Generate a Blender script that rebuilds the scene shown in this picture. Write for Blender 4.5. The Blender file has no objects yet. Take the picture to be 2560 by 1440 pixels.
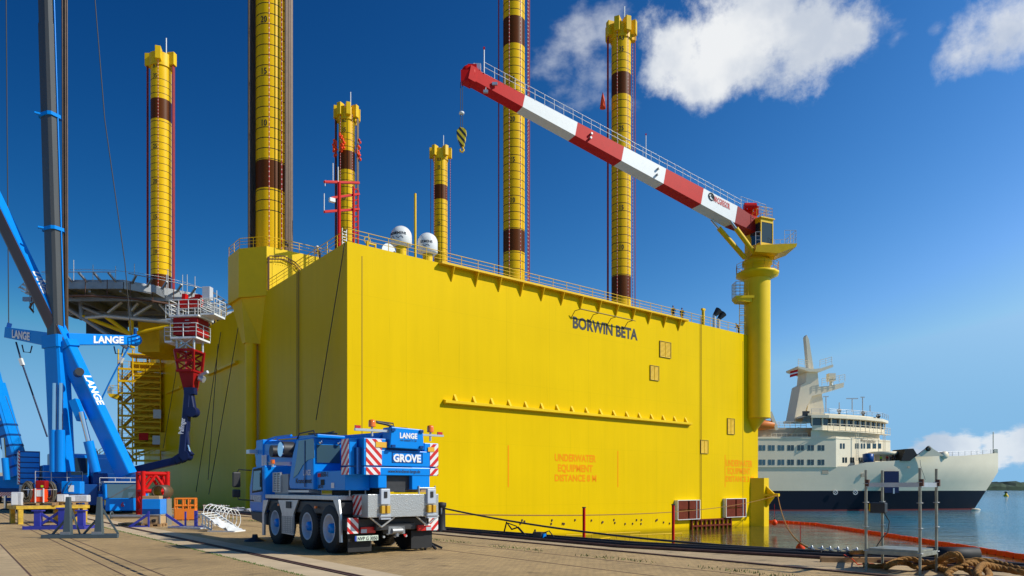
import bpy, bmesh, math, random
from mathutils import Vector, Matrix
R = math.radians
random.seed(7)
D = bpy.data
scn = bpy.context.scene
col = scn.collection

# ------------------------------------------------------------------ camera
F = 1775.0          # focal length in photograph pixels (2560 wide)
HY = 1222.0         # horizon row
CH = 1.7            # eye height above the quay
WZ = -3.5           # water level
cd = D.cameras.new("Camera"); cam = D.objects.new("Camera", cd); col.objects.link(cam)
cam.location = (0, 0, CH); cam.rotation_euler = (R(90), 0, 0)
cd.sensor_width = 36; cd.lens = F / 2560 * 36
cd.shift_y = (HY - 720) / 2560
cd.clip_start = .1; cd.clip_end = 20000
scn.camera = cam
scn.view_settings.view_transform = 'Standard'; scn.view_settings.look = 'None'
scn.view_settings.gamma = 1; scn.view_settings.use_curve_mapping = False
scn.view_settings.exposure = 0.0

# ------------------------------------------------------------------ sun and sky
SUN_B, SUN_E = 101, 37      # bearing clockwise from the view direction, elevation
sdir = Vector((math.sin(R(SUN_B)) * math.cos(R(SUN_E)), math.cos(R(SUN_B)) * math.cos(R(SUN_E)), math.sin(R(SUN_E))))
sl = D.lights.new("sun", 'SUN'); so = D.objects.new("sun", sl); col.objects.link(so)
sl.energy = 4.2; sl.angle = R(.5); sl.color = (1, .965, .87)
so.rotation_euler = sdir.to_track_quat('Z', 'Y').to_euler(); so.location = (60, -20, 90)

w = D.worlds.new("World"); scn.world = w; w.use_nodes = True
nt = w.node_tree; nt.nodes.clear()
def N(tp, **kw):
    n = nt.nodes.new(tp)
    for k, v in kw.items(): setattr(n, k, v)
    return n
def lk(a, b): nt.links.new(a, b)
def wm(op, a, b=None, c=None, cl=False):
    n = N('ShaderNodeMath', operation=op); n.use_clamp = cl
    for i, x in enumerate((a, b, c)):
        if x is None: continue
        if isinstance(x, (int, float)): n.inputs[i].default_value = x
        else: lk(x, n.inputs[i])
    return n.outputs[0]
out = N('ShaderNodeOutputWorld'); bg = N('ShaderNodeBackground'); lk(bg.outputs[0], out.inputs[0])
sky = N('ShaderNodeTexSky', sky_type='NISHITA'); sky.sun_disc = False
sky.sun_elevation = R(SUN_E); sky.sun_rotation = R(SUN_B); sky.air_density = 1.0; sky.dust_density = .35; sky.ozone_density = 2.6
bg.inputs[1].default_value = .1
tc = N('ShaderNodeTexCoord')
nrm = N('ShaderNodeVectorMath', operation='NORMALIZE'); lk(tc.outputs['Generated'], nrm.inputs[0])
sv = N('ShaderNodeSeparateXYZ'); lk(nrm.outputs[0], sv.inputs[0]); cv = N('ShaderNodeCombineXYZ'); lk(sv.outputs['X'], cv.inputs[0]); lk(sv.outputs['Y'], cv.inputs[1]); lk(wm('MAXIMUM', sv.outputs['Z'], .115), cv.inputs[2]); lk(cv.outputs[0], sky.inputs[0])
sep = N('ShaderNodeSeparateColor'); lk(sky.outputs[0], sep.inputs[0]); com = N('ShaderNodeCombineColor')
sx_ = N('ShaderNodeSeparateXYZ'); lk(nrm.outputs[0], sx_.inputs[0])
def ramp0(v, a, b):
    m = N('ShaderNodeMapRange', interpolation_type='SMOOTHSTEP'); lk(v, m.inputs[0]); m.inputs[1].default_value = a; m.inputs[2].default_value = b
    return m.outputs[0]
pol = N('ShaderNodeMapRange'); lk(sx_.outputs['X'], pol.inputs[0])        # polarised band of the sky away from the sun
for i_, v_ in enumerate((-.6, .6, .60, 1.30)): pol.inputs[i_ + 1].default_value = v_
hz = ramp0(sx_.outputs['Z'], .05, .30)
pm = N('ShaderNodeMix'); lk(hz, pm.inputs[0]); pm.inputs[2].default_value = 1.1; lk(pol.outputs[0], pm.inputs[3]); pv = pm.outputs[0]
for i_, (cap, pw, am) in enumerate(((.262, 2.7, 6.6), (.40, 1.72, 2.1), (.53, 1.42, 1.74))):
    v = wm('MULTIPLY', wm('POWER', wm('MINIMUM', wm('MULTIPLY', sep.outputs[i_], .1), cap), pw), am * 10)
    lk(wm('MULTIPLY', v, wm('POWER', pv, (2.9, 1.35, 1.0)[i_])), com.inputs[i_])
tint = com
def blobs(lst):
    acc = None
    for px, py, r in lst:
        c = Vector(((px - 1280) / F, 1, (HY - py) / F)); L = c.length; c.normalize()
        d = N('ShaderNodeVectorMath', operation='DISTANCE'); lk(nrm.outputs[0], d.inputs[0]); d.inputs[1].default_value = c
        v = wm('SUBTRACT', 1.0, wm('DIVIDE', d.outputs['Value'], r / F / L))
        acc = v if acc is None else wm('MAXIMUM', acc, v)
    return acc
def fbm(scale, detail, rough=.6, squash=1.0, off=0):
    m = N('ShaderNodeMapping'); m.inputs['Scale'].default_value = (1, 1, squash); m.inputs['Location'].default_value = (off, off, off)
    lk(nrm.outputs[0], m.inputs[0])
    n = N('ShaderNodeTexNoise'); lk(m.outputs[0], n.inputs['Vector'])
    n.inputs['Scale'].default_value = scale; n.inputs['Detail'].default_value = detail; n.inputs['Roughness'].default_value = rough
    return n.outputs[0]
def ramp(v, a, b):
    m = N('ShaderNodeMapRange', interpolation_type='SMOOTHSTEP'); lk(v, m.inputs[0]); m.inputs[1].default_value = a; m.inputs[2].default_value = b
    return m.outputs[0]
f1 = fbm(9, 10, .64); f2 = fbm(11, 6, .6, 1.6, 3)
big = blobs([(1700, 120, 120), (1790, 80, 150), (1900, 60, 170), (2010, 80, 135), (2115, 90, 95), (1760, 190, 90), (1640, 180, 70), 
             (1890, -60, 180)])
wisp = blobs([(1450, 100, 90), (1380, 160, 85), (1500, 185, 95), (1530, 70, 80), (2180, 95, 90), (2240, 95, 60), (2345, 75, 50)])
rite = blobs([(2430, 115, 115), (2510, 75, 130), (2390, 140, 80), (2600, 50, 150)])
cb = ramp(wm('ADD', wm('MULTIPLY', big, .9), wm('MULTIPLY', wm('SUBTRACT', f1, .5), 3.0)), .08, .75)
cw = wm('MULTIPLY', ramp(wm('ADD', wm('MULTIPLY', wisp, .7), wm('MULTIPLY', wm('SUBTRACT', f2, .5), 2.8)), .12, 1.0), .62)
cr = wm('MULTIPLY', ramp(wm('ADD', wm('MULTIPLY', rite, .8), wm('MULTIPLY', wm('SUBTRACT', f1, .5), 3.0)), .1, .9), .85)
low = blobs([(2230, 1150, 45), (2290, 1140, 50), (2350, 1130, 60), (2420, 1125, 62), (2490, 1125, 66), (2560, 1115, 75), (2660, 1110, 90), (2780, 1120, 100),
             (3000, 1130, 100), (3300, 1120, 110)])
f3 = fbm(16, 7, .6, 2.2, 7)
cl_ = wm('MULTIPLY', ramp(wm('ADD', low, wm('MULTIPLY', wm('SUBTRACT', f3, .5), 2.2)), .1, .5), .8)
cov = wm('MAXIMUM', wm('MAXIMUM', cb, cw), wm('MAXIMUM', cr, cl_), cl=True)
shade = ramp(fbm(9, 5, .55, 1, 1.3), .35, .62)
cc = N('ShaderNodeMix', data_type='RGBA'); lk(shade, cc.inputs[0])
cc.inputs[6].default_value = (5.6, 6.2, 7.2, 1); cc.inputs[7].default_value = (8.6, 8.8, 9.0, 1)
mix = N('ShaderNodeMix', data_type='RGBA'); lk(cov, mix.inputs[0]); lk(com.outputs[0], mix.inputs[6]); lk(cc.outputs[2], mix.inputs[7])
lk(mix.outputs[2], bg.inputs[0])

# ------------------------------------------------------------------ materials
MATS = {}
def mat(name, c, rough=.5, metal=0, var=.0, vs=2.0, bump=0, bs=20, coat=0, emit=None, stretch=None, spec=.5):
    if name in MATS: return MATS[name]
    m = D.materials.new(name); m.use_nodes = True; t = m.node_tree; b = t.nodes['Principled BSDF']
    b.inputs['Base Color'].default_value = (*c, 1); b.inputs['Roughness'].default_value = rough; b.inputs['Metallic'].default_value = metal
    b.inputs['Coat Weight'].default_value = coat; b.inputs['Specular IOR Level'].default_value = spec
    if emit: b.inputs['Emission Color'].default_value = (*emit, 1); b.inputs['Emission Strength'].default_value = 1
    if var or bump:
        tcn = t.nodes.new('ShaderNodeTexCoord'); mp = t.nodes.new('ShaderNodeMapping'); t.links.new(tcn.outputs['Object'], mp.inputs[0])
        if stretch: mp.inputs['Scale'].default_value = stretch
    if var:
        n = t.nodes.new('ShaderNodeTexNoise'); n.inputs['Scale'].default_value = vs; n.inputs['Detail'].default_value = 6; n.inputs['Roughness'].default_value = .65
        t.links.new(mp.outputs[0], n.inputs['Vector'])
        r = t.nodes.new('ShaderNodeMapRange'); t.links.new(n.outputs[0], r.inputs[0])
        r.inputs[1].default_value = .3; r.inputs[2].default_value = .7; r.inputs[3].default_value = 1 - var; r.inputs[4].default_value = 1 + var * .6
        x = t.nodes.new('ShaderNodeMix'); x.data_type = 'RGBA'; x.blend_type = 'MULTIPLY'; x.inputs[0].default_value = 1
        x.inputs[6].default_value = (*c, 1); t.links.new(r.outputs[0], x.inputs[7]); t.links.new(x.outputs[2], b.inputs['Base Color'])
    if bump:
        n = t.nodes.new('ShaderNodeTexNoise'); n.inputs['Scale'].default_value = bs; n.inputs['Detail'].default_value = 4
        t.links.new(mp.outputs[0], n.inputs['Vector'])
        bp = t.nodes.new('ShaderNodeBump'); bp.inputs['Strength'].default_value = bump; bp.inputs['Distance'].default_value = .05
        t.links.new(n.outputs[0], bp.inputs['Height']); t.links.new(bp.outputs[0], b.inputs['Normal'])
    MATS[name] = m; return m
YC = (.90, .585, .001)
M = dict(
    yel=mat('yellow_paint', YC, .42, var=.06, vs=.6, spec=.25),
    yel2=mat('yellow_steel', (.86, .52, .003), .45, var=.12, vs=1.5, spec=.25),
    blue=mat('blue_paint', (.001, .25, .80), .3, coat=.12, var=.06, vs=1.5, spec=.25),
    blued=mat('dark_blue_paint', (.001, .055, .24), .35, coat=.1, var=.08, spec=.3),
    navy=mat('navy_paint', (.006, .014, .07), .4, coat=.05, var=.1, spec=.3),
    viol=mat('violet_blue_paint', (.035, .045, .36), .5, var=.15, vs=4),
    red=mat('red_paint', (.62, .010, .008), .45, var=.08, spec=.15),
    dred=mat('dark_and_shaded_red', (.32, .008, .008), .45, var=.12, spec=.2),  # dark red; on the access tower it is red with shade painted in
    white=mat('white_paint', (.80, .80, .76), .4, var=.05),
    galv=mat('galvanised_steel', (.55, .56, .56), .45, .6, var=.15, vs=5),
    steel=mat('grey_steel', (.32, .33, .34), .4, .5, var=.15),
    chrome=mat('chrome_rod', (.75, .76, .78), .12, 1),
    alu=mat('aluminium', (.62, .62, .62), .35, .7, var=.12, vs=6),
    black=mat('black_rubber', (.012, .012, .013), .65, var=.3, vs=6),
    dark=mat('dark_machinery', (.03, .03, .032), .5, var=.3, vs=8),
    grey=mat('dark_grey_paint', (.07, .10, .115), .45, var=.12, vs=3),
    boomg=mat('dark_grey_boom', (.085, .085, .08), .35, .2, var=.12, stretch=(1, 1, .1)),
    conc=mat('concrete', (.62, .46, .27), .9, var=.18, vs=.9, bump=.2, bs=30),
    rust=mat('rusty_steel', (.12, .055, .035), .8, var=.35, vs=5),
    brown=mat('brown_wood', (.17, .035, .018), .8, var=.25, vs=3, spec=.1),
    wood=mat('raw_wood', (.45, .27, .12), .8, var=.25, vs=6),
    card=mat('cardboard', (.50, .33, .17), .85, var=.1),
    orange=mat('orange_paint', (.80, .20, .01), .5, var=.1),
    forange=mat('signal_orange', (.95, .075, .012), .5, var=.1, spec=.2),
    lilac=mat('grey_bracket', (.50, .54, .60), .4, var=.08),
    black2=mat('black_lettering', (.015, .013, .012), .5),
    wtext=mat('white_lettering', (.85, .85, .85), .5),
    otext=mat('orange_lettering', (.95, .31, .002), .5, spec=.1),
    rtext=mat('red_lettering', (.6, .02, .015), .5),
    glass=mat('dark_glass', (.02, .035, .04), .04, spec=.9),
    glassb=mat('reflective_glass', (.05, .10, .12), .03, spec=1.0),
    orlamp=mat('orange_lens', (.9, .18, .01), .2, coat=.5),
    rlamp=mat('red_lens', (.6, .01, .01), .2, coat=.6),
    rope=mat('tan_rope', (.34, .16, .035), .95, var=.35, vs=12, bump=.6, bs=30),
    wire=mat('wire_rope', (.05, .045, .04), .6),
    strand=mat('brown_strand', (.14, .09, .06), .5, .3, var=.2),
    skin=mat('skin', (.55, .33, .22), .6), jacket=mat('navy_cloth', (.015, .018, .03), .9), trous=mat('dark_trousers', (.02, .02, .028), .9),
    redc=mat('red_cloth', (.5, .03, .02), .85), hiviz=mat('hi_vis_cloth', (.45, .75, .02), .8), beige=mat('beige_cloth', (.55, .45, .32), .85),
    helm=mat('white_helmet', (.85, .82, .7), .35), bhelm=mat('blue_helmet', (.02, .06, .3), .35),
    fwhite=mat('ferry_white', (.88, .77, .565), .45, var=.05, vs=.3, spec=.2), fnavy=mat('ferry_navy', (.006, .009, .022), .45, var=.1, vs=.3, spec=.2),
    fred=mat('antifouling', (.2, .02, .015), .6), leaf=mat('far_trees', (.035, .065, .03), .9, var=.5, vs=.05),
    grass=mat('grass', (.07, .13, .015), .9, var=.4), plast=mat('wrapped_plastic', (.6, .6, .62), .25, var=.15, vs=8),
)
def stripe_mat(name, sgn, per=.22, axis='X', c1=(.8, .8, .78), c2=(.65, .02, .015)):
    m = D.materials.new(name); m.use_nodes = True; t = m.node_tree; b = t.nodes['Principled BSDF']; b.inputs['Roughness'].default_value = .35
    tcn = t.nodes.new('ShaderNodeTexCoord'); s = t.nodes.new('ShaderNodeSeparateXYZ'); t.links.new(tcn.outputs['Object'], s.inputs[0])
    def mm(op, a, b_):
        n = t.nodes.new('ShaderNodeMath'); n.operation = op
        for i, x in enumerate((a, b_)):
            if isinstance(x, (int, float)): n.inputs[i].default_value = x
            else: t.links.new(x, n.inputs[i])
        return n.outputs[0]
    v = mm('ADD', mm('MULTIPLY', s.outputs[axis], sgn), s.outputs['Z'])
    v = mm('LESS_THAN', mm('FRACT', mm('DIVIDE', mm('ADD', v, 50), per), 0), .5)
    x = t.nodes.new('ShaderNodeMix'); x.data_type = 'RGBA'; t.links.new(v, x.inputs[0])
    x.inputs[6].default_value = (*c1, 1); x.inputs[7].default_value = (*c2, 1); t.links.new(x.outputs[2], b.inputs['Base Color'])
    return m
M['strA'] = stripe_mat('warning_stripe_up', 1.0, .24); M['strB'] = stripe_mat('warning_stripe_down', -1.0, .24)
M['strS'] = stripe_mat('warning_stripe_side', 1.0, .24, 'Y'); M['yblk'] = stripe_mat('yellow_black_stripe', 1.0, .7, 'X', (.75, .55, .02), (.02, .02, .02))
M['strH'] = stripe_mat('hook_stripe', 1.2, .8, 'X', (.75, .55, .02), (.03, .03, .03))

def hull_mat():
    m = D.materials.new('hull_yellow'); m.use_nodes = True; t = m.node_tree; b = t.nodes['Principled BSDF']
    b.inputs['Roughness'].default_value = .36; b.inputs['Specular IOR Level'].default_value = .06
    tcn = t.nodes.new('ShaderNodeTexCoord')
    def noise(sc, scale, det=5):
        mp = t.nodes.new('ShaderNodeMapping'); mp.inputs['Scale'].default_value = sc; t.links.new(tcn.outputs['Object'], mp.inputs[0])
        n = t.nodes.new('ShaderNodeTexNoise'); n.inputs['Scale'].default_value = scale; n.inputs['Detail'].default_value = det; t.links.new(mp.outputs[0], n.inputs['Vector'])
        return n.outputs[0]
    def rng(v, a, b_, c, d):
        r = t.nodes.new('ShaderNodeMapRange'); t.links.new(v, r.inputs[0])
        for i, x in enumerate((a, b_, c, d)): r.inputs[i + 1].default_value = x
        return r.outputs[0]
    def mul(a, b_):
        x = t.nodes.new('ShaderNodeMath'); x.operation = 'MULTIPLY'; t.links.new(a, x.inputs[0]); t.links.new(b_, x.inputs[1]); return x.outputs[0]
    v = mul(rng(noise((1, 1, .06), 1.4), .3, .7, .975, 1.02), rng(noise((1, 1, 1), .12), .3, .7, .95, 1.03))
    sp = t.nodes.new('ShaderNodeSeparateXYZ'); t.links.new(tcn.outputs['Object'], sp.inputs[0])
    def line(sock, period, width, depth):      # weld seams between plates
        f = t.nodes.new('ShaderNodeMath'); f.operation = 'PINGPONG'; t.links.new(sock, f.inputs[0]); f.inputs[1].default_value = period / 2
        return rng(f.outputs[0], 0, width, depth, 1)
    v = mul(v, line(sp.outputs['X'], 5.8, .07, .93)); v = mul(v, line(sp.outputs['Z'], 6.2, .05, .95)); v = mul(v, line(sp.outputs['Y'], 6.4, .07, .93))
    v = mul(v, rng(sp.outputs['Z'], WZ + .15, WZ + .5, .62, 1))      # wet fouled strip at the waterline
    v = mul(v, rng(noise((3, 3, .10), 1.1, 7), .26, .38, .90, 1))     # grime runs
    x = t.nodes.new('ShaderNodeMix'); x.data_type = 'RGBA'; x.blend_type = 'MULTIPLY'; x.inputs[0].default_value = 1
    x.inputs[6].default_value = (*YC, 1); t.links.new(v, x.inputs[7]); t.links.new(x.outputs[2], b.inputs['Base Color'])
    # gentle plate buckling between stiffeners
    wv = t.nodes.new('ShaderNodeTexWave'); wv.bands_direction = 'X'; wv.inputs['Scale'].default_value = .11; wv.inputs['Distortion'].default_value = 1.5; wv.inputs['Detail'].default_value = 2
    mp = t.nodes.new('ShaderNodeMapping'); t.links.new(tcn.outputs['Object'], mp.inputs[0]); mp.inputs['Scale'].default_value = (1, 0, .08); t.links.new(mp.outputs[0], wv.inputs[0])
    ad = t.nodes.new('ShaderNodeMath'); ad.operation = 'ADD'; t.links.new(wv.outputs['Fac'], ad.inputs[0]); t.links.new(noise((1, 1, .5), .9, 3), ad.inputs[1])
    bp = t.nodes.new('ShaderNodeBump'); bp.inputs['Strength'].default_value = .16; bp.inputs['Distance'].default_value = .05
    t.links.new(ad.outputs[0], bp.inputs['Height']); t.links.new(bp.outputs[0], b.inputs['Normal'])
    return m
M['hull'] = hull_mat()

def node_math(t, op, a, b_=None):
    n = t.nodes.new('ShaderNodeMath'); n.operation = op
    for i, x in enumerate((a, b_)):
        if x is None: continue
        if isinstance(x, (int, float)): n.inputs[i].default_value = x
        else: t.links.new(x, n.inputs[i])
    return n.outputs[0]
def leg_mat(name, t0, unit, bands, lo=1.5):
    m = D.materials.new(name); m.use_nodes = True; t = m.node_tree; b = t.nodes['Principled BSDF']; b.inputs['Roughness'].default_value = .42; b.inputs['Specular IOR Level'].default_value = .15
    tcn = t.nodes.new('ShaderNodeTexCoord'); s = t.nodes.new('ShaderNodeSeparateXYZ'); t.links.new(tcn.outputs['Object'], s.inputs[0])
    k = node_math(t, 'DIVIDE', node_math(t, 'SUBTRACT', s.outputs['Z'], t0), unit)
    ring = node_math(t, 'LESS_THAN', node_math(t, 'ABSOLUTE', node_math(t, 'SUBTRACT', node_math(t, 'FRACT', node_math(t, 'ADD', k, 100.5)), .5)), .042)
    ring = node_math(t, 'MULTIPLY', ring, node_math(t, 'LESS_THAN', k, 35.3))
    ring = node_math(t, 'MULTIPLY', ring, node_math(t, 'GREATER_THAN', k, lo))
    bd = None
    for a, c in bands:
        v = node_math(t, 'MULTIPLY', node_math(t, 'GREATER_THAN', k, a), node_math(t, 'LESS_THAN', k, c))
        bd = v if bd is None else node_math(t, 'ADD', bd, v)
    n = t.nodes.new('ShaderNodeTexNoise'); n.inputs['Scale'].default_value = 1.2; n.inputs['Detail'].default_value = 5
    mp = t.nodes.new('ShaderNodeMapping'); mp.inputs['Scale'].default_value = (1, 1, .2); t.links.new(tcn.outputs['Object'], mp.inputs[0]); t.links.new(mp.outputs[0], n.inputs['Vector'])
    r = t.nodes.new('ShaderNodeMapRange'); t.links.new(n.outputs[0], r.inputs[0]); r.inputs[3].default_value = .85; r.inputs[4].default_value = 1.12
    def mixc(f, a, c):
        x = t.nodes.new('ShaderNodeMix'); x.data_type = 'RGBA'; t.links.new(f, x.inputs[0])
        if isinstance(a, tuple): x.inputs[6].default_value = (*a, 1)
        else: t.links.new(a, x.inputs[6])
        x.inputs[7].default_value = (*c, 1); return x.outputs[2]
    c = mixc(ring, (.88, .51, .002), (.02, .015, .01)); c = mixc(bd, c, (.12, .030, .002))
    x = t.nodes.new('ShaderNodeMix'); x.data_type = 'RGBA'; x.blend_type = 'MULTIPLY'; x.inputs[0].default_value = 1
    t.links.new(c, x.inputs[6]); t.links.new(r.outputs[0], x.inputs[7]); t.links.new(x.outputs[2], b.inputs['Base Color'])
    return m
def dotted_mat():
    m = D.materials.new('red_dotted_strand'); m.use_nodes = True; t = m.node_tree; b = t.nodes['Principled BSDF']; b.inputs['Roughness'].default_value = .6
    tcn = t.nodes.new('ShaderNodeTexCoord'); s = t.nodes.new('ShaderNodeSeparateXYZ'); t.links.new(tcn.outputs['Object'], s.inputs[0])
    v = node_math(t, 'LESS_THAN', node_math(t, 'FRACT', node_math(t, 'DIVIDE', s.outputs['Z'], .55)), .28)
    x = t.nodes.new('ShaderNodeMix'); x.data_type = 'RGBA'; t.links.new(v, x.inputs[0]); x.inputs[6].default_value = (.42, .012, .012, 1); x.inputs[7].default_value = (.75, .45, .4, 1)
    t.links.new(x.outputs[2], b.inputs['Base Color']); return m
M['dots'] = dotted_mat(); M['rstr'] = mat('red_strand', (.34, .012, .012), .6, var=.2)

def diamond_mat():
    m = D.materials.new('diamond_plate'); m.use_nodes = True; t = m.node_tree; b = t.nodes['Principled BSDF']
    b.inputs['Base Color'].default_value = (.5, .5, .48, 1); b.inputs['Metallic'].default_value = .6; b.inputs['Roughness'].default_value = .34
    tcn = t.nodes.new('ShaderNodeTexCoord'); v = t.nodes.new('ShaderNodeTexVoronoi'); v.inputs['Scale'].default_value = 38
    t.links.new(tcn.outputs['Object'], v.inputs['Vector'])
    bp = t.nodes.new('ShaderNodeBump'); bp.inputs['Strength'].default_value = .9; bp.inputs['Distance'].default_value = .006
    t.links.new(v.outputs['Distance'], bp.inputs['Height']); t.links.new(bp.outputs[0], b.inputs['Normal']); return m
M['diam'] = diamond_mat()

def brick_mat(name, c1, c2, mort, sc, bw=.2, bh=.1, concr=False):
    m = D.materials.new(name); m.use_nodes = True; t = m.node_tree; b = t.nodes['Principled BSDF']; b.inputs['Roughness'].default_value = .85
    tcn = t.nodes.new('ShaderNodeTexCoord')
    br = t.nodes.new('ShaderNodeTexBrick'); t.links.new(tcn.outputs['Object'], br.inputs['Vector'])
    br.inputs['Color1'].default_value = (*c1, 1); br.inputs['Color2'].default_value = (*c2, 1); br.inputs['Mortar'].default_value = (*mort, 1)
    br.inputs['Scale'].default_value = sc; br.inputs['Brick Width'].default_value = bw; br.inputs['Row Height'].default_value = bh; br.inputs['Mortar Size'].default_value = .006
    br.inputs['Bias'].default_value = -.1
    def noise(scale, lo, hi, a=.3, b_=.7, det=8):
        n = t.nodes.new('ShaderNodeTexNoise'); n.inputs['Scale'].default_value = scale; n.inputs['Detail'].default_value = det; n.inputs['Roughness'].default_value = .65
        t.links.new(tcn.outputs['Object'], n.inputs['Vector'])
        r = t.nodes.new('ShaderNodeMapRange'); t.links.new(n.outputs[0], r.inputs[0]); r.inputs[1].default_value = a; r.inputs[2].default_value = b_
        r.inputs[3].default_value = lo; r.inputs[4].default_value = hi; return r.outputs[0]
    f = node_math(t, 'MULTIPLY', noise(.35, .70, 1.08), noise(3, .80, 1.1))
    f = node_math(t, 'MULTIPLY', f, noise(.13, .86, 1.05))
    f = node_math(t, 'MULTIPLY', f, noise(.8, .45, 1, .30, .41, 5))       # oil and tyre stains
    x = t.nodes.new('ShaderNodeMix'); x.data_type = 'RGBA'; x.blend_type = 'MULTIPLY'; x.inputs[0].default_value = 1
    t.links.new(br.outputs[0], x.inputs[6]); t.links.new(f, x.inputs[7]); t.links.new(x.outputs[2], b.inputs['Base Color'])
    bp = t.nodes.new('ShaderNodeBump'); bp.inputs['Strength'].default_value = .5; bp.inputs['Distance'].default_value = .01
    ad = node_math(t, 'ADD', node_math(t, 'MULTIPLY', br.outputs['Fac'], -1), noise(25, 0, 1.2))
    t.links.new(ad, bp.inputs['Height']); t.links.new(bp.outputs[0], b.inputs['Normal']); return m
M['brick'] = brick_mat('brick_paving', (.62, .41, .175), (.53, .345, .15), (.27, .18, .09), 1)
M['slab'] = brick_mat('concrete_slabs', (.62, .44, .235), (.57, .41, .22), (.2, .14, .08), 1, 5, 3)

def water_mat():
    m = D.materials.new('harbour_water'); m.use_nodes = True; t = m.node_tree; b = t.nodes['Principled BSDF']
    b.inputs['Base Color'].default_value = (.020, .10, .12, 1); b.inputs['Roughness'].default_value = .05; b.inputs['IOR'].default_value = 1.33
    tcn = t.nodes.new('ShaderNodeTexCoord')
    def noise(scale, st, det):
        mp = t.nodes.new('ShaderNodeMapping'); mp.inputs['Scale'].default_value = st; t.links.new(tcn.outputs['Object'], mp.inputs[0])
        n = t.nodes.new('ShaderNodeTexNoise'); n.inputs['Scale'].default_value = scale; n.inputs['Detail'].default_value = det; t.links.new(mp.outputs[0], n.inputs['Vector']); return n.outputs[0]
    h = node_math(t, 'ADD', noise(1.4, (.55, 1, 1), 4), node_math(t, 'MULTIPLY', noise(.22, (.6, 1, 1), 3), 2.2))
    h = node_math(t, 'ADD', h, node_math(t, 'MULTIPLY', noise(6, (.7, 1, 1), 2), .18))
    bp = t.nodes.new('ShaderNodeBump'); bp.inputs['Strength'].default_value = .55; bp.inputs['Distance'].default_value = .22
    # the sheltered basin beside the platform is calmer than the fairway
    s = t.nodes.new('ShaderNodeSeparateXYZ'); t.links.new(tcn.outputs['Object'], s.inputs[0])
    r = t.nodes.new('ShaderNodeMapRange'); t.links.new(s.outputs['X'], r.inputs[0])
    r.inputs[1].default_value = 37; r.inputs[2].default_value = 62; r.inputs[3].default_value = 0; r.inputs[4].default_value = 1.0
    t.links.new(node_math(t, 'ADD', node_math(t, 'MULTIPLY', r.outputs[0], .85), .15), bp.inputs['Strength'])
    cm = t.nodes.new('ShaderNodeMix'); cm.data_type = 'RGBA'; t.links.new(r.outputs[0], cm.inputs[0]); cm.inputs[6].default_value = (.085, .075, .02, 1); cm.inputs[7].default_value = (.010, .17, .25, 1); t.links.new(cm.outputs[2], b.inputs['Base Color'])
    t.links.new(h, bp.inputs['Height']); t.links.new(bp.outputs[0], b.inputs['Normal']); return m
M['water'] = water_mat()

# ------------------------------------------------------------------ geometry helpers
def V(*a): return Vector(a)
def at(px, py, d): return Vector(((px - 1280) / F * d, d, CH + (HY - py) / F * d))     # a photo point at a known distance
def gnd(px, py, z=0): d = (CH - z) * F / (py - HY); return Vector(((px - 1280) / F * d, d, z))
class Fr:
    def __init__(s, o, rot=0): s.o = Vector(o); s.rot = rot; s.m = Matrix.Translation(s.o) @ Matrix.Rotation(R(rot), 4, 'Z'); s.i = s.m.inverted()
    def on(s, px, py, ax, val):          # where the sight line meets a plane of this frame
        o = s.i @ Vector((0, 0, CH)); d = (s.i.to_3x3()) @ Vector(((px - 1280) / F, 1, (HY - py) / F)); t = (val - o[ax]) / d[ax]; return o + d * t
    def l(s, w_): return s.i @ w_
    def w(s, p): return s.m @ Vector(p)
def basis(p0, p1, up=V(0, 0, 1)):
    z = (p1 - p0).normalized()
    if abs(z.dot(up)) > .99: up = V(0, 1, 0) if abs(z.y) < .9 else V(1, 0, 0)
    x = up.cross(z).normalized(); y = z.cross(x); return x, y, z
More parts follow.
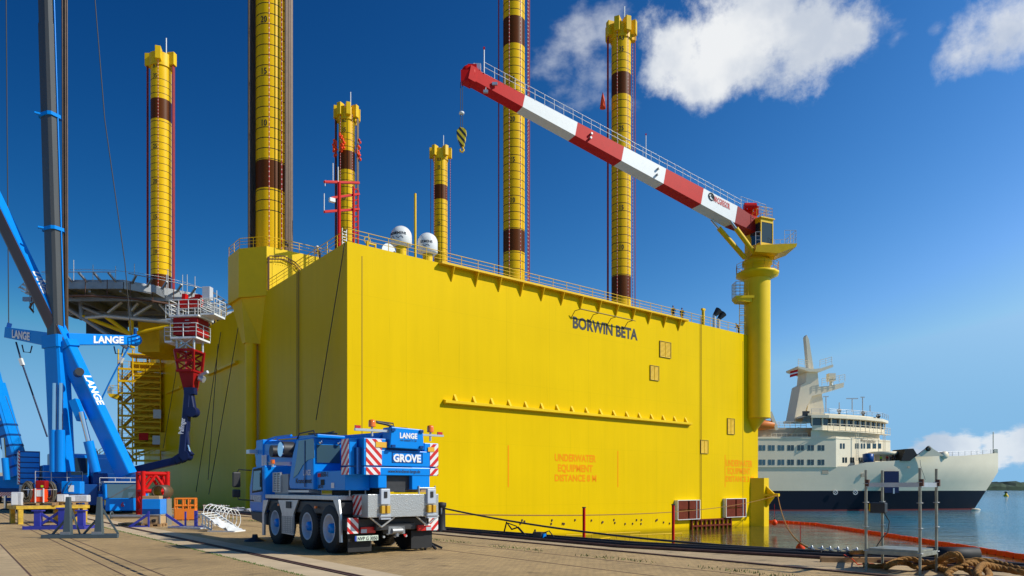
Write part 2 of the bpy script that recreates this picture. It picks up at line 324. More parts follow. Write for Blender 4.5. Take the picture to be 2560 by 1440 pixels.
class MB:
    def __init__(s): s.v = []; s.f = []; s.mi = []; s.sm = []; s.m = 0
    def add(s, vs, fs, smooth=False):
        b = len(s.v); s.v += [Vector(x) for x in vs]
        for f in fs: s.f.append([i + b for i in f]); s.mi.append(s.m); s.sm.append(smooth)
        return s
    def box(s, lo, hi):
        x0, y0, z0 = [min(a, b) for a, b in zip(lo, hi)]; x1, y1, z1 = [max(a, b) for a, b in zip(lo, hi)]
        return s.add([(x0, y0, z0), (x1, y0, z0), (x1, y1, z0), (x0, y1, z0), (x0, y0, z1), (x1, y0, z1), (x1, y1, z1), (x0, y1, z1)],
                     [(0, 3, 2, 1), (4, 5, 6, 7), (0, 1, 5, 4), (1, 2, 6, 5), (2, 3, 7, 6), (3, 0, 4, 7)])
    def cbox(s, c, sz): c = Vector(c); h = Vector(sz) / 2; return s.box(c - h, c + h)
    def tube(s, p0, p1, r0, r1=None, n=8, cap=True, smooth=True):
        p0 = Vector(p0); p1 = Vector(p1); r1 = r0 if r1 is None else r1; x, y, z = basis(p0, p1); vs = []
        for p, r in ((p0, r0), (p1, r1)):
            for i in range(n): a = 2 * math.pi * i / n; vs.append(p + (x * math.cos(a) + y * math.sin(a)) * r)
        s.add(vs, [(i, (i + 1) % n, n + (i + 1) % n, n + i) for i in range(n)], smooth)
        if cap: s.add(vs, [tuple(range(n - 1, -1, -1)), tuple(range(n, 2 * n))])
        return s
    def path(s, pts, r, n=6, closed=False):
        pts = [Vector(p) for p in pts]; k = len(pts); vs = []; prev = None
        for i, p in enumerate(pts):
            a = pts[i - 1] if (i > 0 or closed) else p; b = pts[(i + 1) % k] if (i < k - 1 or closed) else p
            z = (b - a).normalized(); u = V(0, 0, 1) if prev is None else prev
            x = u.cross(z)
            if x.length < 1e-3: x = V(1, 0, 0).cross(z)
            x.normalize(); y = z.cross(x); prev = y
            for j in range(n): t = 2 * math.pi * j / n; vs.append(p + (x * math.cos(t) + y * math.sin(t)) * r)
        fs = []
        for i in range(k if closed else k - 1):
            a = i * n; b = ((i + 1) % k) * n
            for j in range(n): fs.append((a + j, a + (j + 1) % n, b + (j + 1) % n, b + j))
        s.add(vs, fs, True)
        if not closed: s.add(vs[:n], [tuple(range(n - 1, -1, -1))]); s.add(vs[-n:], [tuple(range(n))])
        return s
    def beam(s, p0, p1, w0, h0, w1=None, h1=None, up=V(0, 0, 1), ch=0):   # square or chamfered beam
        p0 = Vector(p0); p1 = Vector(p1); w1 = w0 if w1 is None else w1; h1 = h0 if h1 is None else h1; x, y, z = basis(p0, p1, Vector(up)); vs = []
        pr = [(-1, -1), (1, -1), (1, 1), (-1, 1)] if not ch else [(-1 + ch, -1), (1 - ch, -1), (1, -1 + ch), (1, 1 - ch), (1 - ch, 1), (-1 + ch, 1), (-1, 1 - ch), (-1, -1 + ch)]
        n = len(pr)
        for p, a, b in ((p0, w0, h0), (p1, w1, h1)): vs += [p + x * (i * a / 2) + y * (j * b / 2) for i, j in pr]
        return s.add(vs, [(i, (i + 1) % n, n + (i + 1) % n, n + i) for i in range(n)] + [tuple(range(n - 1, -1, -1)), tuple(range(n, 2 * n))])
    def prism(s, poly, ax, lo, hi):      # polygon in the two other axes, extruded along ax
        def mk(a, b, c): return {0: (c, a, b), 1: (a, c, b), 2: (a, b, c)}[ax]
        n = len(poly); vs = [mk(a, b, lo) for a, b in poly] + [mk(a, b, hi) for a, b in poly]
        return s.add(vs, [(i, (i + 1) % n, n + (i + 1) % n, n + i) for i in range(n)] + [tuple(range(n - 1, -1, -1)), tuple(range(n, 2 * n))])
    def lathe(s, prof, c=(0, 0, 0), n=24, ax='Z'):
        c = Vector(c); vs = []
        for r, h in prof:
            for i in range(n):
                a = 2 * math.pi * i / n; q = V(r * math.cos(a), r * math.sin(a), h)
                if ax == 'X': q = V(q.z, q.x, q.y)
                if ax == 'Y': q = V(q.x, q.z, q.y)
                vs.append(c + q)
        k = len(prof)
        return s.add(vs, [(j * n + i, j * n + (i + 1) % n, (j + 1) * n + (i + 1) % n, (j + 1) * n + i) for j in range(k - 1) for i in range(n)], True)
    def quad(s, *p): return s.add(p, [tuple(range(len(p)))])
    def rail(s, pts, h=1.1, r=.03, mid=2, step=1.6, closed=False, n=5):    # handrail along a path of floor points
        pts = [Vector(p) for p in pts]; segs = list(zip(pts, pts[1:] + ([pts[0]] if closed else [])));  segs = segs if closed else segs[:len(pts) - 1]
        for a, b in segs:
            for k in range(mid + 1): z = V(0, 0, h * (1 - k / (mid + 1) * .9)); s.tube(a + z, b + z, r if k == 0 else r * .7, n=n, cap=False)
            c = max(1, round((b - a).length / step))
            for i in range(c + 1): p = a.lerp(b, i / c); s.tube(p, p + V(0, 0, h), r, n=n, cap=False)
        return s
    def text(s, st, fn, size=1, bold=0, al='LEFT', sx=1):
        vs, fs = textgeo(st, bold, al)
        return s.add([fn(v.x * size * sx, v.y * size) for v in vs], fs)
    def build(s, name, m, parent=None, bev=0, label=None, **tagkw):
        me = D.meshes.new(name); vs = s.v; org = V(0, 0, 0)
        if parent is None:
            lo = [min(v[i] for v in vs) for i in range(3)]; hi = [max(v[i] for v in vs) for i in range(3)]
            org = V((lo[0] + hi[0]) / 2, (lo[1] + hi[1]) / 2, lo[2])
            if tagkw.pop('keep', False): org = V(0, 0, 0)
        me.from_pydata([v - org for v in vs], [], s.f)
        ms = m if isinstance(m, (list, tuple)) else [m]
        for x in ms: me.materials.append(x)
        for i, p in enumerate(me.polygons): p.material_index = s.mi[i]; p.use_smooth = s.sm[i]
        bm = bmesh.new(); bm.from_mesh(me); bmesh.ops.recalc_face_normals(bm, faces=bm.faces); bm.to_mesh(me); bm.free()
        o = D.objects.new(name, me); o.location = org; col.objects.link(o)
        if parent is not None: o.parent = parent
        if bev:
            b = o.modifiers.new('bevel', 'BEVEL'); b.width = bev; b.segments = 2; b.limit_method = 'ANGLE'; b.angle_limit = R(50)
        if label: o['label'] = label
        for k, v in tagkw.items(): o[k] = v
        return o
TG = {}
def textgeo(st, bold, al):
    key = (st, bold, al)
    if key not in TG:
        c = D.curves.new('t', 'FONT'); c.body = st; c.size = 1.38; c.offset = bold; c.align_x = al; c.resolution_u = 3
        o = D.objects.new('t', c); me = o.to_mesh()
        TG[key] = ([v.co.copy() for v in me.vertices], [tuple(p.vertices) for p in me.polygons]); o.to_mesh_clear(); D.objects.remove(o); D.curves.remove(c)
    return TG[key]
def thing(name, label, cat, loc=(0, 0, 0), rot=0, group=None):
    o = D.objects.new(name, None); col.objects.link(o); o.location = loc; o.rotation_euler = (0, 0, R(rot)); o.empty_display_size = .3
    o['label'] = label; o['category'] = cat
    if group: o['group'] = group
    return o
def copyt(o, loc, rot=None, label=None, parent=None):
    c = o.copy(); col.objects.link(c); c.parent = parent
    if parent is None:
        c.location = loc
        if rot is not None: c.rotation_euler = (0, 0, R(rot))
        if label: c['label'] = label
    for ch in [x for x in D.objects if x.parent == o]: copyt(ch, None, parent=c)
    return c
ROT = 38.55
PF = Fr((-14.16, 61, 0), ROT)      # platform: x along the sunlit face, y into the body
QF = Fr((0, 0, 0), ROT)            # quay: y along the edge
SE = 17.0                          # quay edge (x in the quay frame)
HT = 22.97                         # deck height
A_, B_ = PF.on(1895, 1200, 1, 0).x, 80.0     # platform size

# ------------------------------------------------------------------ quay, water, far shore
EDGE = [(18.0, -60), (17.8, 4), (17.5, 8.3), (16.0, 14), (16.1, 24.6), (16.1, 700)]
def xe(y):
    for (a, ya), (c, yc) in zip(EDGE, EDGE[1:]):
        if y <= yc: return a + (c - a) * max(0, (y - ya) / (yc - ya))
    return 16.1
qr = MB(); qr.prism([(-500, -60)] + EDGE + [(-500, 700)], 2, -8, 0); q = qr.build('ground', M['brick'], kind='structure', keep=True); q.rotation_euler = (0, 0, R(ROT))
def strip(name, x0, x1, z, m, y0=-20, y1=500):
    o = MB().box((x0, y0, z - .003), (x1, y1, z)).build(name, m, kind='structure', keep=True); o.rotation_euler = (0, 0, R(ROT)); return o
o = MB().prism([(14.35, -20)] + [(xe(-20), -20)] + EDGE[1:5] + [(16.1, 500), (14.35, 500)], 2, .001, .004).build('concrete_coping', M['slab'], kind='structure', keep=True); o.rotation_euler = (0, 0, R(ROT))
strip('concrete_strip', 5.48, 6.12, .004, M['conc']); strip('concrete_strip', 6.34, 6.97, .004, M['conc'])
strip('concrete_apron', -60, 1.27, .004, M['slab'])
strip('joint', 10.78, 10.82, .004, M['rust']); strip('joint', 12.3, 12.34, .004, M['rust'])
strip('joint', 2.72, 2.75, .004, M['rust']); strip('joint', 3.32, 3.35, .004, M['rust']); strip('joint', 1.27, 1.31, .005, M['rust'])
b = MB()
for x in (6.15, 6.27): b.box((x, -20, -.002), (x + .055, 300, .018))
b.box((6.205, -20, -.01), (6.27, 300, .006)); o = b.build('crane_rail', M['rust'], keep=True, label='rusty crane rail sunk between two pale concrete strips', category='rail'); o.rotation_euler = (0, 0, R(ROT))
b = MB(); b.box((14.2, -20, -.002), (14.33, 300, .03)); o = b.build('crane_rail', M['rust'], keep=True, label='dark crane rail running beside the concrete quay coping', category='rail'); o.rotation_euler = (0, 0, R(ROT))
b = MB(); y = -5
while y < 120: b.box((3.0, y, .0), (3.06, y + .5, .006)); y += .62
o = b.build('drain_slots', M['black'], keep=True, kind='structure'); o.rotation_euler = (0, 0, R(ROT))
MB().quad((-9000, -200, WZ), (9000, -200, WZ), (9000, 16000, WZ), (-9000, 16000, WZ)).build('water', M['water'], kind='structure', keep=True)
def shore(name, x0, x1, y, hmax, seed):
    b = MB(); random.seed(seed); n = 160; rows = []
    for j, (dy, k) in enumerate(((0, 0), (6, .45), (25, .8), (70, 1), (200, .9))):
        rows.append([V(x0 + (x1 - x0) * i / n, y + dy, WZ - 1 + k * (hmax + random.uniform(-.22, .2) * hmax * (1 if j else 0))) for i in range(n + 1)])
    vs = [v for r_ in rows for v in r_]; k = n + 1
    b.add(vs, [(j * k + i, j * k + i + 1, (j + 1) * k + i + 1, (j + 1) * k + i) for j in range(4) for i in range(n)]); return b.build(name, M['leaf'], kind='structure')
shore('wooded_hills', 1100, 3600, 2250, 27, 3); shore('wooded_hills', -3200, 800, 3200, 16, 5)

# grass growing in the joint of the paving
b = MB(); random.seed(11)
for i in range(2600):
    y = random.uniform(4, 60); cl = .5 + .5 * math.sin(y * 1.7) + random.uniform(-.3, .3)
    if cl < .35: continue
    x = 12.7 + random.gauss(0, .13); h = random.uniform(.02, .07); a = random.uniform(0, 6.3); dx, dy = math.cos(a) * .012, math.sin(a) * .012
    b.quad((x - dx, y - dy, 0), (x + dx, y + dy, 0), (x + random.gauss(0, .02), y + random.gauss(0, .02), h))
for i in range(1100):
    y = random.uniform(10, 45); x = 5.44 + random.gauss(0, .03); h = random.uniform(.01, .04); b.quad((x - .012, y, 0), (x + .012, y, 0), (x, y + .01, h))
o = b.build('grass', M['grass'], keep=True, kind='stuff', label='short grass growing in the paving joints of the quay'); o.rotation_euler = (0, 0, R(ROT))

# ------------------------------------------------------------------ platform
plat = thing('offshore_platform', 'huge yellow box shaped offshore platform floating beside the quay', 'platform', PF.o, ROT)
hull = MB().box((0, 0, WZ - 3), (A_, B_, HT)).build('hull', M['hull'], plat)
MB().box((.2, .2, HT), (A_ - .2, B_ - .2, HT + .05)).build('deck', M['steel'], plat)
# raised block with the outrigger that carries the nearest leg
pl = [(9, 19.6), (9, 28.6), (0, 28.6), (-2.1, 26), (-2.1, 22.3), (0, 19.6)]
b = MB().prism(pl, 2, 22.5, 27.8)
lo = [(0.02, 20.0), (0.02, 28.2), (-1.75, 25.8), (-1.75, 22.5)]; ti = [(.02, 21.6), (.02, 23.0), (-1.5, 22.9), (-1.5, 21.9)]
vs = [(x, y, 22.5) for x, y in lo] + [(x, y, 17.6) for x, y in ti]
b.add(vs, [(0, 1, 5, 4), (1, 2, 6, 5), (2, 3, 7, 6), (3, 0, 4, 7), (4, 5, 6, 7)])
b.build('outrigger', M['yel'], plat)
MB().tube((-.75, 22.4, WZ - 1), (-.75, 22.4, 18.2), .62, n=20).build('column', M['yel'], plat)
b = MB(); b.rail([(9, 19.7, 27.8), (.1, 19.7, 27.8), (-2, 22.3, 27.8), (-2, 26, 27.8), (0, 28.5, 27.8), (9, 28.5, 27.8)], 1.1, .035, step=1.8).build('railing', M['yel2'], plat)
# bolted hatch and cable tray on the raised block
b = MB().box((.6, 19.56, 22.9), (4.2, 19.6, 26.2))
for i in range(14):
    for z in (23.05, 26.05): b.tube((.75 + i * .253, 19.57, z), (.75 + i * .253, 19.5, z), .04, n=6)
b.build('hatch_cover', M['yel'], plat)
b = MB(); tr = [(0.2, 19.3, 26.7), (1.8, 19.3, 27.0), (3.0, 19.3, 26.6), (4.6, 19.3, 25.3), (6.5, 19.3, 24.2), (9, 19.3, 23.6)]
b.path([V(*p) for p in tr], .06); b.path([V(x, y, z - .35) for x, y, z in tr], .06)
for p, q_ in zip(tr, tr[1:]):
    for k in range(5): m_ = V(*p).lerp(V(*q_), k / 5); b.tube(m_, m_ - V(0, 0, .35), .03, n=4)
b.path([(.1, 19.35, 26.6), (.1, 19.35, 23)], .12); b.build('cable_tray', M['rust'], plat)
# deck railings
b = MB(); b.rail([(0.1, 19, HT), (0.1, 0.1, HT), (A_ - 3, .1, HT)], 1.15, .035, step=2.0)
b.rail([(0.1, B_ - 2, HT), (0.1, 29.5, HT)], 1.15, .035, step=2.2); b.build('railing', M['yel2'], plat)
# outward deck flange with triangular gussets
e0 = PF.on(1105, 655, 1, -.55); e1 = PF.on(1722, 797, 1, -.55)
b = MB().box((e0.x, -.6, HT - .18), (e1.x, .1, HT + .02)); k = 13
for i in range(k):
    x = e0.x + (e1.x - e0.x) * (i + .5) / k; b.prism([(-.6, HT - .18), (0.02, HT - .18), (0.02, HT - 1.5), (-.06, HT - 1.5)], 0, x - .04, x + .04)
b.build('flange', M['yel2'], plat)
# rubbing beams
def rub(face, p0, p1, n, nm='rubbing_beam'):
    b = MB()
    if face == 1:
        a = PF.on(*p0, 1, 0); c = PF.on(*p1, 1, 0); z0 = (a.z + c.z) / 2; b.prism([(0.02, z0), (-.45, z0 + .1), (-.45, z0 + .35), (0.02, z0 + .45)], 0, a.x, c.x)
        for i in range(n):
            x = a.x + (c.x - a.x) * (i + .6) / n; b.prism([(-.4, z0 + .36), (.02, z0 + .36), (.02, z0 + 1.05)], 0, x - .12, x + .12)
    else:
        a = PF.on(*p0, 0, 0); c = PF.on(*p1, 0, 0); z0 = (a.z + c.z) / 2; b.prism([(0.02, z0 - .2), (-.4, z0 - .1), (-.4, z0 + .15), (0.02, z0 + .25)], 1, a.y, c.y)
    return b.build(nm, M['yel'], plat)
rub(1, (1108, 1008), (1724, 1066), 17); rub(0, (596, 905), (525, 937), 0); rub(0, (420, 985), (455, 968), 0)
b = MB().box((-.05, PF.on(470, 900, 0, 0).y, PF.on(440, 905, 0, 0).z), (0.02, PF.on(401, 900, 0, 0).y, PF.on(440, 905, 0, 0).z + .35)); b.build('stiffener', M['yel'], plat)
# louvred vents on the sunlit face
for (x0, y0, x1, y1) in ((1650, 854, 1678, 894), (1626, 914, 1648, 951), (1819, 1046, 1837, 1086), (1752, 1100, 1771, 1134)):
    a = PF.on(x0, y1, 1, -.1); c = PF.on(x1, y0, 1, -.1); zt = PF.on((x0 + x1) / 2, y0, 1, -.1).z; zb = PF.on((x0 + x1) / 2, y1, 1, -.1).z
    f = MB(); t_ = .07
    f.box((a.x, -.12, zb), (c.x, .02, zb + t_)); f.box((a.x, -.12, zt - t_), (c.x, .02, zt)); f.box((a.x, -.12, zb + t_), (a.x + t_, .02, zt - t_)); f.box((c.x - t_, -.12, zb + t_), (c.x, .02, zt - t_))
    fo = f.build('vent', mat('brown_yellow', (.30, .19, .01), .5), plat); s_ = MB(); n = 12
    for i in range(n):
        z = zb + t_ + (zt - zb - 2 * t_) * (i + .5) / n; s_.quad((a.x + t_, -.10, z - .07), (c.x - t_, -.10, z - .07), (c.x - t_, -.03, z + .08), (a.x + t_, -.03, z + .08))
    s_.box(((a.x + c.x) / 2 - .03, -.115, zb + t_), ((a.x + c.x) / 2 + .04, -.02, zt - t_)); s_.build('louvre', M['yel2'], fo)
# sea chest covers: brown boards in a white frame
for (x0, x1, y0, y1) in ((1694, 1750, 1250, 1299), (1815, 1865, 1246, 1293)):
    a = PF.on(x0, y1, 1, -.5); c = PF.on(x1, y1, 1, -.5); zb = (a.z + c.z) / 2; zt = PF.on((x0 + x1) / 2, y0, 1, -.5).z; xm = (a.x + c.x) / 2; zm = (zb + zt) / 2
    f = MB()
    for X0, X1, Z0, Z1 in ((a.x, c.x, zb, zb + .07), (a.x, c.x, zt - .07, zt), (a.x, a.x + .07, zb + .07, zt - .07), (c.x - .07, c.x, zb + .07, zt - .07), (c.x - .75, c.x - .68, zb + .07, zt - .07)):
        f.box((X0, -.55, Z0), (X1, .02, Z1))
    fo = f.build('chest_frame', M['white'], plat); g = MB()
    for X0, X1, Z0, Z1 in ((a.x + .07, xm - .15, zb + .07, zm - .05), (a.x + .07, xm - .15, zm + .05, zt - .07), (xm + .15, c.x - .8, zb + .07, zm - .05), (xm + .15, c.x - .8, zm + .05, zt - .07), (c.x - .66, c.x - .1, zb + .1, zt - .1)):
        g.box((X0, -.48, Z0), (X1, -.02, Z1))
    g.build('board', M['brown'], fo)
b = MB(); a = PF.on(1732, 1315, 1, -.3); c = PF.on(1829, 1305, 1, -.3)
b.box((a.x, -.3, WZ + .35), (c.x, .02, WZ + .55)); b.box((a.x, -.3, WZ + 1.15), (c.x, .02, WZ + 1.3))
for i in range(10): x = a.x + (c.x - a.x) * i / 9; b.box((x - .12, -.28, WZ - .3), (x + .12, .01, WZ + 1.15))
b.build('sacrificial_rack', M['brown'], plat)
# mooring bracket on the far corner (angled wedge with bollard)
b = MB(); b.prism([(A_ - 1.9, -.02), (A_ - .9, -1.5), (A_ + .3, -1.5), (A_ + .8, -.02)], 2, WZ - 1, WZ + 6.7)
b.prism([(A_ - 1.0, -1.5), (A_ - .3, -2.8), (A_ + .3, -1.5)], 2, WZ + 4.2, WZ + 4.5); b.prism([(-2.9, WZ + 4.35), (-1.5, WZ + 2.6), (-1.5, WZ + 5.6)], 0, A_ - .4, A_ - .15)
b.tube((A_ - .3, -2.7, WZ + 4.35), (A_ - .3, -3.4, WZ + 4.35), .22, n=10); b.build('mooring_bracket', M['yel'], plat)
# ladders and piping on the faces
for px in (1750, 1753): c = PF.on(px, 900, 1, 0); MB().tube((c.x, -.03, WZ), (c.x, -.03, HT + .9), .02, n=5).build('pipe', M['rust'], plat)
for px in (905, 1857): c = PF.on(px, 900, 1, 0); MB().box((c.x - .02, -.02, WZ), (c.x + .02, .02, HT - 1)).build('weld_seam', M['rust'], plat)
for px, y0, y1 in ((750, 700, 1090), (745.5, 690, 1090)): c = PF.on(px, y1, 0, 0); MB().tube((-.12, c.y, 0), (-.12, c.y, HT), .035, n=5).build('pipe', M['rust'], plat)
b = MB(); a = PF.on(1452, 786, 1, -.9); c = PF.on(1583, 812, 1, -.9); zz = (a.z + c.z) / 2 + .55
b.tube((a.x, -.9, zz), (c.x, -.9, zz), .07, n=6)
for i in range(4):
    x = a.x + (c.x - a.x) * i / 3; b.path([(x - .6, 0, zz - .9), (x - .5, -.5, zz - .2), (x, -.9, zz), (x + .3, -1.0, zz - .05)], .045)
b.build('name_lights', mat('brown_yellow', (.30, .19, .01), .5), plat)  # brownish shading of the yellow arms is put into their colour
# lettering
def facetext(st, px0, px1, ybase, ytop, m, nm='lettering', ax=1, fr=PF, par=plat, off=-.012, bold=.0):
    a = fr.on(px0, ybase[0], ax, off); c = fr.on(px1, ybase[1], ax, off); z0 = (a.z + c.z) / 2
    t = fr.on(px0, ytop, ax, off); h = t.z - a.z; vs, fs = textgeo(st, bold, 'LEFT'); x0 = min(v.x for v in vs); x1 = max(v.x for v in vs); h0 = max(v.y for v in vs)
    return a, c, z0, h, (c.x - a.x) / (x1 - x0), h / h0, vs, fs, x0
def lettering(lines, m, nm='lettering', par=plat, fr=PF, bold=.0, off=-.012):
    b = MB()
    for (st, p0, p1, yb, yt) in lines:
        a, c, z0, h, sx, sz, vs, fs, x0 = facetext(st, p0, p1, yb, yt, m, fr=fr, par=par, bold=bold, off=off)
        b.add([(a.x + (v.x - x0) * sx, off, z0 + v.y * sz) for v in vs], fs)
    return b.build(nm, m, par)
lettering([('BORWIN BETA', 1432, 1594, (818, 851), 789)], M['black2'], bold=.055)
lettering([('UNDERWATER', 1387, 1490, (1151, 1156), 1133), ('EQUIPMENT', 1395, 1482, (1177, 1181), 1159), ('DISTANCE 8 M', 1387, 1491, (1202, 1204), 1185)], M['otext'], bold=.04)
lettering([('UNDERWATER', 1815, 1881, (1164, 1168), 1148), ('EQUIPMENT', 1819, 1876, (1183, 1186), 1168), ('DISTANCE 3 M', 1815, 1884, (1203, 1205), 1189)], M['otext'], bold=.04)
for px, y0, y1 in ((1271, 1113, 1218), (1545, 1127, 1218), (1813, 1137, 1218)):
    a = PF.on(px, y0, 1, -.02); c = PF.on(px, y1, 1, -.02); MB().box((a.x - .07, -.012, c.z), (a.x + .07, .01, a.z)).build('marking_line', M['otext'], plat)
# bollards and small fittings on the deck edge and dark scuffs of anodes near the water
random.seed(5)
for i in range(22): px = random.uniform(1300, 1680); c = PF.on(px, 1298 + random.uniform(0, 12), 1, 0); MB().cbox((c.x, -.04, c.z), (.12, .1, .22)).build('padeye', M['rust'], plat)

# ------------------------------------------------------------------ jack-up legs
def leg(nm_label, a_, b_, y25, y15, k0, k1, rad, strands, bands, title, red=True, lo=1.5, offs=6, mast=True, tangle=()):
    wpos = PF.w((a_, b_, 0)); d = wpos.y
    zz = lambda y: CH + (HY - y) / F * d
    u = (zz(y25) - zz(y15)) / (k0 - k1); t0 = zz(y15) - k1 * u - offs * d / F
    root = thing('platform_leg', nm_label, 'leg', (wpos.x, wpos.y, 0), ROT, 'jack up legs of the yellow platform')
    top = t0 + 37.2 * u; base = HT - .5
    MB().tube((0, 0, base), (0, 0, top), rad, n=40).build('pile', leg_mat('leg_paint', t0, u, bands, lo), root)
    crown = MB(); crown.tube((0, 0, top - .2 * u), (0, 0, top + 1.6 * u), rad * 1.12, n=24)
    lug = [k * 45 for k in range(8)] if len(strands) > 4 else [s_[0] for s_ in strands]
    for an in ([s_[0] for s_ in strands] if len(strands) <= 4 else [20, 65, 110, 155, 200, 245, 290, 335]):
        c_, s_n = math.cos(R(an - ROT)), math.sin(R(an - ROT)); p = V(c_, s_n, 0); t_ = V(-s_n, c_, 0)
        p0 = p * rad * .8; p1 = p * rad * 1.62
        for zlo, zhi, w_ in ((top + .2 * u, top + 2.0 * u, .55),): 
            crown.beam(V(0, 0, (zlo + zhi) / 2) + p0, V(0, 0, (zlo + zhi) / 2) + p1, rad * w_, zhi - zlo)
    crown.build('crown', M['yel2'], root, bev=.06)
    # strands: world bearing angle (0 = right, 90 = away), kind
    for an, kind, sp in strands:
        c_, s_n = math.cos(R(an - ROT)), math.sin(R(an - ROT)); p = V(c_, s_n, 0) * rad * 1.42; t_ = V(-s_n, c_, 0); b = MB()
        m_ = {'r': M['rstr'], 'd': M['dots'], 'b': M['strand']}[kind]; n_ = {'r': 3, 'd': 1, 'b': 5}[kind]
        for i in range(n_):
            q0 = p + t_ * (i - (n_ - 1) / 2) * sp; b.tube(q0 + V(0, 0, base), q0 + V(0, 0, top + .3 * u), sp * .42 if n_ > 1 else .055, n=6)
        b.build('strand', m_, root)
    if mast: MB().tube((rad * .5, 0, top + 1.6 * u), (rad * .5, 0, top + 4.6 * u), .09, n=6).build('lightning_rod', M['white'], root)
    an0 = -98
    for tt, k in ([(str(k), k) for k in (10, 15, 20, 25, 35) if not any(x0 < k + .4 < x1 for x0, x1 in bands)] + [(title, 36.4)]):
        for aa in ((an0, an0 + 75) if rad > 1.6 and title[0] == 'A' else (an0,)):
            rr = rad + .02
            MB().text(tt, lambda x, z, k=k, aa=aa: V(rr * math.cos(R(aa - ROT) + x / rr), rr * math.sin(R(aa - ROT) + x / rr), t0 + (k + .12) * u + z), .62 * u, .02, 'CENTER', .8).build('number', M['black2'], root)
    for an, y0, y1 in tangle:
        b = MB(); random.seed(int(an)); c_, s_n = math.cos(R(an - ROT)), math.sin(R(an - ROT)); p = V(c_, s_n, 0) * rad * 1.5
        for i in range(26):
            z = zz(random.uniform(y0, y1)); c0 = p + V(random.gauss(0, .25), random.gauss(0, .25), z); b.lathe([(.01, -.3), (.22, -.1), (.25, .12), (.01, .32)], c0, 6)
        b.build('netting', M['forange'], root)
    return root
def dstr(*angs): return [(a, 'd', .2) for a in angs]
BU = [(29.6, 32.5)]
leg('tallest looking yellow leg, nearest, rising from the raised block at left of the hull', 2.0, 24, 72, 199, 20, 15, 1.6, [(195, 'b', .3), (165, 'b', .3), (-12, 'b', .34), (15, 'b', .3), (-75, 'd', .2), (-40, 'd', .2)], [(4.2, 6.9), (29.6, 32.5)], 'A1', offs=9)
leg('yellow leg behind the red and white crane boom, its top above the picture', 37.6, 24, 312, 412, 20, 15, 1.58, [(188, 'r', .16), (172, 'r', .16), (-108, 'd', .2), (-66, 'd', .2), (-5, 'r', .16), (-28, 'd', .2), (20, 'd', .2)], [(4.2, 6.9), (29.8, 33.2)], 'A2', offs=7)
leg('yellow leg crossed by the boom just left of the big cloud', 60.3, 24, 336, 475, 25, 17.9, 1.6, [(192, 'r', .16), (165, 'r', .16), (-115, 'd', .2), (-70, 'd', .2), (-8, 'r', .16), (25, 'd', .2)], [(4.2, 6.9), (29.8, 32.6)], 'A3', offs=4)
leg('yellow leg with red cables standing behind the helideck, leftmost', 1.4, 74, 378, 552, 25, 15, 1.6, [(180, 'r', .2), (-8, 'r', .22), (-75, 'd', .2)], [(29.4, 32.3), (4.5, 7.3)], 'B1', offs=5)
leg('yellow leg with red netting below its crown, behind the red antenna mast', 35.2, 74, 360 + 144, 360, 25, 33.6, 1.6, [(195, 'r', .16), (170, 'b', .16), (-110, 'd', .2), (-50, 'd', .2), (-10, 'b', .2)], [(29.6, 32.4)], 'B2', offs=4, tangle=((195, 355, 395), (-100, 350, 390), (-10, 350, 400)))
leg('shortest looking yellow leg, behind the two white radomes', 57.2, 74, 566, 435, 25, 34.4, 1.5, [(188, 'r', .16), (-125, 'd', .2), (-50, 'd', .2), (-5, 'd', .2)], [(29.8, 32.4)], 'B3', offs=4)
# red cover on the leg strands of A3
b = MB(); p = at(1507, 262, 116); b.lathe([(.01, 2.1), (.25, 1.2), (.45, -.2), (.5, -.6), (.02, -.7)], p, 8); b.build('netting', M['forange'], label='loose red netting hanging on cables left of the leg by the big cloud', category='netting')

# ------------------------------------------------------------------ things on the deck
def P(x, y, z=HT): return PF.w((x, y, z))
def radome(px, pyt, pyb, w_, name_lab, b_, txt=True):
    c = PF.on(px, pyb, 1, b_); wp = PF.w(c); d = wp.y; r = w_ / 2 * d / F; zt = CH + (HY - pyt) / F * d; zb = CH + (HY - pyb) / F * d
    root = thing('radome', name_lab, 'radome', (wp.x, wp.y, HT), 0, 'white radomes on the platform deck')
    h0, h1 = zb - HT, zt - HT; cyl = h1 - r
    prof = [(r * .55, h0), (r * .93, h0 + r * .15), (r, h0 + r * .25), (r, cyl)] + [(r * math.cos(R(a)), cyl + r * math.sin(R(a))) for a in range(10, 91, 10)]
    MB().lathe(prof, n=32).build('dome', M['white'], root)
    MB().tube((0, 0, 0), (0, 0, h0 + .1), r * .5, n=14).build('pedestal', M['yel2'], root)
    b = MB(); rr = r + .02
    for aa in ((-90, -140) if not txt else (-92,)):
        b.text('SIEMENS', lambda x, z: V(rr * math.cos(R(aa) + x / rr), rr * math.sin(R(aa) + x / rr), h0 + r * .9 + z), r * .26, .02, 'CENTER')
        b.path([V(rr * math.cos(R(aa + t)), rr * math.sin(R(aa + t)), h0 + r * (.65 + .1 * math.sin(t / 5))) for t in range(-20, 21, 5)], .025)
    b.build('lettering', M['black2'], root)
radome(1003, 566, 618, 53, 'white domed radome marked SIEMENS, the left and larger of two', 10, False)
radome(1069, 583, 637, 50, 'white domed radome marked SIEMENS, the right one beside the leg', 9)
b = MB(); c = PF.on(972, 612, 1, 2.2); b.tube(c, c + V(0, .35, 0), .75, n=24)
rt = thing('satellite_dish', 'small white round dish behind the deck rail left of the radomes', 'dish', PF.w((c.x, c.y, HT)), ROT)
MB().tube((0, 0, .8), (0, .25, .8), .72, n=24).build('dish', M['white'], rt); MB().tube((.1, -.02, .35), (.5, -.3, .75), .12, n=6).build('feed', M['dark'], rt); MB().tube((0, .3, 0), (0, .3, .8), .08).build('post', M['galv'], rt)
c = PF.on(1038, 640, 1, 5); d = PF.w(c).y
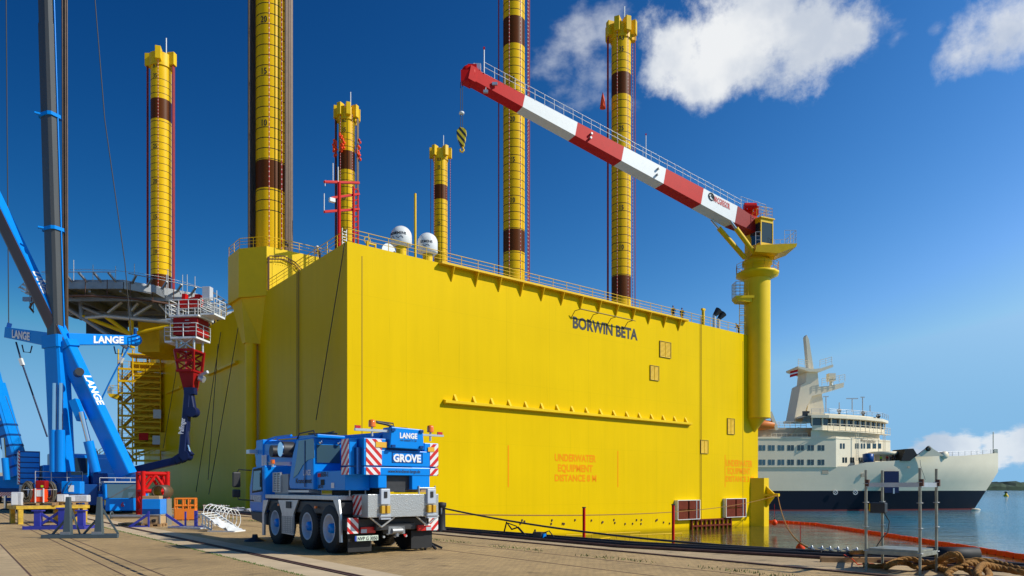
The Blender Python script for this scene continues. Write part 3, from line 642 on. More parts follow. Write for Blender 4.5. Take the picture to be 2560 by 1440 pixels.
rt = thing('yellow_mast', 'slim plain yellow pole standing between the two radomes', 'mast', PF.w((c.x, c.y, HT)), ROT)
MB().tube((0, 0, 0), (0, 0, CH + (HY - 484) / F * d - HT), .13, .12, n=10).build('pole', M['yel2'], rt); MB().box((-.3, -.3, 0), (.3, .3, .06)).build('base_plate', M['yel2'], rt)
# small fittings behind the rail
rt = thing('valve_stand', 'yellow pipe stand with a hand wheel behind the deck rail near the corner', 'pipework', P(2.5, 1.2), ROT)
MB().tube((0, 0, 0), (0, 0, .9), .12).tube((0, 0, .7), (.8, 0, .7), .1).tube((.8, 0, 0), (.8, 0, .8), .1).build('pipe', M['yel2'], rt); MB().path([(.3 * math.cos(R(a)), 0, .95 + .3 * math.sin(R(a))) for a in range(0, 360, 30)], .04, closed=True).build('hand_wheel', M['yel2'], rt)
# red antenna mast
c = PF.w(PF.on(890, 600, 0, 3)); c = at(888, 610, 78); fr = Fr((c.x, c.y, HT), ROT)
rt = thing('antenna_mast', 'red lattice antenna mast with white whip aerials above the hull corner', 'mast', fr.o, ROT)
s_ = 78 / F; zt = lambda y: CH + (HY - y) / F * 78 - HT
b = MB().tube((-1.9, 0, 0), (-1.9, 0, zt(468)), .2); b.tube((-.2, 0, 0), (-.2, 0, zt(468)), .12).tube((.6, .5, 0), (.6, .5, zt(468)), .08)
for i in range(10): z = zt(600) + i * .6; b.tube((-.2, 0, z), (.6, .5, z + .6), .04, n=4); b.tube((-.2, 0, z + .3), (.6, .5, z + .3), .035, n=4)
b.build('mast_frame', M['red'], rt)
b = MB()
for y in (472, 500, 538): b.beam((-3.6 if y != 500 else -2.8, 0, zt(y) - (.5 if y != 472 else .2)), (.6, .3, zt(y) + .9), .3, .22)
b.build('outrigger_arm', M['red'], rt)
b = MB()
for x, y0, y1 in ((-3.6, 548, 505), (-3.5, 486, 472), (-2.6, 470, 425), (-2.0, 468, 430), (-.2, 500, 470)): b.tube((x, 0, zt(y0)), (x, 0, zt(y1)), .05, n=5)
b.build('whip_aerial', M['white'], rt)
b = MB()
for i in range(22): b.box((-1.55, -.15, .3 + i * .3), (-1.1, -.1, .38 + i * .3))
b.box((-1.6, -.13, .1), (-1.54, -.07, 7)); b.box((-1.1, -.13, .1), (-1.04, -.07, 7)); b.build('ladder', M['white'], rt)
MB().cbox((-2.8, -.2, zt(518)), (.6, .4, .4)).build('radar_box', M['white'], rt)

# floodlights / cowls near the pedestal and other deck items
c = PF.on(1790, 815, 1, 1.2); rt = thing('cowl_vent', 'pair of dark cowl ventilators on grey pipes behind the deck rail', 'ventilator', P(c.x, 1.2), ROT)
for dx, dz in ((-.4, 2.5), (.6, 2.2)):
    MB().tube((dx, 0, 0), (dx, 0, dz - .4), .22, n=12).build('pipe', M['alu'], rt); MB().tube((dx, 0, dz - .5), (dx + .6, -.3, dz + .3), .25, .5, n=12).build('cowl', M['dark'], rt)
c = PF.on(1758, 800, 1, .8); rt = thing('pipe_post', 'short rust brown pipe post standing behind the deck rail', 'post', P(c.x, .8), ROT)
MB().tube((0, 0, 0), (0, 0, 2.2), .2).build('post', M['yel2'], rt); MB().cbox((0, 0, 2.3), (.6, .3, .25)).build('cap', M['yel2'], rt)

# ------------------------------------------------------------------ deck crane
pc = PF.w((PF.on(1893, 1200, 1, -.4).x, -.4, 0)); DP = pc.y; zc = lambda y: CH + (HY - y) / F * DP; sc_ = DP / F
dc = thing('pedestal_crane', 'yellow pedestal crane with a long red and white boom over the platform', 'crane', (pc.x, pc.y, 0))
rp = 31.5 * sc_
MB().tube((0, 0, zc(1046)), (0, 0, zc(690)), rp, n=48).build('pedestal', M['yel'], dc)
MB().lathe([(rp * .99, zc(1046)), (rp * .95, zc(1050)), (rp * .7, zc(1060)), (rp * .4, zc(1073)), (.2, zc(1085))], (-.5, .6, 0), 32).build('pedestal_foot', M['yel'], dc)
MB().box((-rp - .5, .3, zc(1000)), (-rp + 1, .9, zc(850))).build('web_plate', M['yel'], dc)
MB().lathe([(rp, zc(700)), (52 * sc_, zc(690)), (52 * sc_, zc(684)), (rp, zc(684))], n=12).build('walkway', M['yel'], dc)
b = MB(); b.rail([(51 * sc_ * math.cos(R(a)), 51 * sc_ * math.sin(R(a)), zc(684)) for a in range(0, 360, 30)], 1.25, .035, closed=True, step=2.5).build('railing', M['yel2'], dc)
MB().lathe([(rp * 1.02, zc(684)), (rp * 1.02, zc(665)), (rp * 1.15, zc(663)), (rp * 1.15, zc(655)), (rp, zc(653))], n=40).build('slew_ring', M['yel'], dc)
b = MB(); b.tube((0, 0, zc(654)), (0, 0, zc(600)), rp * .98, rp * .95, n=32); b.tube((0, 0, zc(600)), (-.4, 0, zc(575)), rp * .95, rp * .75, n=32); b.build('slew_column', M['yel2'], dc)
# ladder platform at the side
b = MB(); x0 = -(1890 - 1828) * sc_; b.box((x0, -1.6, zc(752)), (-rp * .5, .3, zc(746))); b.prism([(x0, zc(752)), (-rp * .7, zc(752)), (-rp * .7, zc(762)), (x0 + .4, zc(760))], 1, -1.5, .2); b.build('ladder_landing', M['yel'], dc)
b = MB(); b.rail([(-rp, -1.55, zc(746)), (x0, -1.55, zc(746)), (x0, .2, zc(746)), (-rp, .3, zc(746))], 1.9, .035, mid=3, step=.5)
for xx in (x0 + .6, x0 + 1.3): b.tube((xx, -1.2, HT), (xx, -1.2, zc(746)), .05, n=5)
for i in range(18): z = HT + .3 + i * .3; b.tube((x0 + .6, -1.2, z), (x0 + 1.3, -1.2, z), .025, n=4)
for i in range(5): z = HT + 1.5 + i; b.path([(x0 + .95 + .45 * math.cos(R(a)), -1.3 + .5 * math.sin(R(a)), z) for a in range(180, 361, 30)], .03, 4)
b.build('caged_ladder', M['yel2'], dc)
# boom
BW = lambda px, py, d: at(px, py, d) - V(pc.x, pc.y, 0)
b0 = V(-1.4, -1.2, zc(575)); tipw = at(1172, 190, 78); b1 = tipw - V(pc.x, pc.y, 0)
L_ = (b1 - b0).length; bx, by, bz = basis(b0, b1)
def tpx(px):
    lo_, hi_ = 0, 1.1
    for _ in range(40):
        m_ = (lo_ + hi_) / 2; p = b0 + (b1 - b0) * m_ + V(pc.x, pc.y, 0); x = 1280 + p.x / p.y * F
        lo_, hi_ = (m_, hi_) if x > px else (lo_, m_)
    return lo_
def bp(t): return b0 + (b1 - b0) * t
def bh(t): return 2.45 - 1.15 * t
cuts = [1828, 1744, 1651, 1547, 1432, 1302, 1185]; cols = ['white', 'red', 'white', 'red', 'white', 'red']
for i, cname in enumerate(cols):
    ta, tb = tpx(cuts[i]), tpx(cuts[i + 1]); MB().beam(bp(ta), bp(tb), 1.9 - .5 * ta, bh(ta), 1.9 - .5 * tb, bh(tb)).build('boom_section', M[cname], dc)
MB().beam(bp(-.02), bp(tpx(1828)), 1.7, 1.7, 1.9, 2.4).build('boom_foot', M['dred'], dc)
b = MB(); t9 = tpx(1185)
b.beam(bp(t9), bp(t9 + .02), 1.5, 1.6); b.lathe([(.02, -.5), (.75, -.5), (.75, .5), (.02, .5)], bp(1.0) + V(0, 0, .2), 16, 'Y'); b.cbox(bp(1.01) + V(0, 0, -.4), (.9, 1.0, 1.2)); b.cbox(bp(.99) + V(0, 0, 1.0), (1.0, 1.0, .5)); b.build('boom_head', M['red'], dc)
# walkway rail on the boom
b = MB(); upv = V(0, 0, 1)
side = bx if bx.y < 0 else -bx
def edge(t, h): return bp(t) + side * .75 + by * (bh(t) / 2) * (1 if by.z > 0 else -1) + V(0, 0, h)
ts = [tpx(1840) + (tpx(1200) - tpx(1840)) * i / 30 for i in range(31)]
for h in (1.2, .65): b.path([edge(t, h) for t in ts], .035, 5)
for t in ts: b.tube(edge(t, -.05), edge(t, 1.2), .03, n=4)
for h in (1.0, .55): b.path([edge(t, h) - side * 1.4 for t in ts], .025, 4)
for t in ts[::2]: b.tube(edge(t, -.05) - side * 1.4, edge(t, 1) - side * 1.4, .025, n=4)
b.build('boom_railing', M['galv'], dc)
b = MB(); b.tube(edge(tpx(1200), 0), edge(tpx(1200), 2.6), .06); b.tube(edge(tpx(1602), 0), edge(tpx(1602), 3.0), .05); b.build('light_pole', M['white'], dc)
b = MB().cbox(edge(tpx(1200), 2.7), (.2, .2, .25)).cbox(edge(tpx(1602), 3.0), (.15, .15, .2)); b.build('warning_lamp', M['rlamp'], dc)
b = MB(); b.cbox(bp(tpx(1215)) + V(0, -.9, -1.2), (.5, .3, .25)).cbox(bp(tpx(1228)) + side * .9, (.6, .3, .3)); b.tube(bp(tpx(1215)) + V(0, -.9, -1.1), bp(tpx(1215)) + V(0, -.5, 0), .04); b.build('floodlight', M['galv'], dc)
b = MB().cbox(bp(tpx(1193)) + V(0, 0, 1.4), (.8, .6, .7)); b.build('control_box', M['white'], dc)
b = MB()
for px, k in ((1466, .25), (1466, -.35), (1632, .45), (1632, -.45)): p = bp(tpx(px)) + side * (1.9 - .5 * tpx(px)) / 2 + by * k * .9; b.tube(p, p + side * .35, .14, n=8)
b.build('lug', M['steel'], dc)
# maker's name on the boom
ta, tb = tpx(1767), tpx(1812); n_ = side
b = MB(); tl = (bp(ta) - bp(tb)).length; vs, fs = textgeo('MACGREGOR', .03, 'LEFT'); xm = max(v.x for v in vs); dirb = (bp(tb) - bp(ta)); 
dirr = (bp(tpx(1772)) - bp(tpx(1812))); p0 = bp(tpx(1772)) + side * (1.0 - .25 * ta) + V(0, 0, .15)
b.add([p0 - dirr.normalized() * (v.x / xm * dirr.length) + V(0, 0, v.y * .8) for v in vs], fs); b.build('lettering', M['rtext'], dc)
b = MB(); cc_ = bp(tpx(1766)) + side * (1.0 - .25 * ta) + V(0, 0, .55); dn = dirr.normalized(); b.path([cc_ + dn * .45 * math.cos(R(a)) + V(0, 0, .45 * math.sin(R(a))) for a in range(0, 360, 30)], .07, 5, True); b.path([cc_ + dn * .3 + V(0, 0, -.1), cc_ + V(0, 0, .2), cc_ - dn * .3 + V(0, 0, -.1)], .06); b.build('emblem', M['black2'], dc)
# luffing cylinders
for dy, (xa, ya), (xb, yb) in ((-1.3, (1862, 645), (1785, 578)), (-2.4, (1885, 632), (1812, 568))):
    pa = at(xa, ya, DP + dy) - V(pc.x, pc.y, 0); tt = tpx(xb + 4); pb = bp(tt) - V(0, 0, bh(tt) / 2 + .1) + side * (.8 if xb > 1800 else -.8); m_ = pa.lerp(pb, .78)
    bb = MB().tube(pa, m_, .33, n=14).build('cylinder', M['yel2'], dc); MB().tube(m_, pb, .17, n=10).build('rod', M['chrome'], bb)
# winch platform behind the boom foot
b = MB(); b.beam(V(-2.6, -1, zc(545)), V(1.0, .2, zc(560)), 1.8, .25); b.cbox((-1.0, -.2, zc(532)), (1.8, 1.4, 1.2)); b.tube((-2.2, -1.2, zc(525)), (-.6, -1.2, zc(525)), .5, n=14); b.build('winch', M['red'], dc)
b = MB().rail([(-2.8, -1.6, zc(530)), (.8, -1.2, zc(548)), (1.2, .8, zc(548))], 1.5, .035, step=.9).build('railing', M['galv'], dc)
# cab and its platform
cx = (1912 - 1890) * sc_; X = lambda px: (px - 1893) * sc_
b = MB().prism([(X(1868), zc(648)), (X(1925), zc(652)), (X(1968), zc(636)), (X(1970), zc(628)), (X(1872), zc(632))], 1, -3.2, .6); b.build('cab_platform', M['yel2'], dc)
b = MB().rail([(X(1940), -3.1, zc(630)), (X(1968), -3.1, zc(630)), (X(1968), .5, zc(630)), (X(1940), .5, zc(630))], 1.9, .035, step=1); b.build('railing', M['galv'], dc); MB().rail([(X(1870), -3.1, zc(632)), (X(1882), -3.1, zc(632))], 1.8, .035).build('railing', M['galv'], dc)
z0, z1 = zc(630), zc(564)
b = MB()
fx = Fr((X(1884), -2.9, 0), 24)
def cabp(x, y, z): q = Matrix.Rotation(R(24), 3, 'Z') @ V(x, y, 0); return V(X(1884) + q.x, -2.9 + q.y, z)
wd, dp = 2.2, 2.6
def cabbox(mb, x0, x1, y0, y1, za, zb): mb.add([cabp(x, y, z) for z in (za, zb) for x, y in ((x0, y0), (x1, y0), (x1, y1), (x0, y1))], [(0, 3, 2, 1), (4, 5, 6, 7), (0, 1, 5, 4), (1, 2, 6, 5), (2, 3, 7, 6), (3, 0, 4, 7)])
cabbox(b, 0, wd, 0, dp, z0, z0 + .4); cabbox(b, 0, wd, 0, dp, z1 - .5, z1)
for x, y in ((0, 0), (wd - .14, 0), (0, dp - .14), (wd - .14, dp - .14), (wd - .14, dp * .5)): cabbox(b, x, x + .14, y, y + .14, z0 + .4, z1 - .5)
cabbox(b, -.15, wd + .1, -.2, dp, z1, z1 + .15)
co = b.build('cab', M['yel2'], dc); g = MB(); cabbox(g, .06, wd - .06, .06, dp - .06, z0 + .38, z1 - .48); g.build('window', M['glass'], co)
b = MB().rail([cabp(.2, .2, z1 + .15), cabp(wd, .2, z1 + .15), cabp(wd, dp, z1 + .15), cabp(.2, dp, z1 + .15)], 1.5, .03, closed=True, step=.9).build('railing', M['yel2'], dc)
b = MB().beam((X(1905), -1, zc(646)), (X(1950), -2, zc(640)), .4, .4).tube((X(1900), -1.5, zc(640)), (X(1925), -1.5, zc(652)), .35).build('support', M['yel2'], dc)
# hoist rope and hook block (hang from the boom: a thing of their own)
hp = at(1154, 205, 77.5); hk = thing('hook_block', 'yellow and black hook block hanging from the boom tip', 'hook', (hp.x, hp.y, at(0, 380, 77.5).z))
hz = lambda y: (380 - y) / F * 77.5
b = MB().tube((-.12, 0, hz(325)), (-.12, 0, hz(205)), .035, n=5).tube((.1, 0, hz(325)), (.1, 0, hz(205)), .035, n=5); b.build('hoist_rope', M['wire'], hk)
b = MB().prism([(-.55, hz(330)), (-.2, hz(320)), (.45, hz(324)), (.55, hz(335)), (.3, hz(366)), (-.15, hz(366)), (-.5, hz(345))], 1, -.3, .3); b.build('block', M['strH'], hk, bev=.05)
b = MB().path([(.1, 0, hz(364)), (.12, 0, hz(370)), (.25, 0, hz(375)), (.1, 0, hz(381)), (-.15, 0, hz(378)), (-.15, 0, hz(373))], .1, 8); b.build('hook', M['yel2'], hk)
b = MB().lathe([(.03, -.15), (.28, -.1), (.28, .1), (.03, .15)], (0, 0, hz(283)), 12); b.build('limit_weight', M['white'], hk)

# ------------------------------------------------------------------ foreground mobile crane (x right, y forward, origin at its rear left wheel line)
TF = Fr((-4.64, 18.5, 0), ROT)
tr = thing('mobile_crane', 'blue three axle mobile crane parked in the middle foreground, rear towards us', 'mobile crane', TF.o, ROT)
W_ = 2.62
def zt_(py, y, x=0): return TF.w((x, y, 0)).y * (HY - py) / F + CH
b = MB(); b.box((.45, -.3, .75), (2.2, 6.3, 1.3)); b.box((.75, -.9, .62), (1.9, 6.0, .8)); b.build('chassis', M['dark'], tr, bev=.02)
b = MB(); b.box((0.02, -.3, 1.02), (.5, 4.95, 1.36)); b.box((W_ - .5, -.3, 1.02), (W_ - .02, 4.95, 1.36)); b.build('mudguard', M['dark'], tr, bev=.03)
b = MB(); b.box((-.02, -.25, 1.40), (W_ + .02, 5.05, 1.53)); b.build('deck', M['alu'], tr, bev=.015)
# wheels
def wheel(x, y, out=-1):
    r = .655; w2 = .22; c = V(x, y, r)
    t = MB().lathe([(.34, -w2), (.58, -w2), (.635, -w2 * .85), (r, -w2 * .5), (r, w2 * .5), (.635, w2 * .85), (.58, w2), (.34, w2)], c, 48, 'X')
    for k in range(44):
        a = 2 * math.pi * k / 44; cc = c + V(0, math.cos(a), math.sin(a)) * (r - .005)
        for sx in (-1, 1): t.beam(cc + V(sx * .03, 0, 0), cc + V(sx * .19, math.sin(a) * -.03, math.cos(a) * .03), .035, .03, up=V(0, math.cos(a), math.sin(a)))
    w0 = t.build('wheel', M['black'], tr)
    s = out * w2
    rm = MB().lathe([(.385, s * 1.03), (.355, s * 1.06), (.33, s * .95), (.31, s * .3), (.20, s * .2), (.05, s * .2)], c, 36, 'X').build('rim', M['lilac'], w0)
    hb = MB().lathe([(.02, s * 1.02), (.11, s * 1.0), (.13, s * .9), (.14, s * .2)], c, 20, 'X').build('hub', M['blue'], w0)
    for k in range(10):
        pass
for y in (.29, 1.75, 4.22):
    wheel(.22, y, -1); wheel(W_ - .22, y, 1)
# side panels between the wheels
def spt(px, py): return TF.on(px, py, 0, -.03)
b = MB()
pts = [spt(x, y) for x, y in ((697, 1250), (747, 1250), (735, 1285), (735, 1338), (706, 1333), (706, 1283))]; b.prism([(p.y, p.z) for p in pts], 0, -.05, 0.0); so_ = b.build('side_panel', M['alu'], tr)
g = MB(); p0, p1 = spt(708, 1330), spt(733, 1292)
for i in range(7): y = p0.y + (p1.y - p0.y) * i / 6; g.box((-.06, y - .008, p0.z), (-.05, y + .008, p1.z))
for i in range(9): z = p0.z + (p1.z - p0.z) * i / 8; g.box((-.062, p1.y, z - .008), (-.052, p0.y, z + .008))
g.build('grid', M['steel'], so_)
c = spt(724, 1262); MB().cbox((-.06, c.y, c.z), (.04, .34, .2)).build('hatch', M['dark'], so_)
b = MB(); pts = [spt(x, y) for x, y in ((660, 1250), (672, 1250), (662, 1285), (662, 1338), (657, 1338), (657, 1283))]; b.prism([(p.y, p.z) for p in pts], 0, -.05, 0.0).build('side_panel', M['alu'], tr)
b = MB(); pts = [spt(x, y) for x, y in ((834, 1248), (848, 1248), (852, 1285), (854, 1356), (850, 1356), (849, 1292))]; b.prism([(p.y, p.z) for p in pts], 0, -.05, 0.0).build('side_panel', M['alu'], tr)
for px in (698, 790): c = spt(px, 1262 if px == 698 else 1268); MB().cbox((-.04, c.y, c.z), (.05, .1, .06)).build('marker_lamp', M['orlamp'], tr)
# carrier cab
yc0, yc1 = 5.08, 6.45; prof = [(yc0, .95), (6.3, .95), (yc1, 1.05), (yc1 + .02, 1.75), (6.2, 2.4), (yc0, 2.45)]
cb_ = MB().prism(prof, 0, -.04, 1.1).build('cab', M['blue'], tr, bev=.05)
a, c = TF.on(657, 1224, 0, -.05), TF.on(640, 1175, 0, -.05)
MB().prism([(5.3, 1.68), (6.12, 1.62), (6.0, 2.28), (5.35, 2.32)], 0, -.055, -.045).build('side_window', M['glassb'], cb_)
MB().prism([(5.22, 1.62), (6.2, 1.56), (6.08, 2.34), (5.28, 2.38)], 0, -.048, -.04).build('window_seal', M['black'], cb_)
b = MB(); b.path([(-.1, 6.1, 2.3), (-.42, 6.35, 2.33), (-.5, 6.35, 2.2)], .02); b.path([(-.5, 6.35, 1.6), (-.45, 6.3, 1.35), (-.05, 6.0, 1.32)], .02); b.build('mirror_arm', M['dark'], tr)
MB().cbox((-.5, 6.35, 2.0), (.26, .1, .5)).build('mirror', M['dark'], tr, bev=.04); MB().cbox((-.5, 6.35, 1.55), (.26, .1, .26)).build('mirror', M['dark'], tr, bev=.04)
b = MB(); b.prism([(yc0 - .1, .55), (6.35, .7), (6.5, .95), (yc0 - .1, .95)], 0, 0, 2.6).build('front_bumper', M['dark'], tr, bev=.03)
MB().box((.02, 4.95, 1.0), (W_ - .02, 6.2, 1.38)).build('front_deck', M['blued'], tr, bev=.02)
pts = MB()
def ttext(st, y0, y1, z, h, m, x=-.03, bold=.03, name='lettering', par=None):     # on the left side, reading left to right = front to back
    vs, fs = textgeo(st, bold, 'LEFT'); xm = max(v.x for v in vs); hm = max(v.y for v in vs)
    return MB().add([(x, y0 + (y1 - y0) * v.x / xm, z + v.y / hm * h) for v in vs], fs).build(name, m, par or tr)
def rtext(st, x0, x1, z, h, m, y, bold=.03, par=None):
    vs, fs = textgeo(st, bold, 'LEFT'); xa = min(v.x for v in vs); xm = max(v.x for v in vs); hm = max(v.y for v in vs)
    return MB().add([(x0 + (x1 - x0) * (v.x - xa) / (xm - xa), y, z + v.y / hm * h) for v in vs], fs).build('lettering', m, par or tr)
MB().box((-.055, 5.3, 1.28), (-.045, 6.3, 1.5)).build('sign_board', M['lilac'], tr)
ttext('LANGE', 6.22, 5.35, 1.3, .17, M['wtext'], -.062)
# grille and engine box behind the carrier cab
b = MB(); g0 = MB(); b.box((.12, 3.5, 1.53), (1.2, 4.6, 2.15)); b.build('engine_box', M['steel'], tr, bev=.02)
b = MB(); b.box((.08, 4.0, 1.6), (.12, 4.06, 2.2)); b.box((.08, 4.3, 1.6), (.12, 4.34, 2.2)); b.box((.08, 4.6, 1.6), (.12, 4.66, 2.2))
for i in range(9): b.box((.09, 4.06, 1.6 + i * .072), (.13, 4.6, 1.63 + i * .072))
b.build('grille', M['alu'], tr)
MB().box((.13, 4.05, 1.6), (.16, 4.6, 2.2)).build('grille_back', M['black'], tr)
MB().tube((.2, 5.0, 2.5), (.2, 5.0, 2.62), .07, n=12).build('beacon', M['orlamp'], tr); MB().tube((.2, 5.0, 2.4), (.2, 5.0, 2.5), .04, n=8).build('beacon_stem', M['galv'], tr)
# turntable and superstructure
MB().tube((1.31, 1.2, 1.5), (1.31, 1.2, 1.68), .75, n=32).build('turntable', M['dark'], tr)
b = MB(); b.box((.06, -.55, 1.66), (.75, 1.25, 2.18)); b.box((.75, -1.0, 1.72), (1.0, 2.6, 2.2)); b.box((1.75, -1.0, 1.68), (2.3, 2.6, 2.3)); b.build('superstructure', M['blue'], tr, bev=.02)
b = MB(); b.box((.8, -.85, 1.7), (1.95, .2, 2.04)); b.box((1.0, -.9, 1.62), (1.6, -.2, 1.75)); b.build('winch_frame', M['dark'], tr)
MB().box((1.95, -.85, 1.78), (2.3, -.2, 2.06)).build('frame_end', M['blue'], tr, bev=.02)
# operator cab
cp = [(1.25, 1.68), (2.95, 1.7), (3.05, 1.85), (2.75, 2.7), (2.45, 3.12), (1.28, 3.12)]
oc = MB().prism(cp, 0, -.03, .8).build('operator_cab', M['blue'], tr, bev=.03)
gp = [TF.on(x, y, 0, -.04) for x, y in ((733, 1196), (741, 1150), (747, 1102), (784, 1096), (786, 1145), (770, 1150), (757, 1163), (745, 1185))]
MB().prism([(p.y, p.z) for p in gp], 0, -.045, -.034).build('side_window', M['glassb'], oc)
c = TF.on(762, 1130, 0, -.05); MB().box((-.06, c.y - .02, 1.75), (-.045, c.y + .02, 3.05)).build('door_seam', M['blued'], oc)
rg = [(.06, 2.42), (.74, 2.42), (.74, 2.92), (.06, 2.92)]
MB().prism([(x, z) for x, z in rg], 1, 1.222, 1.236).build('rear_window', M['glassb'], oc)
b = MB().prism([(.02, 3.1), (.84, 3.1), (.84, 3.18), (.02, 3.2)], 1, 1.1, 2.5).build('roof', M['blue'], oc, bev=.02)
b = MB().path([(0, 2.5, 3.14), (0, 2.3, 3.28), (0, 1.3, 3.3), (0, 1.2, 3.16)], .02).path([(.6, 2.5, 3.14), (.6, 2.3, 3.28), (.6, 1.3, 3.3)], .02).path([(.1, 1.9, 3.25), (.7, 1.3, 3.25)], .025).build('roof_rail', M['dark'], oc)
for x in (.14, .68): MB().lathe([(.01, -.05), (.06, -.03), (.06, .03), (.01, .05)], (x, 1.15, 2.98), 12, 'Y').build('work_lamp', M['chrome'], oc)
ttext('LANGE', 1.95, 1.42, 2.08, .15, M['wtext'], -.04); ttext('Krandienst', 2.5, 1.35, 1.86, .14, M['black2'], -.04)
ttext('3050-1', .95, .5, 2.03, .12, M['black2'], .05); ttext('GROVE', 1.15, .8, 1.72, .09, M['black2'], .05)
MB().box((.048, .95, 2.02), (.055, 1.15, 2.12)).build('badge', M['red'], tr); MB().box((.046, .72, 1.8), (.055, .95, 1.95)).build('vent', M['black'], tr); MB().box((.046, .1, 1.72), (.055, .28, 1.86)).build('sticker', M['wtext'], tr)
b = MB().box((-.06, 1.5, 1.6), (.3, 3.0, 1.66)).build('step', M['alu'], tr)
# main boom, telescoped in, lying over the carrier
bo = MB(); bo.beam((1.42, -.6, 2.72), (1.42, 8.1, 2.98), .86, .95, .82, .85, ch=.28).build('boom', M['blue'], tr)
b = MB(); b.beam((1.42, 8.1, 2.98), (1.42, 8.8, 2.98), .9, .98); b.beam((1.42, 8.8, 3.1), (1.42, 9.2, 2.9), .7, .5); b.tube((1.1, 8.95, 3.2), (1.75, 8.95, 3.2), .2, n=16); b.tube((1.1, 9.05, 2.7), (1.75, 9.05, 2.7), .18, n=16); b.build('boom_head', M['blue'], tr, bev=.02)
b = MB(); b.path([(1.2, 6, 3.5), (1.2, 7.5, 3.52), (1.2, 8.9, 3.42)], .04).path([(1.6, 5, 3.45), (1.6, 8.3, 3.55), (1.6, 8.9, 3.3)], .03); b.build('hoses', M['blue'], tr)
b = MB().cbox((.82, 8.8, 3.05), (.3, .35, .14)); b.build('head_lamp_box', M['alu'], tr)
for k in range(3): MB().box((.95, 7.7 + k * .18, 2.3), (.97, 7.8 + k * .18, 2.9)).build('head_stripe', M['wtext'], tr)
b = MB(); b.tube((.95, 6.1, 2.95), (.55, 6.1, 2.95), .2, n=20).tube((.97, 5.3, 2.98), (.6, 5.3, 2.98), .26, n=20); b.build('hose_drum', M['dark'], tr); MB().tube((.6, 5.3, 2.98), (.56, 5.3, 2.98), .24, n=20).build('drum_plate', M['chrome'], tr)
MB().tube((1.42, 3.0, 1.9), (1.42, 5.6, 2.55), .17, n=16).build('lift_cylinder', M['blued'], tr)
# counterweight
x0, x1, yb = .06, 2.56, -1.02; zb_, zt2 = 2.05, 2.99
cw_ = MB(); cw_.box((x0 + .28, yb, zb_ + .235), (x1, -.35, 2.7)); cw_.box((x0 + .28, yb, zb_), (x1, -.35, zb_ + .21)); cw_.box((x0 + .28, yb, 2.7), (.98, -.35, zt2)); cw_.box((2.12, yb, 2.7), (x1, -.35, zt2 - .06)); cw_.box((x0, yb + .25, zb_ + .235), (x0 + .22, -.3, zt2)); cw_.box((x0, yb + .25, zb_), (x0 + .22, -.3, zb_ + .21))
cwo = cw_.build('counterweight', M['blue'], tr, bev=.018)
MB().box((.2, yb + .12, zb_ + .02), (x1 - .02, -.5, 2.75)).build('counterweight_core', M['blued'], tr)
MB().box((x0 + .34, yb - .012, zb_ + .25), (x0 + .78, yb + .0, zt2 - .02)).build('warning_panel', M['strA'], cwo); MB().box((x0 + .34, yb - .012, zb_ + .01), (x0 + .74, yb, zb_ + .2)).build('warning_panel', M['strA'], cwo)
MB().box((x1 - .27, yb - .012, zb_ + .25), (x1 - .01, yb, zt2 - .08)).build('warning_panel', M['strB'], cwo); MB().box((x1 - .27, yb - .012, zb_ + .01), (x1 - .01, yb, zb_ + .2)).build('warning_panel', M['strB'], cwo)
MB().box((x0 - .012, yb + .27, zb_ + .25), (x0, -.34, zt2 - .02)).build('warning_panel', M['strS'], cwo); MB().box((x0 - .012, yb + .27, zb_ + .01), (x0, -.34, zb_ + .2)).build('warning_panel', M['strS'], cwo)
MB().box((x0 + .6, yb - .03, 2.76), (x0 + .92, yb - .018, 2.9)).build('sticker', mat('yellow_sticker', (.8, .42, .02)), cwo); MB().box((x1 - .34, yb - .03, 2.7), (x1 - .14, yb - .018, 2.82)).build('sticker', mat('yellow_sticker', (.8, .42, .02)), cwo)
b = MB(); fx0, fx1, fz0, fz1 = 1.14, 2.06, 2.38, 2.66
for X0, X1, Z0, Z1 in ((fx0, fx1, fz0, fz0 + .02), (fx0, fx1, fz1 - .02, fz1), (fx0, fx0 + .02, fz0, fz1), (fx1 - .02, fx1, fz0, fz1)): b.box((X0, yb - .012, Z0), (X1, yb, Z1))
b.build('name_frame', M['blued'], cwo)
rtext('GROVE', 1.17, 2.0, 2.41, .2, M['wtext'], yb - .02, .06, cwo)
rtext('www.krandienst-lange.de', 1.02, 1.98, 2.12, .085, M['black2'], yb - .015, .02, cwo)
# rear hoist cover and light bar
hc = MB().prism([(1.02, 2.76), (2.04, 2.74), (2.0, 3.27), (1.06, 3.3)], 1, yb - .12, yb + .35).build('hoist_cover', M['blue'], tr, bev=.02)
rtext('LANGE', 1.3, 1.82, 3.02, .14, M['wtext'], yb - .13, .06, hc); rtext('+49 038209 71 50', 1.3, 1.8, 2.94, .04, M['black2'], yb - .13, .02, hc)
for x, z in ((1.1, 3.22), (1.1, 2.8), (1.94, 3.22), (1.94, 2.8)): MB().cbox((x, yb - .14, z), (.1, .06, .07)).build('lug', M['blued'], hc)
MB().tube((1.3, -.6, 3.1), (1.8, -.6, 3.1), .25, n=20).build('winch_drum', M['dark'], tr)
b = MB().box((.1, yb - .02, 3.16), (1.05, yb + .06, 3.22)).box((2.05, yb - .02, 3.12), (2.72, yb + .06, 3.17)); lb = b.build('light_bar', M['alu'], tr)
for x, z in ((.58, 3.22), (2.32, 3.17)): MB().lathe([(.09, 0), (.09, .12), (.08, .17), (.01, .19)], (x, yb + .02, z + .06), 16).build('beacon', M['orlamp'], lb); MB().tube((x, yb + .02, z - .18), (x, yb + .02, z + .06), .03).build('beacon_stem', M['galv'], lb)
for x, z in ((.18, 3.23), (2.62, 3.18)): MB().cbox((x, yb + .02, z + .03), (.14, .06, .07)).build('side_lamp', M['rlamp'], lb)
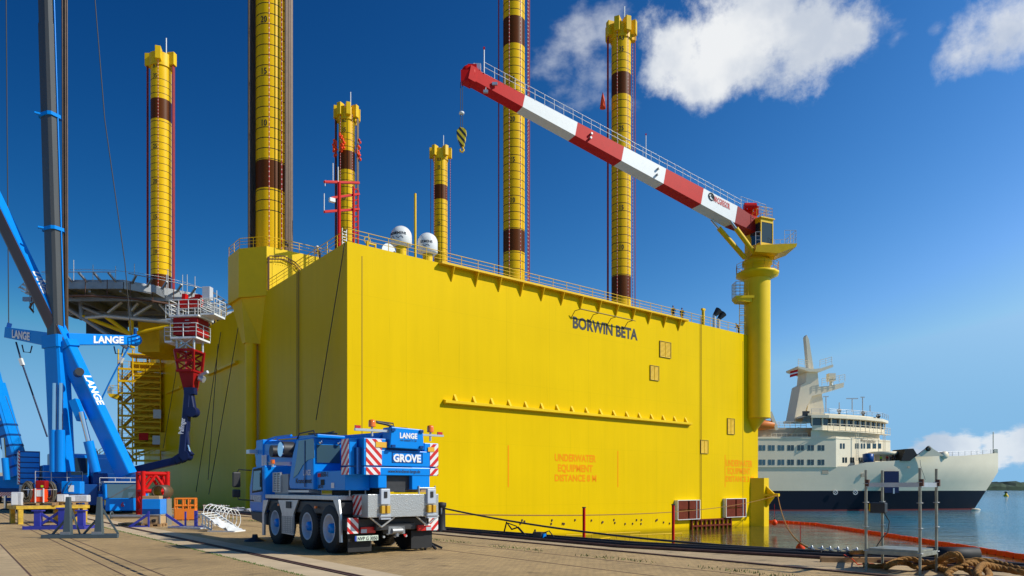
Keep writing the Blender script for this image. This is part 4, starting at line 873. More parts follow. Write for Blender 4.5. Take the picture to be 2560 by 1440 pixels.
b = MB().path([(.7, yb, 3.4), (1.0, yb, 3.36), (1.2, yb, 3.3)], .035).path([(.8, -.8, 3.45), (1.3, -.8, 3.42), (1.3, -.8, 3.3)], .02).build('cable', M['dark'], tr)
# rear storage box of chequered plate
bx0, bx1, by0, by1 = .40, 2.5, -1.12, -.25
db = MB().box((bx0, by0, .97), (bx1, by1, 1.56)).build('storage_box', M['diam'], tr, bev=.01)
MB().box((bx0 - .008, by0 + .35, 1.02), (bx0 - .0, by1 - .02, 1.53)).build('warning_panel', M['strS'], db)
for x in (.86, 2.24):
    br = MB().prism([(x - .13, 1.3), (x + .13, 1.3), (x + .13, 1.7), (x - .13, 1.7)], 1, by0 - .08, by0 + .02).build('bracket', M['lilac'], tr, bev=.015)
    MB().cbox((x, by0 - .09, 1.55), (.08, .02, .16)).build('slot', M['black'], br)
    for sx in (-.075, .075): MB().cbox((x + sx, by0 - .06, 1.17), (.1, .1, .2)).build('pad', mat('ochre_pad', (.62, .36, .02), .5), br, bev=.01)
    MB().box((x - .14, by0 - .1, .92), (x + .14, by0 + .02, 1.04)).build('foot', M['lilac'], br); MB().box((x - .17, by0 - .13, .98), (x + .17, by0 - .1, 1.02)).build('bar', M['alu'], br)
for (xa, ya, xb, yb2) in ((.3, -.3, .75, -.3), (1.95, by0 + .1, 2.45, by0 + .1)):
    b = MB(); zt3 = 1.78
    b.tube((xa, ya, 1.5), (xa, ya, zt3), .022).tube((xb, yb2, 1.5), (xb, yb2, zt3), .022).tube((xa, ya, zt3 - .06), (xb, yb2, zt3 - .06), .02); b.build('handrail', M['galv'], tr)
MB().box((1.6, -.6, 1.6), (2.55, -.3, 1.72)).build('timber_pack', M['wood'], tr)
for x in (.85, 2.2): MB().tube((x - .35, -1.05, .97), (x, -1.0, .72), .025).tube((x + .35, -1.05, .97), (x, -1.0, .72), .025).build('brace', M['galv'], tr)
# rear outrigger beam, lamps, plate, flaps
MB().box((.05, -.72, .62), (2.66, -.4, .93)).build('outrigger_beam', M['dark'], tr, bev=.02)
for x, sg in ((.02, 'strA'), (2.42, 'strB')): MB().box((x, -.76, .56), (x + .3, -.73, .96)).build('warning_board', M[sg], tr)
for x in (.38, 2.06): l_ = MB().box((x, -.78, .56), (x + .42, -.72, .72)).build('tail_light', M['rlamp'], tr, bev=.01); MB().box((x + (.0 if x < 1 else .26), -.79, .57), (x + (.16 if x < 1 else .42), -.78, .66)).build('indicator', M['lilac'], l_)
np_ = MB().box((.22, -.80, .37), (.86, -.77, .5)).build('number_plate', mat('plate_white', (.7, .8, .66), .4), tr)
rtext('NVP G 3050', .28, .84, .385, .09, M['black2'], -.806, .02, np_); MB().box((.2, -.81, .37), (.25, -.80, .5)).build('plate_band', mat('plate_blue', (.02, .06, .4)), np_)
for x in (.1, 1.95): MB().box((x, -.62, .08), (x + .66, -.58, .56)).build('mud_flap', M['black'], tr)
b = MB(); b.cbox((1.35, -.75, .62), (.5, .3, .22)); b.tube((1.2, -.9, .6), (1.5, -.9, .6), .08).tube((1.35, -.9, .45), (1.35, -.9, .62), .05); b.build('tow_hitch', M['steel'], tr, bev=.01)
random.seed(9)
for k in range(7): MB().tube((1.0 + k * .11, -.8, .45 + .07 * (k % 3)), (1.0 + k * .11, -.86, .45 + .07 * (k % 3)), .03, n=8).build('coupling', M['galv'], tr)
MB().prism([(1.55, .5), (1.65, .5), (1.6, .42)], 1, -.9, -.88).build('red_tag', M['rtext'], tr)
b = MB(); 
for a in range(0, 360, 45): b.beam((2.75, -.2, .2), (2.75 + .4 * math.cos(R(a)), -.2 + .4 * math.sin(R(a)), .03), .05, .06)
b.tube((2.75, -.2, .06), (2.75, -.2, .55), .06); b.build('outrigger_foot', M['dark'], tr)
b = MB(); b.lathe([(.35, 0), (.32, .04), (.1, .12), (.08, .22)], (-.05, 5.9, 0), 12).build('outrigger_foot', M['dark'], tr)

# ------------------------------------------------------------------ big telescopic cranes on the left
def mesh_part(root): return lambda mb, name, m, **k: mb.build(name, m, root, **k)
def boomtext(b0, b1, px_of, st, h, root, up, side, m=M['wtext']): pass
def carrier(root, L=12, Wd=3.0, cabx=0.0, wheels=6, cabn=True, h0=.95, h1=1.75, body='blue'):
    b = MB().box((-Wd / 2, 0, h0), (Wd / 2, L, h1)).build('carrier', M[body], root, bev=.03)
    for i in range(wheels):
        y = .9 + (L - 1.8) * i / (wheels - 1)
        for x in (-Wd / 2 + .28, Wd / 2 - .28):
            w0 = MB().lathe([(.35, -.26), (.7, -.26), (.78, -.14), (.78, .14), (.7, .26), (.35, .26)], (x, y, .78), 28, 'X').build('wheel', M['black'], root)
            MB().lathe([(.02, -.1), (.36, -.2 if x < 0 else -.1), (.36, .1 if x < 0 else .2), (.02, .1)], (x, y, .78), 20, 'X').build('rim', M['lilac'], w0)
# crane 2: diagonal boom, front cab towards us
K2 = Fr(tuple(gnd(310, 1284)), ROT); k2 = thing('mobile_crane', 'big blue mobile crane with its boom leaning left behind the welding tables', 'mobile crane', K2.o, ROT)
carrier(k2, 13, 3.0, h0=.55, h1=1.35)
MB().box((-1.5, .2, 1.35), (1.5, 12.5, 1.55)).build('deck', M['blued'], k2, bev=.03)
cb2 = MB().prism([(-.75, .2), (.55, .2), (.55, 2.12), (-.45, 2.12), (-.72, 1.05)], 0, -1.25, .8).build('cab', M['blue'], k2, bev=.06)
MB().add([(-1.1, -.735, 1.08), (.65, -.735, 1.08), (.65, -.49, 2.02), (-1.1, -.49, 2.02)], [(0, 1, 2, 3)]).build('windscreen', M['glassb'], cb2)
MB().box((-1.3, -.6, 2.12), (.85, .5, 2.2)).build('visor', M['lilac'], cb2)
MB().add([(-1.0, -.76, 1.1), (-.9, -.76, 1.1), (.55, -.52, 2.0), (.45, -.52, 2.0)], [(0, 1, 2, 3)]).build('wiper', M['dark'], cb2)
b = MB(); b.text('6', lambda x, z: V(-.22 + x, -.765, .5 + z), .3, .03, 'CENTER'); b.build('emblem', M['rtext'], cb2)
for x in (-1.28, .78): MB().box((x, -.72, .2), (x + .12, -.6, 1.0)).build('corner_board', M['yblk'], k2)
b = MB().box((-2.6, .5, .6), (-1.5, 3.6, 2.0)).box((-3.5, 1.2, .7), (-2.6, 4, 2.1)); b.build('engine_box', M['blued'], k2, bev=.03)
MB().box((-3.48, 1.14, .75), (-2.7, 1.19, 1.1)).build('warning_panel', M['strB'], k2)
b = MB().box((-1.4, 3, 1.55), (1.5, 8.4, 2.8)).box((-1.0, 4, 2.8), (1.2, 7.5, 3.9)); b.build('superstructure', M['blued'], k2, bev=.04)
b = MB().box((-2.7, 4.2, 1.95), (-1.5, 6.0, 4.1)).build('operator_cab', M['blue'], k2, bev=.05); MB().box((-2.6, 4.17, 2.7), (-1.6, 4.2, 3.9)).build('window', M['glass'], b)
MB().box((-3.6, 6.5, 2.6), (1.6, 8.8, 4.3)).build('counterweight', M['blued'], k2, bev=.04)
MB().box((-3.55, 6.45, 2.7), (-3.2, 6.49, 4.2)).build('warning_panel', M['strA'], k2)
MB().text('Krandienst', lambda x, z: V(-1.0 + x, 2.98, 1.9 + z), .3, .02).build('lettering', M['wtext'], k2)
def dress(root, Wd, L, zd, seed):        # outrigger legs, deck rails, ladders, hoses and lamps of a big carrier
    random.seed(seed)
    for y in (1.2, L - 1.6):
        for sx in (-1, 1):
            x = sx * (Wd / 2 + 1.0); MB().box((min(sx * Wd / 2, x), y - .16, .7), (max(sx * Wd / 2, x), y + .16, 1.0)).build('outrigger_beam', M['blued'], root)
            MB().tube((x, y, .1), (x, y, 1.15), .11, n=10).build('outrigger_jack', M['chrome'], root); MB().lathe([(.4, 0), (.4, .06), (.12, .14), (.02, .14)], (x, y, 0), 14).build('outrigger_pad', M['dark'], root)
    MB().rail([(-Wd / 2 + .1, .4, zd), (Wd / 2 - .1, .4, zd)], .9, .03, mid=1, step=.8).build('railing', M['galv'], root)
    for k in range(5): y = 1 + k * (L - 2) / 5; MB().box((-Wd / 2 - .03, y, zd - .65), (-Wd / 2, y + .7, zd - .2)).build('locker_door', M['blue'], root, bev=.02)
    b = MB()
    for k in range(4): b.box((Wd / 2, .6, .45 + k * .28), (Wd / 2 + .18, 1.1, .49 + k * .28))
    b.box((Wd / 2 + .14, .57, .4), (Wd / 2 + .18, .6, zd)); b.box((Wd / 2 + .14, 1.1, .4), (Wd / 2 + .18, 1.13, zd)); b.build('ladder', M['galv'], root)
    for k in range(6): p = V(random.uniform(-1.2, 1.2), random.uniform(1.2, 3), zd); MB().path([p, p + V(random.uniform(-.4, .4), .3, .35), p + V(random.uniform(-.6, .6), .9, .5), p + V(random.uniform(-.4, .4), 1.4, .1)], .03, 5).build('hose', M['black'], root)
    for x in (-Wd / 2 + .2, Wd / 2 - .2): MB().cbox((x, -.03, .95), (.3, .06, .14)).build('lamp', M['rlamp'], root)
def LW(fr, px, py, d): return fr.l(at(px, py, d))
dress(k2, 3.0, 13, 1.55, 3)
def boomline(fr, root, a, c, w0, h0, w1, h1, m, roll, ch=.25, name='boom_section'):
    up = Matrix.Rotation(R(roll), 3, 'Z') @ V(0, -1, 0); return MB().beam(a, c, w0, h0, w1, h1, up=up, ch=ch).build(name, m, root)
def boomwords(root, a, c, t0, t1, st, h, nrmv, m, bold=.05, off=.0, shift=0):
    ax = (c - a).normalized(); nv = (nrmv - ax * nrmv.dot(ax)).normalized(); sd = ax.cross(nv)
    if sd.z > 0 and False: sd = -sd
    vs, fs = textgeo(st, bold, 'LEFT'); xm = max(v.x for v in vs); hm = max(v.y for v in vs); L = (c - a).length * (t1 - t0)
    p0 = a + (c - a) * t0 + nv * off
    return MB().add([p0 + ax * (v.x / xm * L) + sd * ((.5 - v.y / hm) * h * (-1) + shift) for v in vs], fs).build('lettering', m, root)
d2 = K2.w((0, 6, 0)).y
pa, pb, pcx = LW(K2, 318, 1190, 50), LW(K2, 165, 868, 50), LW(K2, -160, 200, 50)
rl = 36
boomline(K2, k2, pa, pb, .75, 1.22, .75, 1.22, M['blue'], rl, .12); 
boomline(K2, k2, pb + (pcx - pb) * .0, pcx, .68, 1.0, .68, 1.0, M['blue'], rl, .12)
mdir = (pcx - pb).normalized()
# brown grey underside of the inner section
upw = Matrix.Rotation(R(rl), 3, 'Z') @ V(0, -1, 0); x_, y_, z_ = basis(pb, pcx, upw)
sgn = 1 if (K2.m.to_3x3() @ x_).x < 0 else -1
MB().beam(pb + x_ * sgn * .26 - z_ * -.2, pcx + x_ * sgn * .26, .3, .9, up=upw, ch=.3).build('boom_rail', mat('brown_grey_steel', (.10, .065, .06), .35, .3), k2)
MB().beam(pb - z_ * .25, pb + z_ * .25, 1.0, 1.55, up=upw, ch=.2).build('boom_collar', M['blue'], k2)
x2, y2, z2 = basis(pa, pb, upw)
def btext(root, a, c, upv_, pxa, fr, st, L, h, offs, shift, m=M['wtext'], sgny=1):    # text running down the boom on its sunlit side
    x, y, z = basis(a, c, upv_); nv = y if (fr.m.to_3x3() @ y).y < 0 else -y; sd = x if (fr.m.to_3x3() @ x).x + (fr.m.to_3x3() @ x).y > 0 else -x
    lo_, hi_ = 0, 1
    for _ in range(40):
        m_ = (lo_ + hi_) / 2; p = fr.w(a + (c - a) * m_); yy = HY - (p.z - CH) / p.y * F
        lo_, hi_ = (m_, hi_) if yy > pxa else (lo_, m_)
    p0 = a + (c - a) * lo_ + nv * offs; vs, fs = textgeo(st, .05, 'LEFT'); xm = max(v.x for v in vs); hm = max(v.y for v in vs)
    return MB().add([p0 - z * (v.x / xm * L) + sd * ((v.y / hm - .5) * h + shift) for v in vs], fs).build('lettering', m, root)
btext(k2, pb, pcx, upw, 688, K2, 'LANGE', 1.75, .5, .515, .0)
btext(k2, pa, pb, upw, 948, K2, 'LANGE', 2.3, .6, .625, .0)
c = K2.l(at(196, 932, 49)); MB().tube(c + V(0, -.6, 0), c + V(0, .3, 0), .28, n=18).build('sheave', M['dark'], k2)
b = MB().beam(LW(K2, 185, 1000, 49.3), LW(K2, 205, 1050, 49.3), .5, .5).build('boom_bracket', M['blue'], k2)
p, q_, r_ = LW(K2, 203, 1030, 48.9), LW(K2, 221, 1103, 49), LW(K2, 240, 1180, 49.3)
MB().tube(p, q_, .16, n=14).build('cylinder_rod', M['chrome'], k2); MB().tube(q_, r_, .32, n=16).build('cylinder', M['blue'], k2)
# crane 1: upright boom with guying arms
K1 = Fr(tuple(gnd(150, 1283)), ROT); k1 = thing('mobile_crane', 'big blue mobile crane with tall upright grey boom and two LANGE guying arms', 'mobile crane', K1.o, ROT)
carrier(k1, 13, 3.0, body='blued')
MB().box((-1.5, .2, 1.75), (1.5, 12.5, 2.0)).build('deck', M['blued'], k1)
MB().box((-2.1, 3, 2.0), (-.9, 5.6, 4.4)).build('counterweight', M['blued'], k1, bev=.03)
b = MB()
for i in range(6): b.box((-2.08, 2.95, 2.1 + i * .38), (-.95, 2.99, 2.4 + i * .38))
b.build('counterweight_slab', M['blue'], k1, bev=.01)
MB().box((-2.2, 2.96, 2.05), (-2.1, 3.2, 4.4)).build('warning_panel', M['strA'], k1)
sup = MB().box((-.8, 2, 2.0), (1.6, 8, 3.4)).build('superstructure', M['blue'], k1, bev=.04)
oc1 = MB().prism([(1.6, 2.0), (3.4, 2.0), (3.4, 3.9), (2.1, 3.9), (1.6, 3.2)], 0, 1.3, 2.3).build('operator_cab', M['blue'], k1, bev=.05); MB().box((1.4, 1.9, 2.6), (2.2, 2.05, 3.7)).build('window', M['glass'], oc1)
MB().box((.9, 1.2, 1.7), (2.6, 1.9, 2.3)).build('lamp_board', M['dred'], k1)
dress(k1, 3.0, 13, 2.0, 4)
d1 = 50
u1 = Matrix.Rotation(R(30), 3, 'Z') @ V(0, -1, 0)
ta_, tb_, tcx = LW(K1, 157, 1180, d1), LW(K1, 141, 850, d1), LW(K1, 103, -420, d1)
MB().beam(ta_, tb_, .95, 1.5, up=u1, ch=.2).build('boom_section', M['blue'], k1)
mid = tb_ + (tcx - tb_) * .62
MB().beam(tb_, mid, .82, 1.1, .8, 1.06, up=u1, ch=.35).build('boom_section', M['boomg'], k1); MB().beam(mid, tcx, .74, .98, up=u1, ch=.35).build('boom_section', M['boomg'], k1)
for y in (292, 575): 
    lo_ = (850 - y) / (850 + 420); p = tb_ + (tcx - tb_) * lo_; z = (tcx - tb_).normalized(); MB().beam(p - z * .12, p + z * .12, 1.0, 1.28, up=u1, ch=.3).tube(p + V(-.9, 0, 0), p + V(.9, 0, .0), .1, n=6).build('boom_collar', M['blue'], k1)
xx_, yy_, zz_ = basis(tb_, tcx, u1); rr_ = xx_ if (K1.m.to_3x3() @ xx_).x > 0 else -xx_
rr_ = K1.m.to_3x3().inverted() @ V(1, -.1, 0); MB().tube(tb_ + rr_ * .62, tcx + rr_ * .58, .05, n=6).build('hose_rail', M['blue'], k1)
MB().beam(tb_ - z * .6, tb_ + z * .25, 1.15, 1.7, up=u1, ch=.15).build('boom_collar', M['blue'], k1)
for px in (137, 153): p, q_, r_ = LW(K1, px, 958, 49), LW(K1, px - 1, 1075, 49), LW(K1, px - 1, 1180, 49); MB().tube(p, q_, .13, n=12).build('cylinder_rod', M['chrome'], k1); MB().tube(q_, r_, .3, n=16).build('cylinder', M['blue'], k1)
for i, px in enumerate((160, 163, 166, 169.5)): MB().tube(LW(K1, px, 1110, 50.4), LW(K1, px - 6 + i, -420, 50.4), .05 if i % 2 else .07, n=5).build('hoist_rope', M['strand'], k1)
def guyarm(pxa, pya, pxb, pyb, da, db_, h, st, ra, rb, ftx, root_label):
    A, B = LW(K1, pxa, pya, da), LW(K1, pxb, pyb, db_); bb = MB().beam(A, B, .55, h, .5, h * .82).build('guying_arm', M['blue'], k1, bev=.03)
    x, y, z = basis(A, B); n = x if (K1.m.to_3x3() @ x).y < 0 else -x; L = (B - A).length; fwd = z if (K1.m.to_3x3() @ z).x > 0 else -z; st0 = A if fwd == z else B
    vs, fs = textgeo(st, .06, 'LEFT'); xm = max(v.x for v in vs); hm = max(v.y for v in vs)
    MB().add([st0 + fwd * (L * (ra + (rb - ra) * v.x / xm)) + n * .30 + V(0, 0, (v.y / hm - .5) * h * ftx) for v in vs], fs).build('lettering', M['wtext'], bb)
    return A, B, bb
A, B, bb = guyarm(168, 848, 338, 851, 50, 54.5, .82, 'LANGE', .33, .78, .62, 0)
MB().lathe([(.02, -.35), (.42, -.3), (.42, .3), (.02, .35)], B, 16, 'Y').build('sheave', M['blue'], bb); MB().path([B + V(0, 0, .35), B + V(0, 0, .9)], .12).build('tip_pin', M['blued'], bb)
A2, B2, bb2 = guyarm(128, 850, 20, 832, 50, 53, .95, 'LANGE', .2, .62, .6, 0)
MB().beam(B2 + V(0, 0, .2), B2 + V(.1, 0, .7), .4, .3).build('tip_pin', M['blued'], bb2)
for p, q_, nm in ((LW(K1, 12, -420, 51), LW(K1, 22, 820, 53), 'guy_rope'), (LW(K1, 205, -400, 52), LW(K1, 262, 300, 52.5), 'guy_rope'), (LW(K1, 262, 300, 52.5), LW(K1, 312, 655, 53.6), 'guy_rope'), (LW(K1, 312, 655, 53.6), LW(K1, 328, 838, 54.5), 'guy_rope')):
    MB().tube(p, q_, .035, n=5).build(nm, M['wire'], k1)
for seq, m_ in ((((40, 855), (54, 905), (78, 975), (118, 1092)), M['navy']), (((322, 868), (303, 900), (277, 950), (243, 1020)), M['blue'])):
    pts = [LW(K1, x, y, 52) for x, y in seq]; MB().path(pts, .06, 5).build('guy_rope', m_, k1); MB().beam(pts[1] - (pts[2] - pts[1]) * .12, pts[1] + (pts[2] - pts[1]) * .12, .22, .22).build('rope_clamp', M['white'], k1)
for x, y in ((55, 862), (285, 866)): p = LW(K1, x, y, 51); MB().path([p, p + V(.1, 0, -.5), p + V(.5, 0, -.5), p + V(.6, 0, 0)], .05).build('rope_guide', M['navy'], k1)
# crane 3: far left
K3 = Fr(tuple(gnd(30, 1258)), ROT); k3 = thing('mobile_crane', 'blue mobile crane at the far left edge with its boom leaning out of the picture', 'mobile crane', K3.o, ROT)
carrier(k3, 13, 3.0, wheels=5, body='blued'); d3 = K3.o.y
MB().box((-1.5, .2, 1.75), (3.4, 9, 3.2)).build('superstructure', M['blue'], k3, bev=.04); MB().box((-1.5, -.1, .8), (3.5, .1, 1.3)).build('warning_panel', M['strB'], k3)
b = MB().rail([(0, .3, 3.2), (5, .3, 3.2)], 1.0, .04).build('railing', M['galv'], k3)
u3 = Matrix.Rotation(R(-ROT - 12), 3, 'Z') @ V(0, -1, 0); pa3, pb3 = LW(K3, 52, 1190, d3), LW(K3, -14, 960, d3); pc3 = LW(K3, -120, 560, d3)
MB().beam(pa3, pb3, 1.5, 1.9, up=u3, ch=.2).build('boom_section', M['blue'], k3); MB().beam(pb3, pc3, 1.2, 1.5, up=u3, ch=.2).build('boom_section', M['blue'], k3)
btext(k3, pa3, pb3, u3, 1012, K3, 'LANGE', 2.1, .75, .99, .1)
for i in range(5): p = pa3.lerp(pb3, .1 + i * .11); MB().beam(p - (pb3 - pa3).normalized() * .12, p + (pb3 - pa3).normalized() * .12, 1.56, 1.98, up=u3, ch=.2).build('boom_band', M['blued'], k3)
MB().tube(LW(K3, 8, 1095, d3 - 1.6), LW(K3, 12, 1145, d3 - 1.6), .2).build('cylinder_rod', M['chrome'], k3); MB().tube(LW(K3, 12, 1145, d3 - 1.6), LW(K3, 17, 1200, d3 - 1.6), .35).build('cylinder', M['blue'], k3)
MB().tube(LW(K3, 14, 990, d3 - 1), LW(K3, 82, 1185, d3 - 1), .03, n=4).build('guy_rope', M['wire'], k3)

# ------------------------------------------------------------------ people
def person(loc, face, pose, top, leg_, hat, label, h=1.76, group=None, extra=None):
    """face: heading in degrees (0 = looking along +X)"""
    k = h / 1.76; J = {}
    bend = {'lean': 18, 'walk': 4, 'stand': 0, 'stoop': 38}.get(pose, 0); cb, sb = math.cos(R(bend)), math.sin(R(bend))
    def up(x, y, z):          # above the hips the body tilts forward (+x)
        dz = z - .95; return V(x + dz * sb, y, .95 + dz * cb) if z > .95 else V(x, y, z)
    st = .22 if pose == 'walk' else .03
    P_ = [up(0, 0, .95), up(0, 0, 1.15), up(0, 0, 1.38), up(.01, 0, 1.5), up(.02, 0, 1.6), up(.03, 0, 1.72)]
    rad = [.15, .135, .15, .06, .092, .07]; E = [(0, 1), (1, 2), (2, 3), (3, 4), (4, 5)]
    def chain(base, pts, rs):
        p = base
        for q_, r_ in zip(pts, rs): P_.append(q_); rad.append(r_); E.append((p, len(P_) - 1)); p = len(P_) - 1
        return p
    for s_ in (-1, 1):
        f = st * s_
        chain(0, [V(0, s_ * .1, .88), V(f * .6 + .02, s_ * .1, .48), V(f - .02, s_ * .11, .09), V(f + .13, s_ * .12, .045)], [.1, .068, .05, .045])
        fw = {'lean': .38, 'stoop': .4}.get(pose, .1 * -s_ if pose == 'walk' else .06)
        sh = up(0, s_ * .2, 1.42); el = up(fw * .5, s_ * .26, 1.15); ha = up(fw if pose in ('lean', 'stoop') else fw + .06, s_ * .24, 1.12 if pose in ('lean', 'stoop') else .9)
        chain(2, [sh, el, ha, ha + (ha - el).normalized() * .09], [.065, .05, .036, .03])
    me = D.meshes.new('person_body'); me.from_pydata([p * k for p in P_], E, []); o = D.objects.new('tmp', me); col.objects.link(o)
    o.modifiers.new('s', 'SKIN')
    if not me.skin_vertices: me.attributes.new('x', 'FLOAT', 'POINT')
    for v, r_ in zip(me.skin_vertices[0].data, rad): v.radius = (r_ * k, r_ * k)
    me.skin_vertices[0].data[0].use_root = True
    sb_ = o.modifiers.new('d', 'SUBSURF'); sb_.levels = 1; sb_.render_levels = 1
    dg = bpy.context.evaluated_depsgraph_get(); m2 = D.meshes.new_from_object(o.evaluated_get(dg)); D.objects.remove(o); D.meshes.remove(me)
    m2.materials.clear()
    for x in (top, leg_, M['skin'], M['black']): m2.materials.append(x)
    for p in m2.polygons:
        c = p.center / k; p.use_smooth = True; z = c.z
        head = (c - up(.02, 0, 1.64)).length < .17 and (z - .95) / max(cb, .1) > .5
        hand = abs(c.y) > .18 and ((c - ha).length < .12 or (V(c.x, -c.y, c.z) - ha).length < .12)
        p.material_index = 2 if head or hand else 0 if z > .97 else 3 if z < .1 else 1
    root = thing('person', label, 'person', loc, face, group); b = D.objects.new('body', m2); col.objects.link(b); b.parent = root
    hd = up(.025, 0, 1.68) * k
    if hat: MB().lathe([(.125, -.01), (.118, .05), (.085, .1), (.02, .125)], hd + V(0, 0, .03), 14).add([hd + V(.05, -.09, .03), hd + V(.05, .09, .03), hd + V(.19, .05, .02), hd + V(.19, -.05, .02)], [(0, 1, 2, 3)]).build('helmet', hat, root)
    else: MB().lathe([(.1, -.06), (.112, .0), (.09, .07), (.02, .1)], hd + V(-.02, 0, .02), 12).build('hair', M['dark'], root)
    if extra: extra(root, k)
    return root
def deckp(px, b_): c = PF.on(px, 700, 1, b_); return PF.w((c.x, b_, HT + .05))
c = PF.w((0.9, PF.on(800, 640, 0, .9).y, HT + .05))
person(c, 185, 'lean', M['jacket'], M['trous'], M['helm'], 'worker in dark clothes and pale helmet leaning at the rail beside the raised leg block', 1.8)
person(deckp(1683, .9), 250, 'stand', M['jacket'], M['trous'], M['bhelm'], 'left of two dark clothed workers standing at the long deck rail')
person(deckp(1705, .9), 60, 'stand', M['jacket'], M['trous'], M['bhelm'], 'right of two dark clothed workers standing at the long deck rail')
person(deckp(1847, 1.0), 200, 'stoop', M['redc'], M['trous'], M['helm'], 'worker in red overalls bending at the foot of the crane pedestal')

# ------------------------------------------------------------------ stair tower with gangway at the far end of the shaded face
ST = Fr(tuple(at(352, 1222, 112).xy) + (0,), ROT - 20); s12 = 112 / F; zs = lambda y: CH + (HY - y) * s12
stt = thing('stair_tower', 'tall yellow scaffold stair tower with landings at the far end of the shaded hull face', 'stair tower', ST.o, ST.rot)
XL, XR = -2.9, 3.0
for x, y in ((XL, -1.4), (-.9, -1.5), (XR, -1.4), (XL, 1.6), (-.9, 1.6), (XR, 1.6)):
    MB().tube((x, y, zs(1162)), (x, y, zs(880)), .11, n=6).build('upright', M['yel2'], stt)
lv = [1150, 1120, 1095, 1068, 1040, 1010, 985, 955, 925]
for i, y in enumerate(lv):
    z = zs(y); b = MB().box((XL, -1.5, z - .08), (XR, -.2 if i % 2 else .3, z)); b.beam((XL, -1.5, z - .2), (XR, -1.5, z - .2), .15, .25); b.build('landing', M['yel2'], stt)
    MB().rail([(XL, -1.5, z), (XR, -1.5, z)], 1.05, .035, step=1.4, mid=1).build('railing', M['yel2'], stt)
    if i < len(lv) - 1:
        z2 = zs(lv[i + 1]); xa, xb = (XL + .3, -1.0) if i % 2 else (-1.0, XL + .3); b = MB()
        for k in range(9): t = (k + .5) / 9; b.box((xa + (xb - xa) * t - .14, -.2, z + (z2 - z) * t - .03), (xa + (xb - xa) * t + .14, 1.2, z + (z2 - z) * t))
        for yy in (-.2, 1.2): b.beam((xa, yy, z), (xb, yy, z2), .06, .25); b.tube((xa, yy, z + 1), (xb, yy, z2 + 1), .03, n=4)
        b.build('stair_flight', M['yel2'], stt)
for i, y in enumerate(lv):
    z = zs(y) + .9; b = MB().box((-.9, -1.45, z - .06), (XR, 1.5, z)); b.beam((-.9, -1.5, z - .15), (XR, -1.5, z - .15), .12, .2); b.build('half_landing', M['yel2'], stt)
    MB().rail([(XL, 1.5, z - .9), (XL, -1.5, z - .9)], 1.05, .035, step=.8, mid=2).build('railing', M['yel2'], stt)
    MB().rail([(-.9, -1.5, z), (XR, -1.5, z)], 1.0, .035, step=.8, mid=2).build('railing', M['yel2'], stt)
    if i < len(lv) - 1:
        b = MB(); z2 = zs(lv[i + 1])
        for k in range(8): t = (k + .5) / 8; b.box((-.7 + 2.9 * t - .13, -1.4, z + (z2 - z) * t - .03), (-.7 + 2.9 * t + .13, -.3, z + (z2 - z) * t))
        b.beam((-.7, -1.42, z), (2.2, -1.42, z2), .06, .22).beam((-.7, -.28, z), (2.2, -.28, z2), .06, .22); b.build('stair_flight', M['yel2'], stt)
b = MB()
for i in range(0, len(lv) - 1): b.tube((-.9, -1.55, zs(lv[i])), (XR, -1.55, zs(lv[i + 1])), .06, n=4)
b.build('cross_brace', M['yel2'], stt)
b = MB().prism([(XL - 1.4, zs(990)), (XL, zs(990)), (XL, zs(1003)), (XL - 1.2, zs(997))], 1, -1.6, 1).rail([(XL, -1.6, zs(990)), (XL - 1.4, -1.6, zs(990)), (XL - 1.4, 1, zs(990))], 1.3, .035, step=.7).build('side_platform', M['yel2'], stt)
b = MB().box((-1.4, -.4, zs(925)), (XR + .3, 1.8, zs(905))).box((-1.0, .3, zs(1120)), (2.6, 1.8, zs(930))); b.build('service_house', M['yel2'], stt)
b = MB().box((-1.6, -1.9, zs(892)), (4.6, 1.8, zs(889))).rail([(-1.6, -1.9, zs(889)), (4.6, -1.9, zs(889))], 1.4, .04, step=1.1); b.build('top_landing', M['yel2'], stt)
MB().box((.0, -1.7, zs(1102)), (1.3, -1.52, zs(1084))).build('red_panel', M['red'], stt)
b = MB()
for x0, y0, z0 in ((2.0, -1.6, 1025), (1.9, -1.6, 1090)): b.box((x0, y0, zs(z0 + 22)), (x0 + 1.1, y0 + .1, zs(z0)))
b.build('window', M['plast'], stt)
MB().box((3.0, -1.9, zs(1128)), (4.6, .2, zs(1082))).build('junction_box', M['yel2'], stt)
# gangway down to the quay with people on it
GA, GB = at(305, 1112, 110), at(205, 1178, 108); gw = thing('gangway', 'yellow gangway sloping down left from the stair tower to the quay', 'gangway', (GB.x, GB.y, 0))
a, c = GA - V(GB.x, GB.y, 0), GB - V(GB.x, GB.y, 0); MB().beam(a, c, 1.2, .35).build('walkway', M['yel2'], gw)
b = MB()
for yy in (-.6, .6): o_ = V(0, yy, .15); b.rail([a + o_, c + o_], 1.1, .045, step=1.1, mid=1)
b.build('railing', M['yel2'], gw)
b = MB().tube(c + V(0, 0, -.1), V(c.x, c.y, 0), .2, n=8); b.build('prop', M['yel2'], gw)
def onramp(px):
    t = (px - 205) / 100; p = GB.lerp(GA, t); return p + V(0, 0, .2)
person(onramp(289), 150, 'walk', M['redc'], M['trous'], M['bhelm'], 'worker in red jacket highest on the yellow gangway')
person(onramp(240), 150, 'walk', M['jacket'], M['trous'], M['bhelm'], 'dark clothed worker in the middle of the yellow gangway')
person(onramp(214), 150, 'walk', M['jacket'], M['trous'], M['bhelm'], 'dark clothed worker lowest on the yellow gangway')

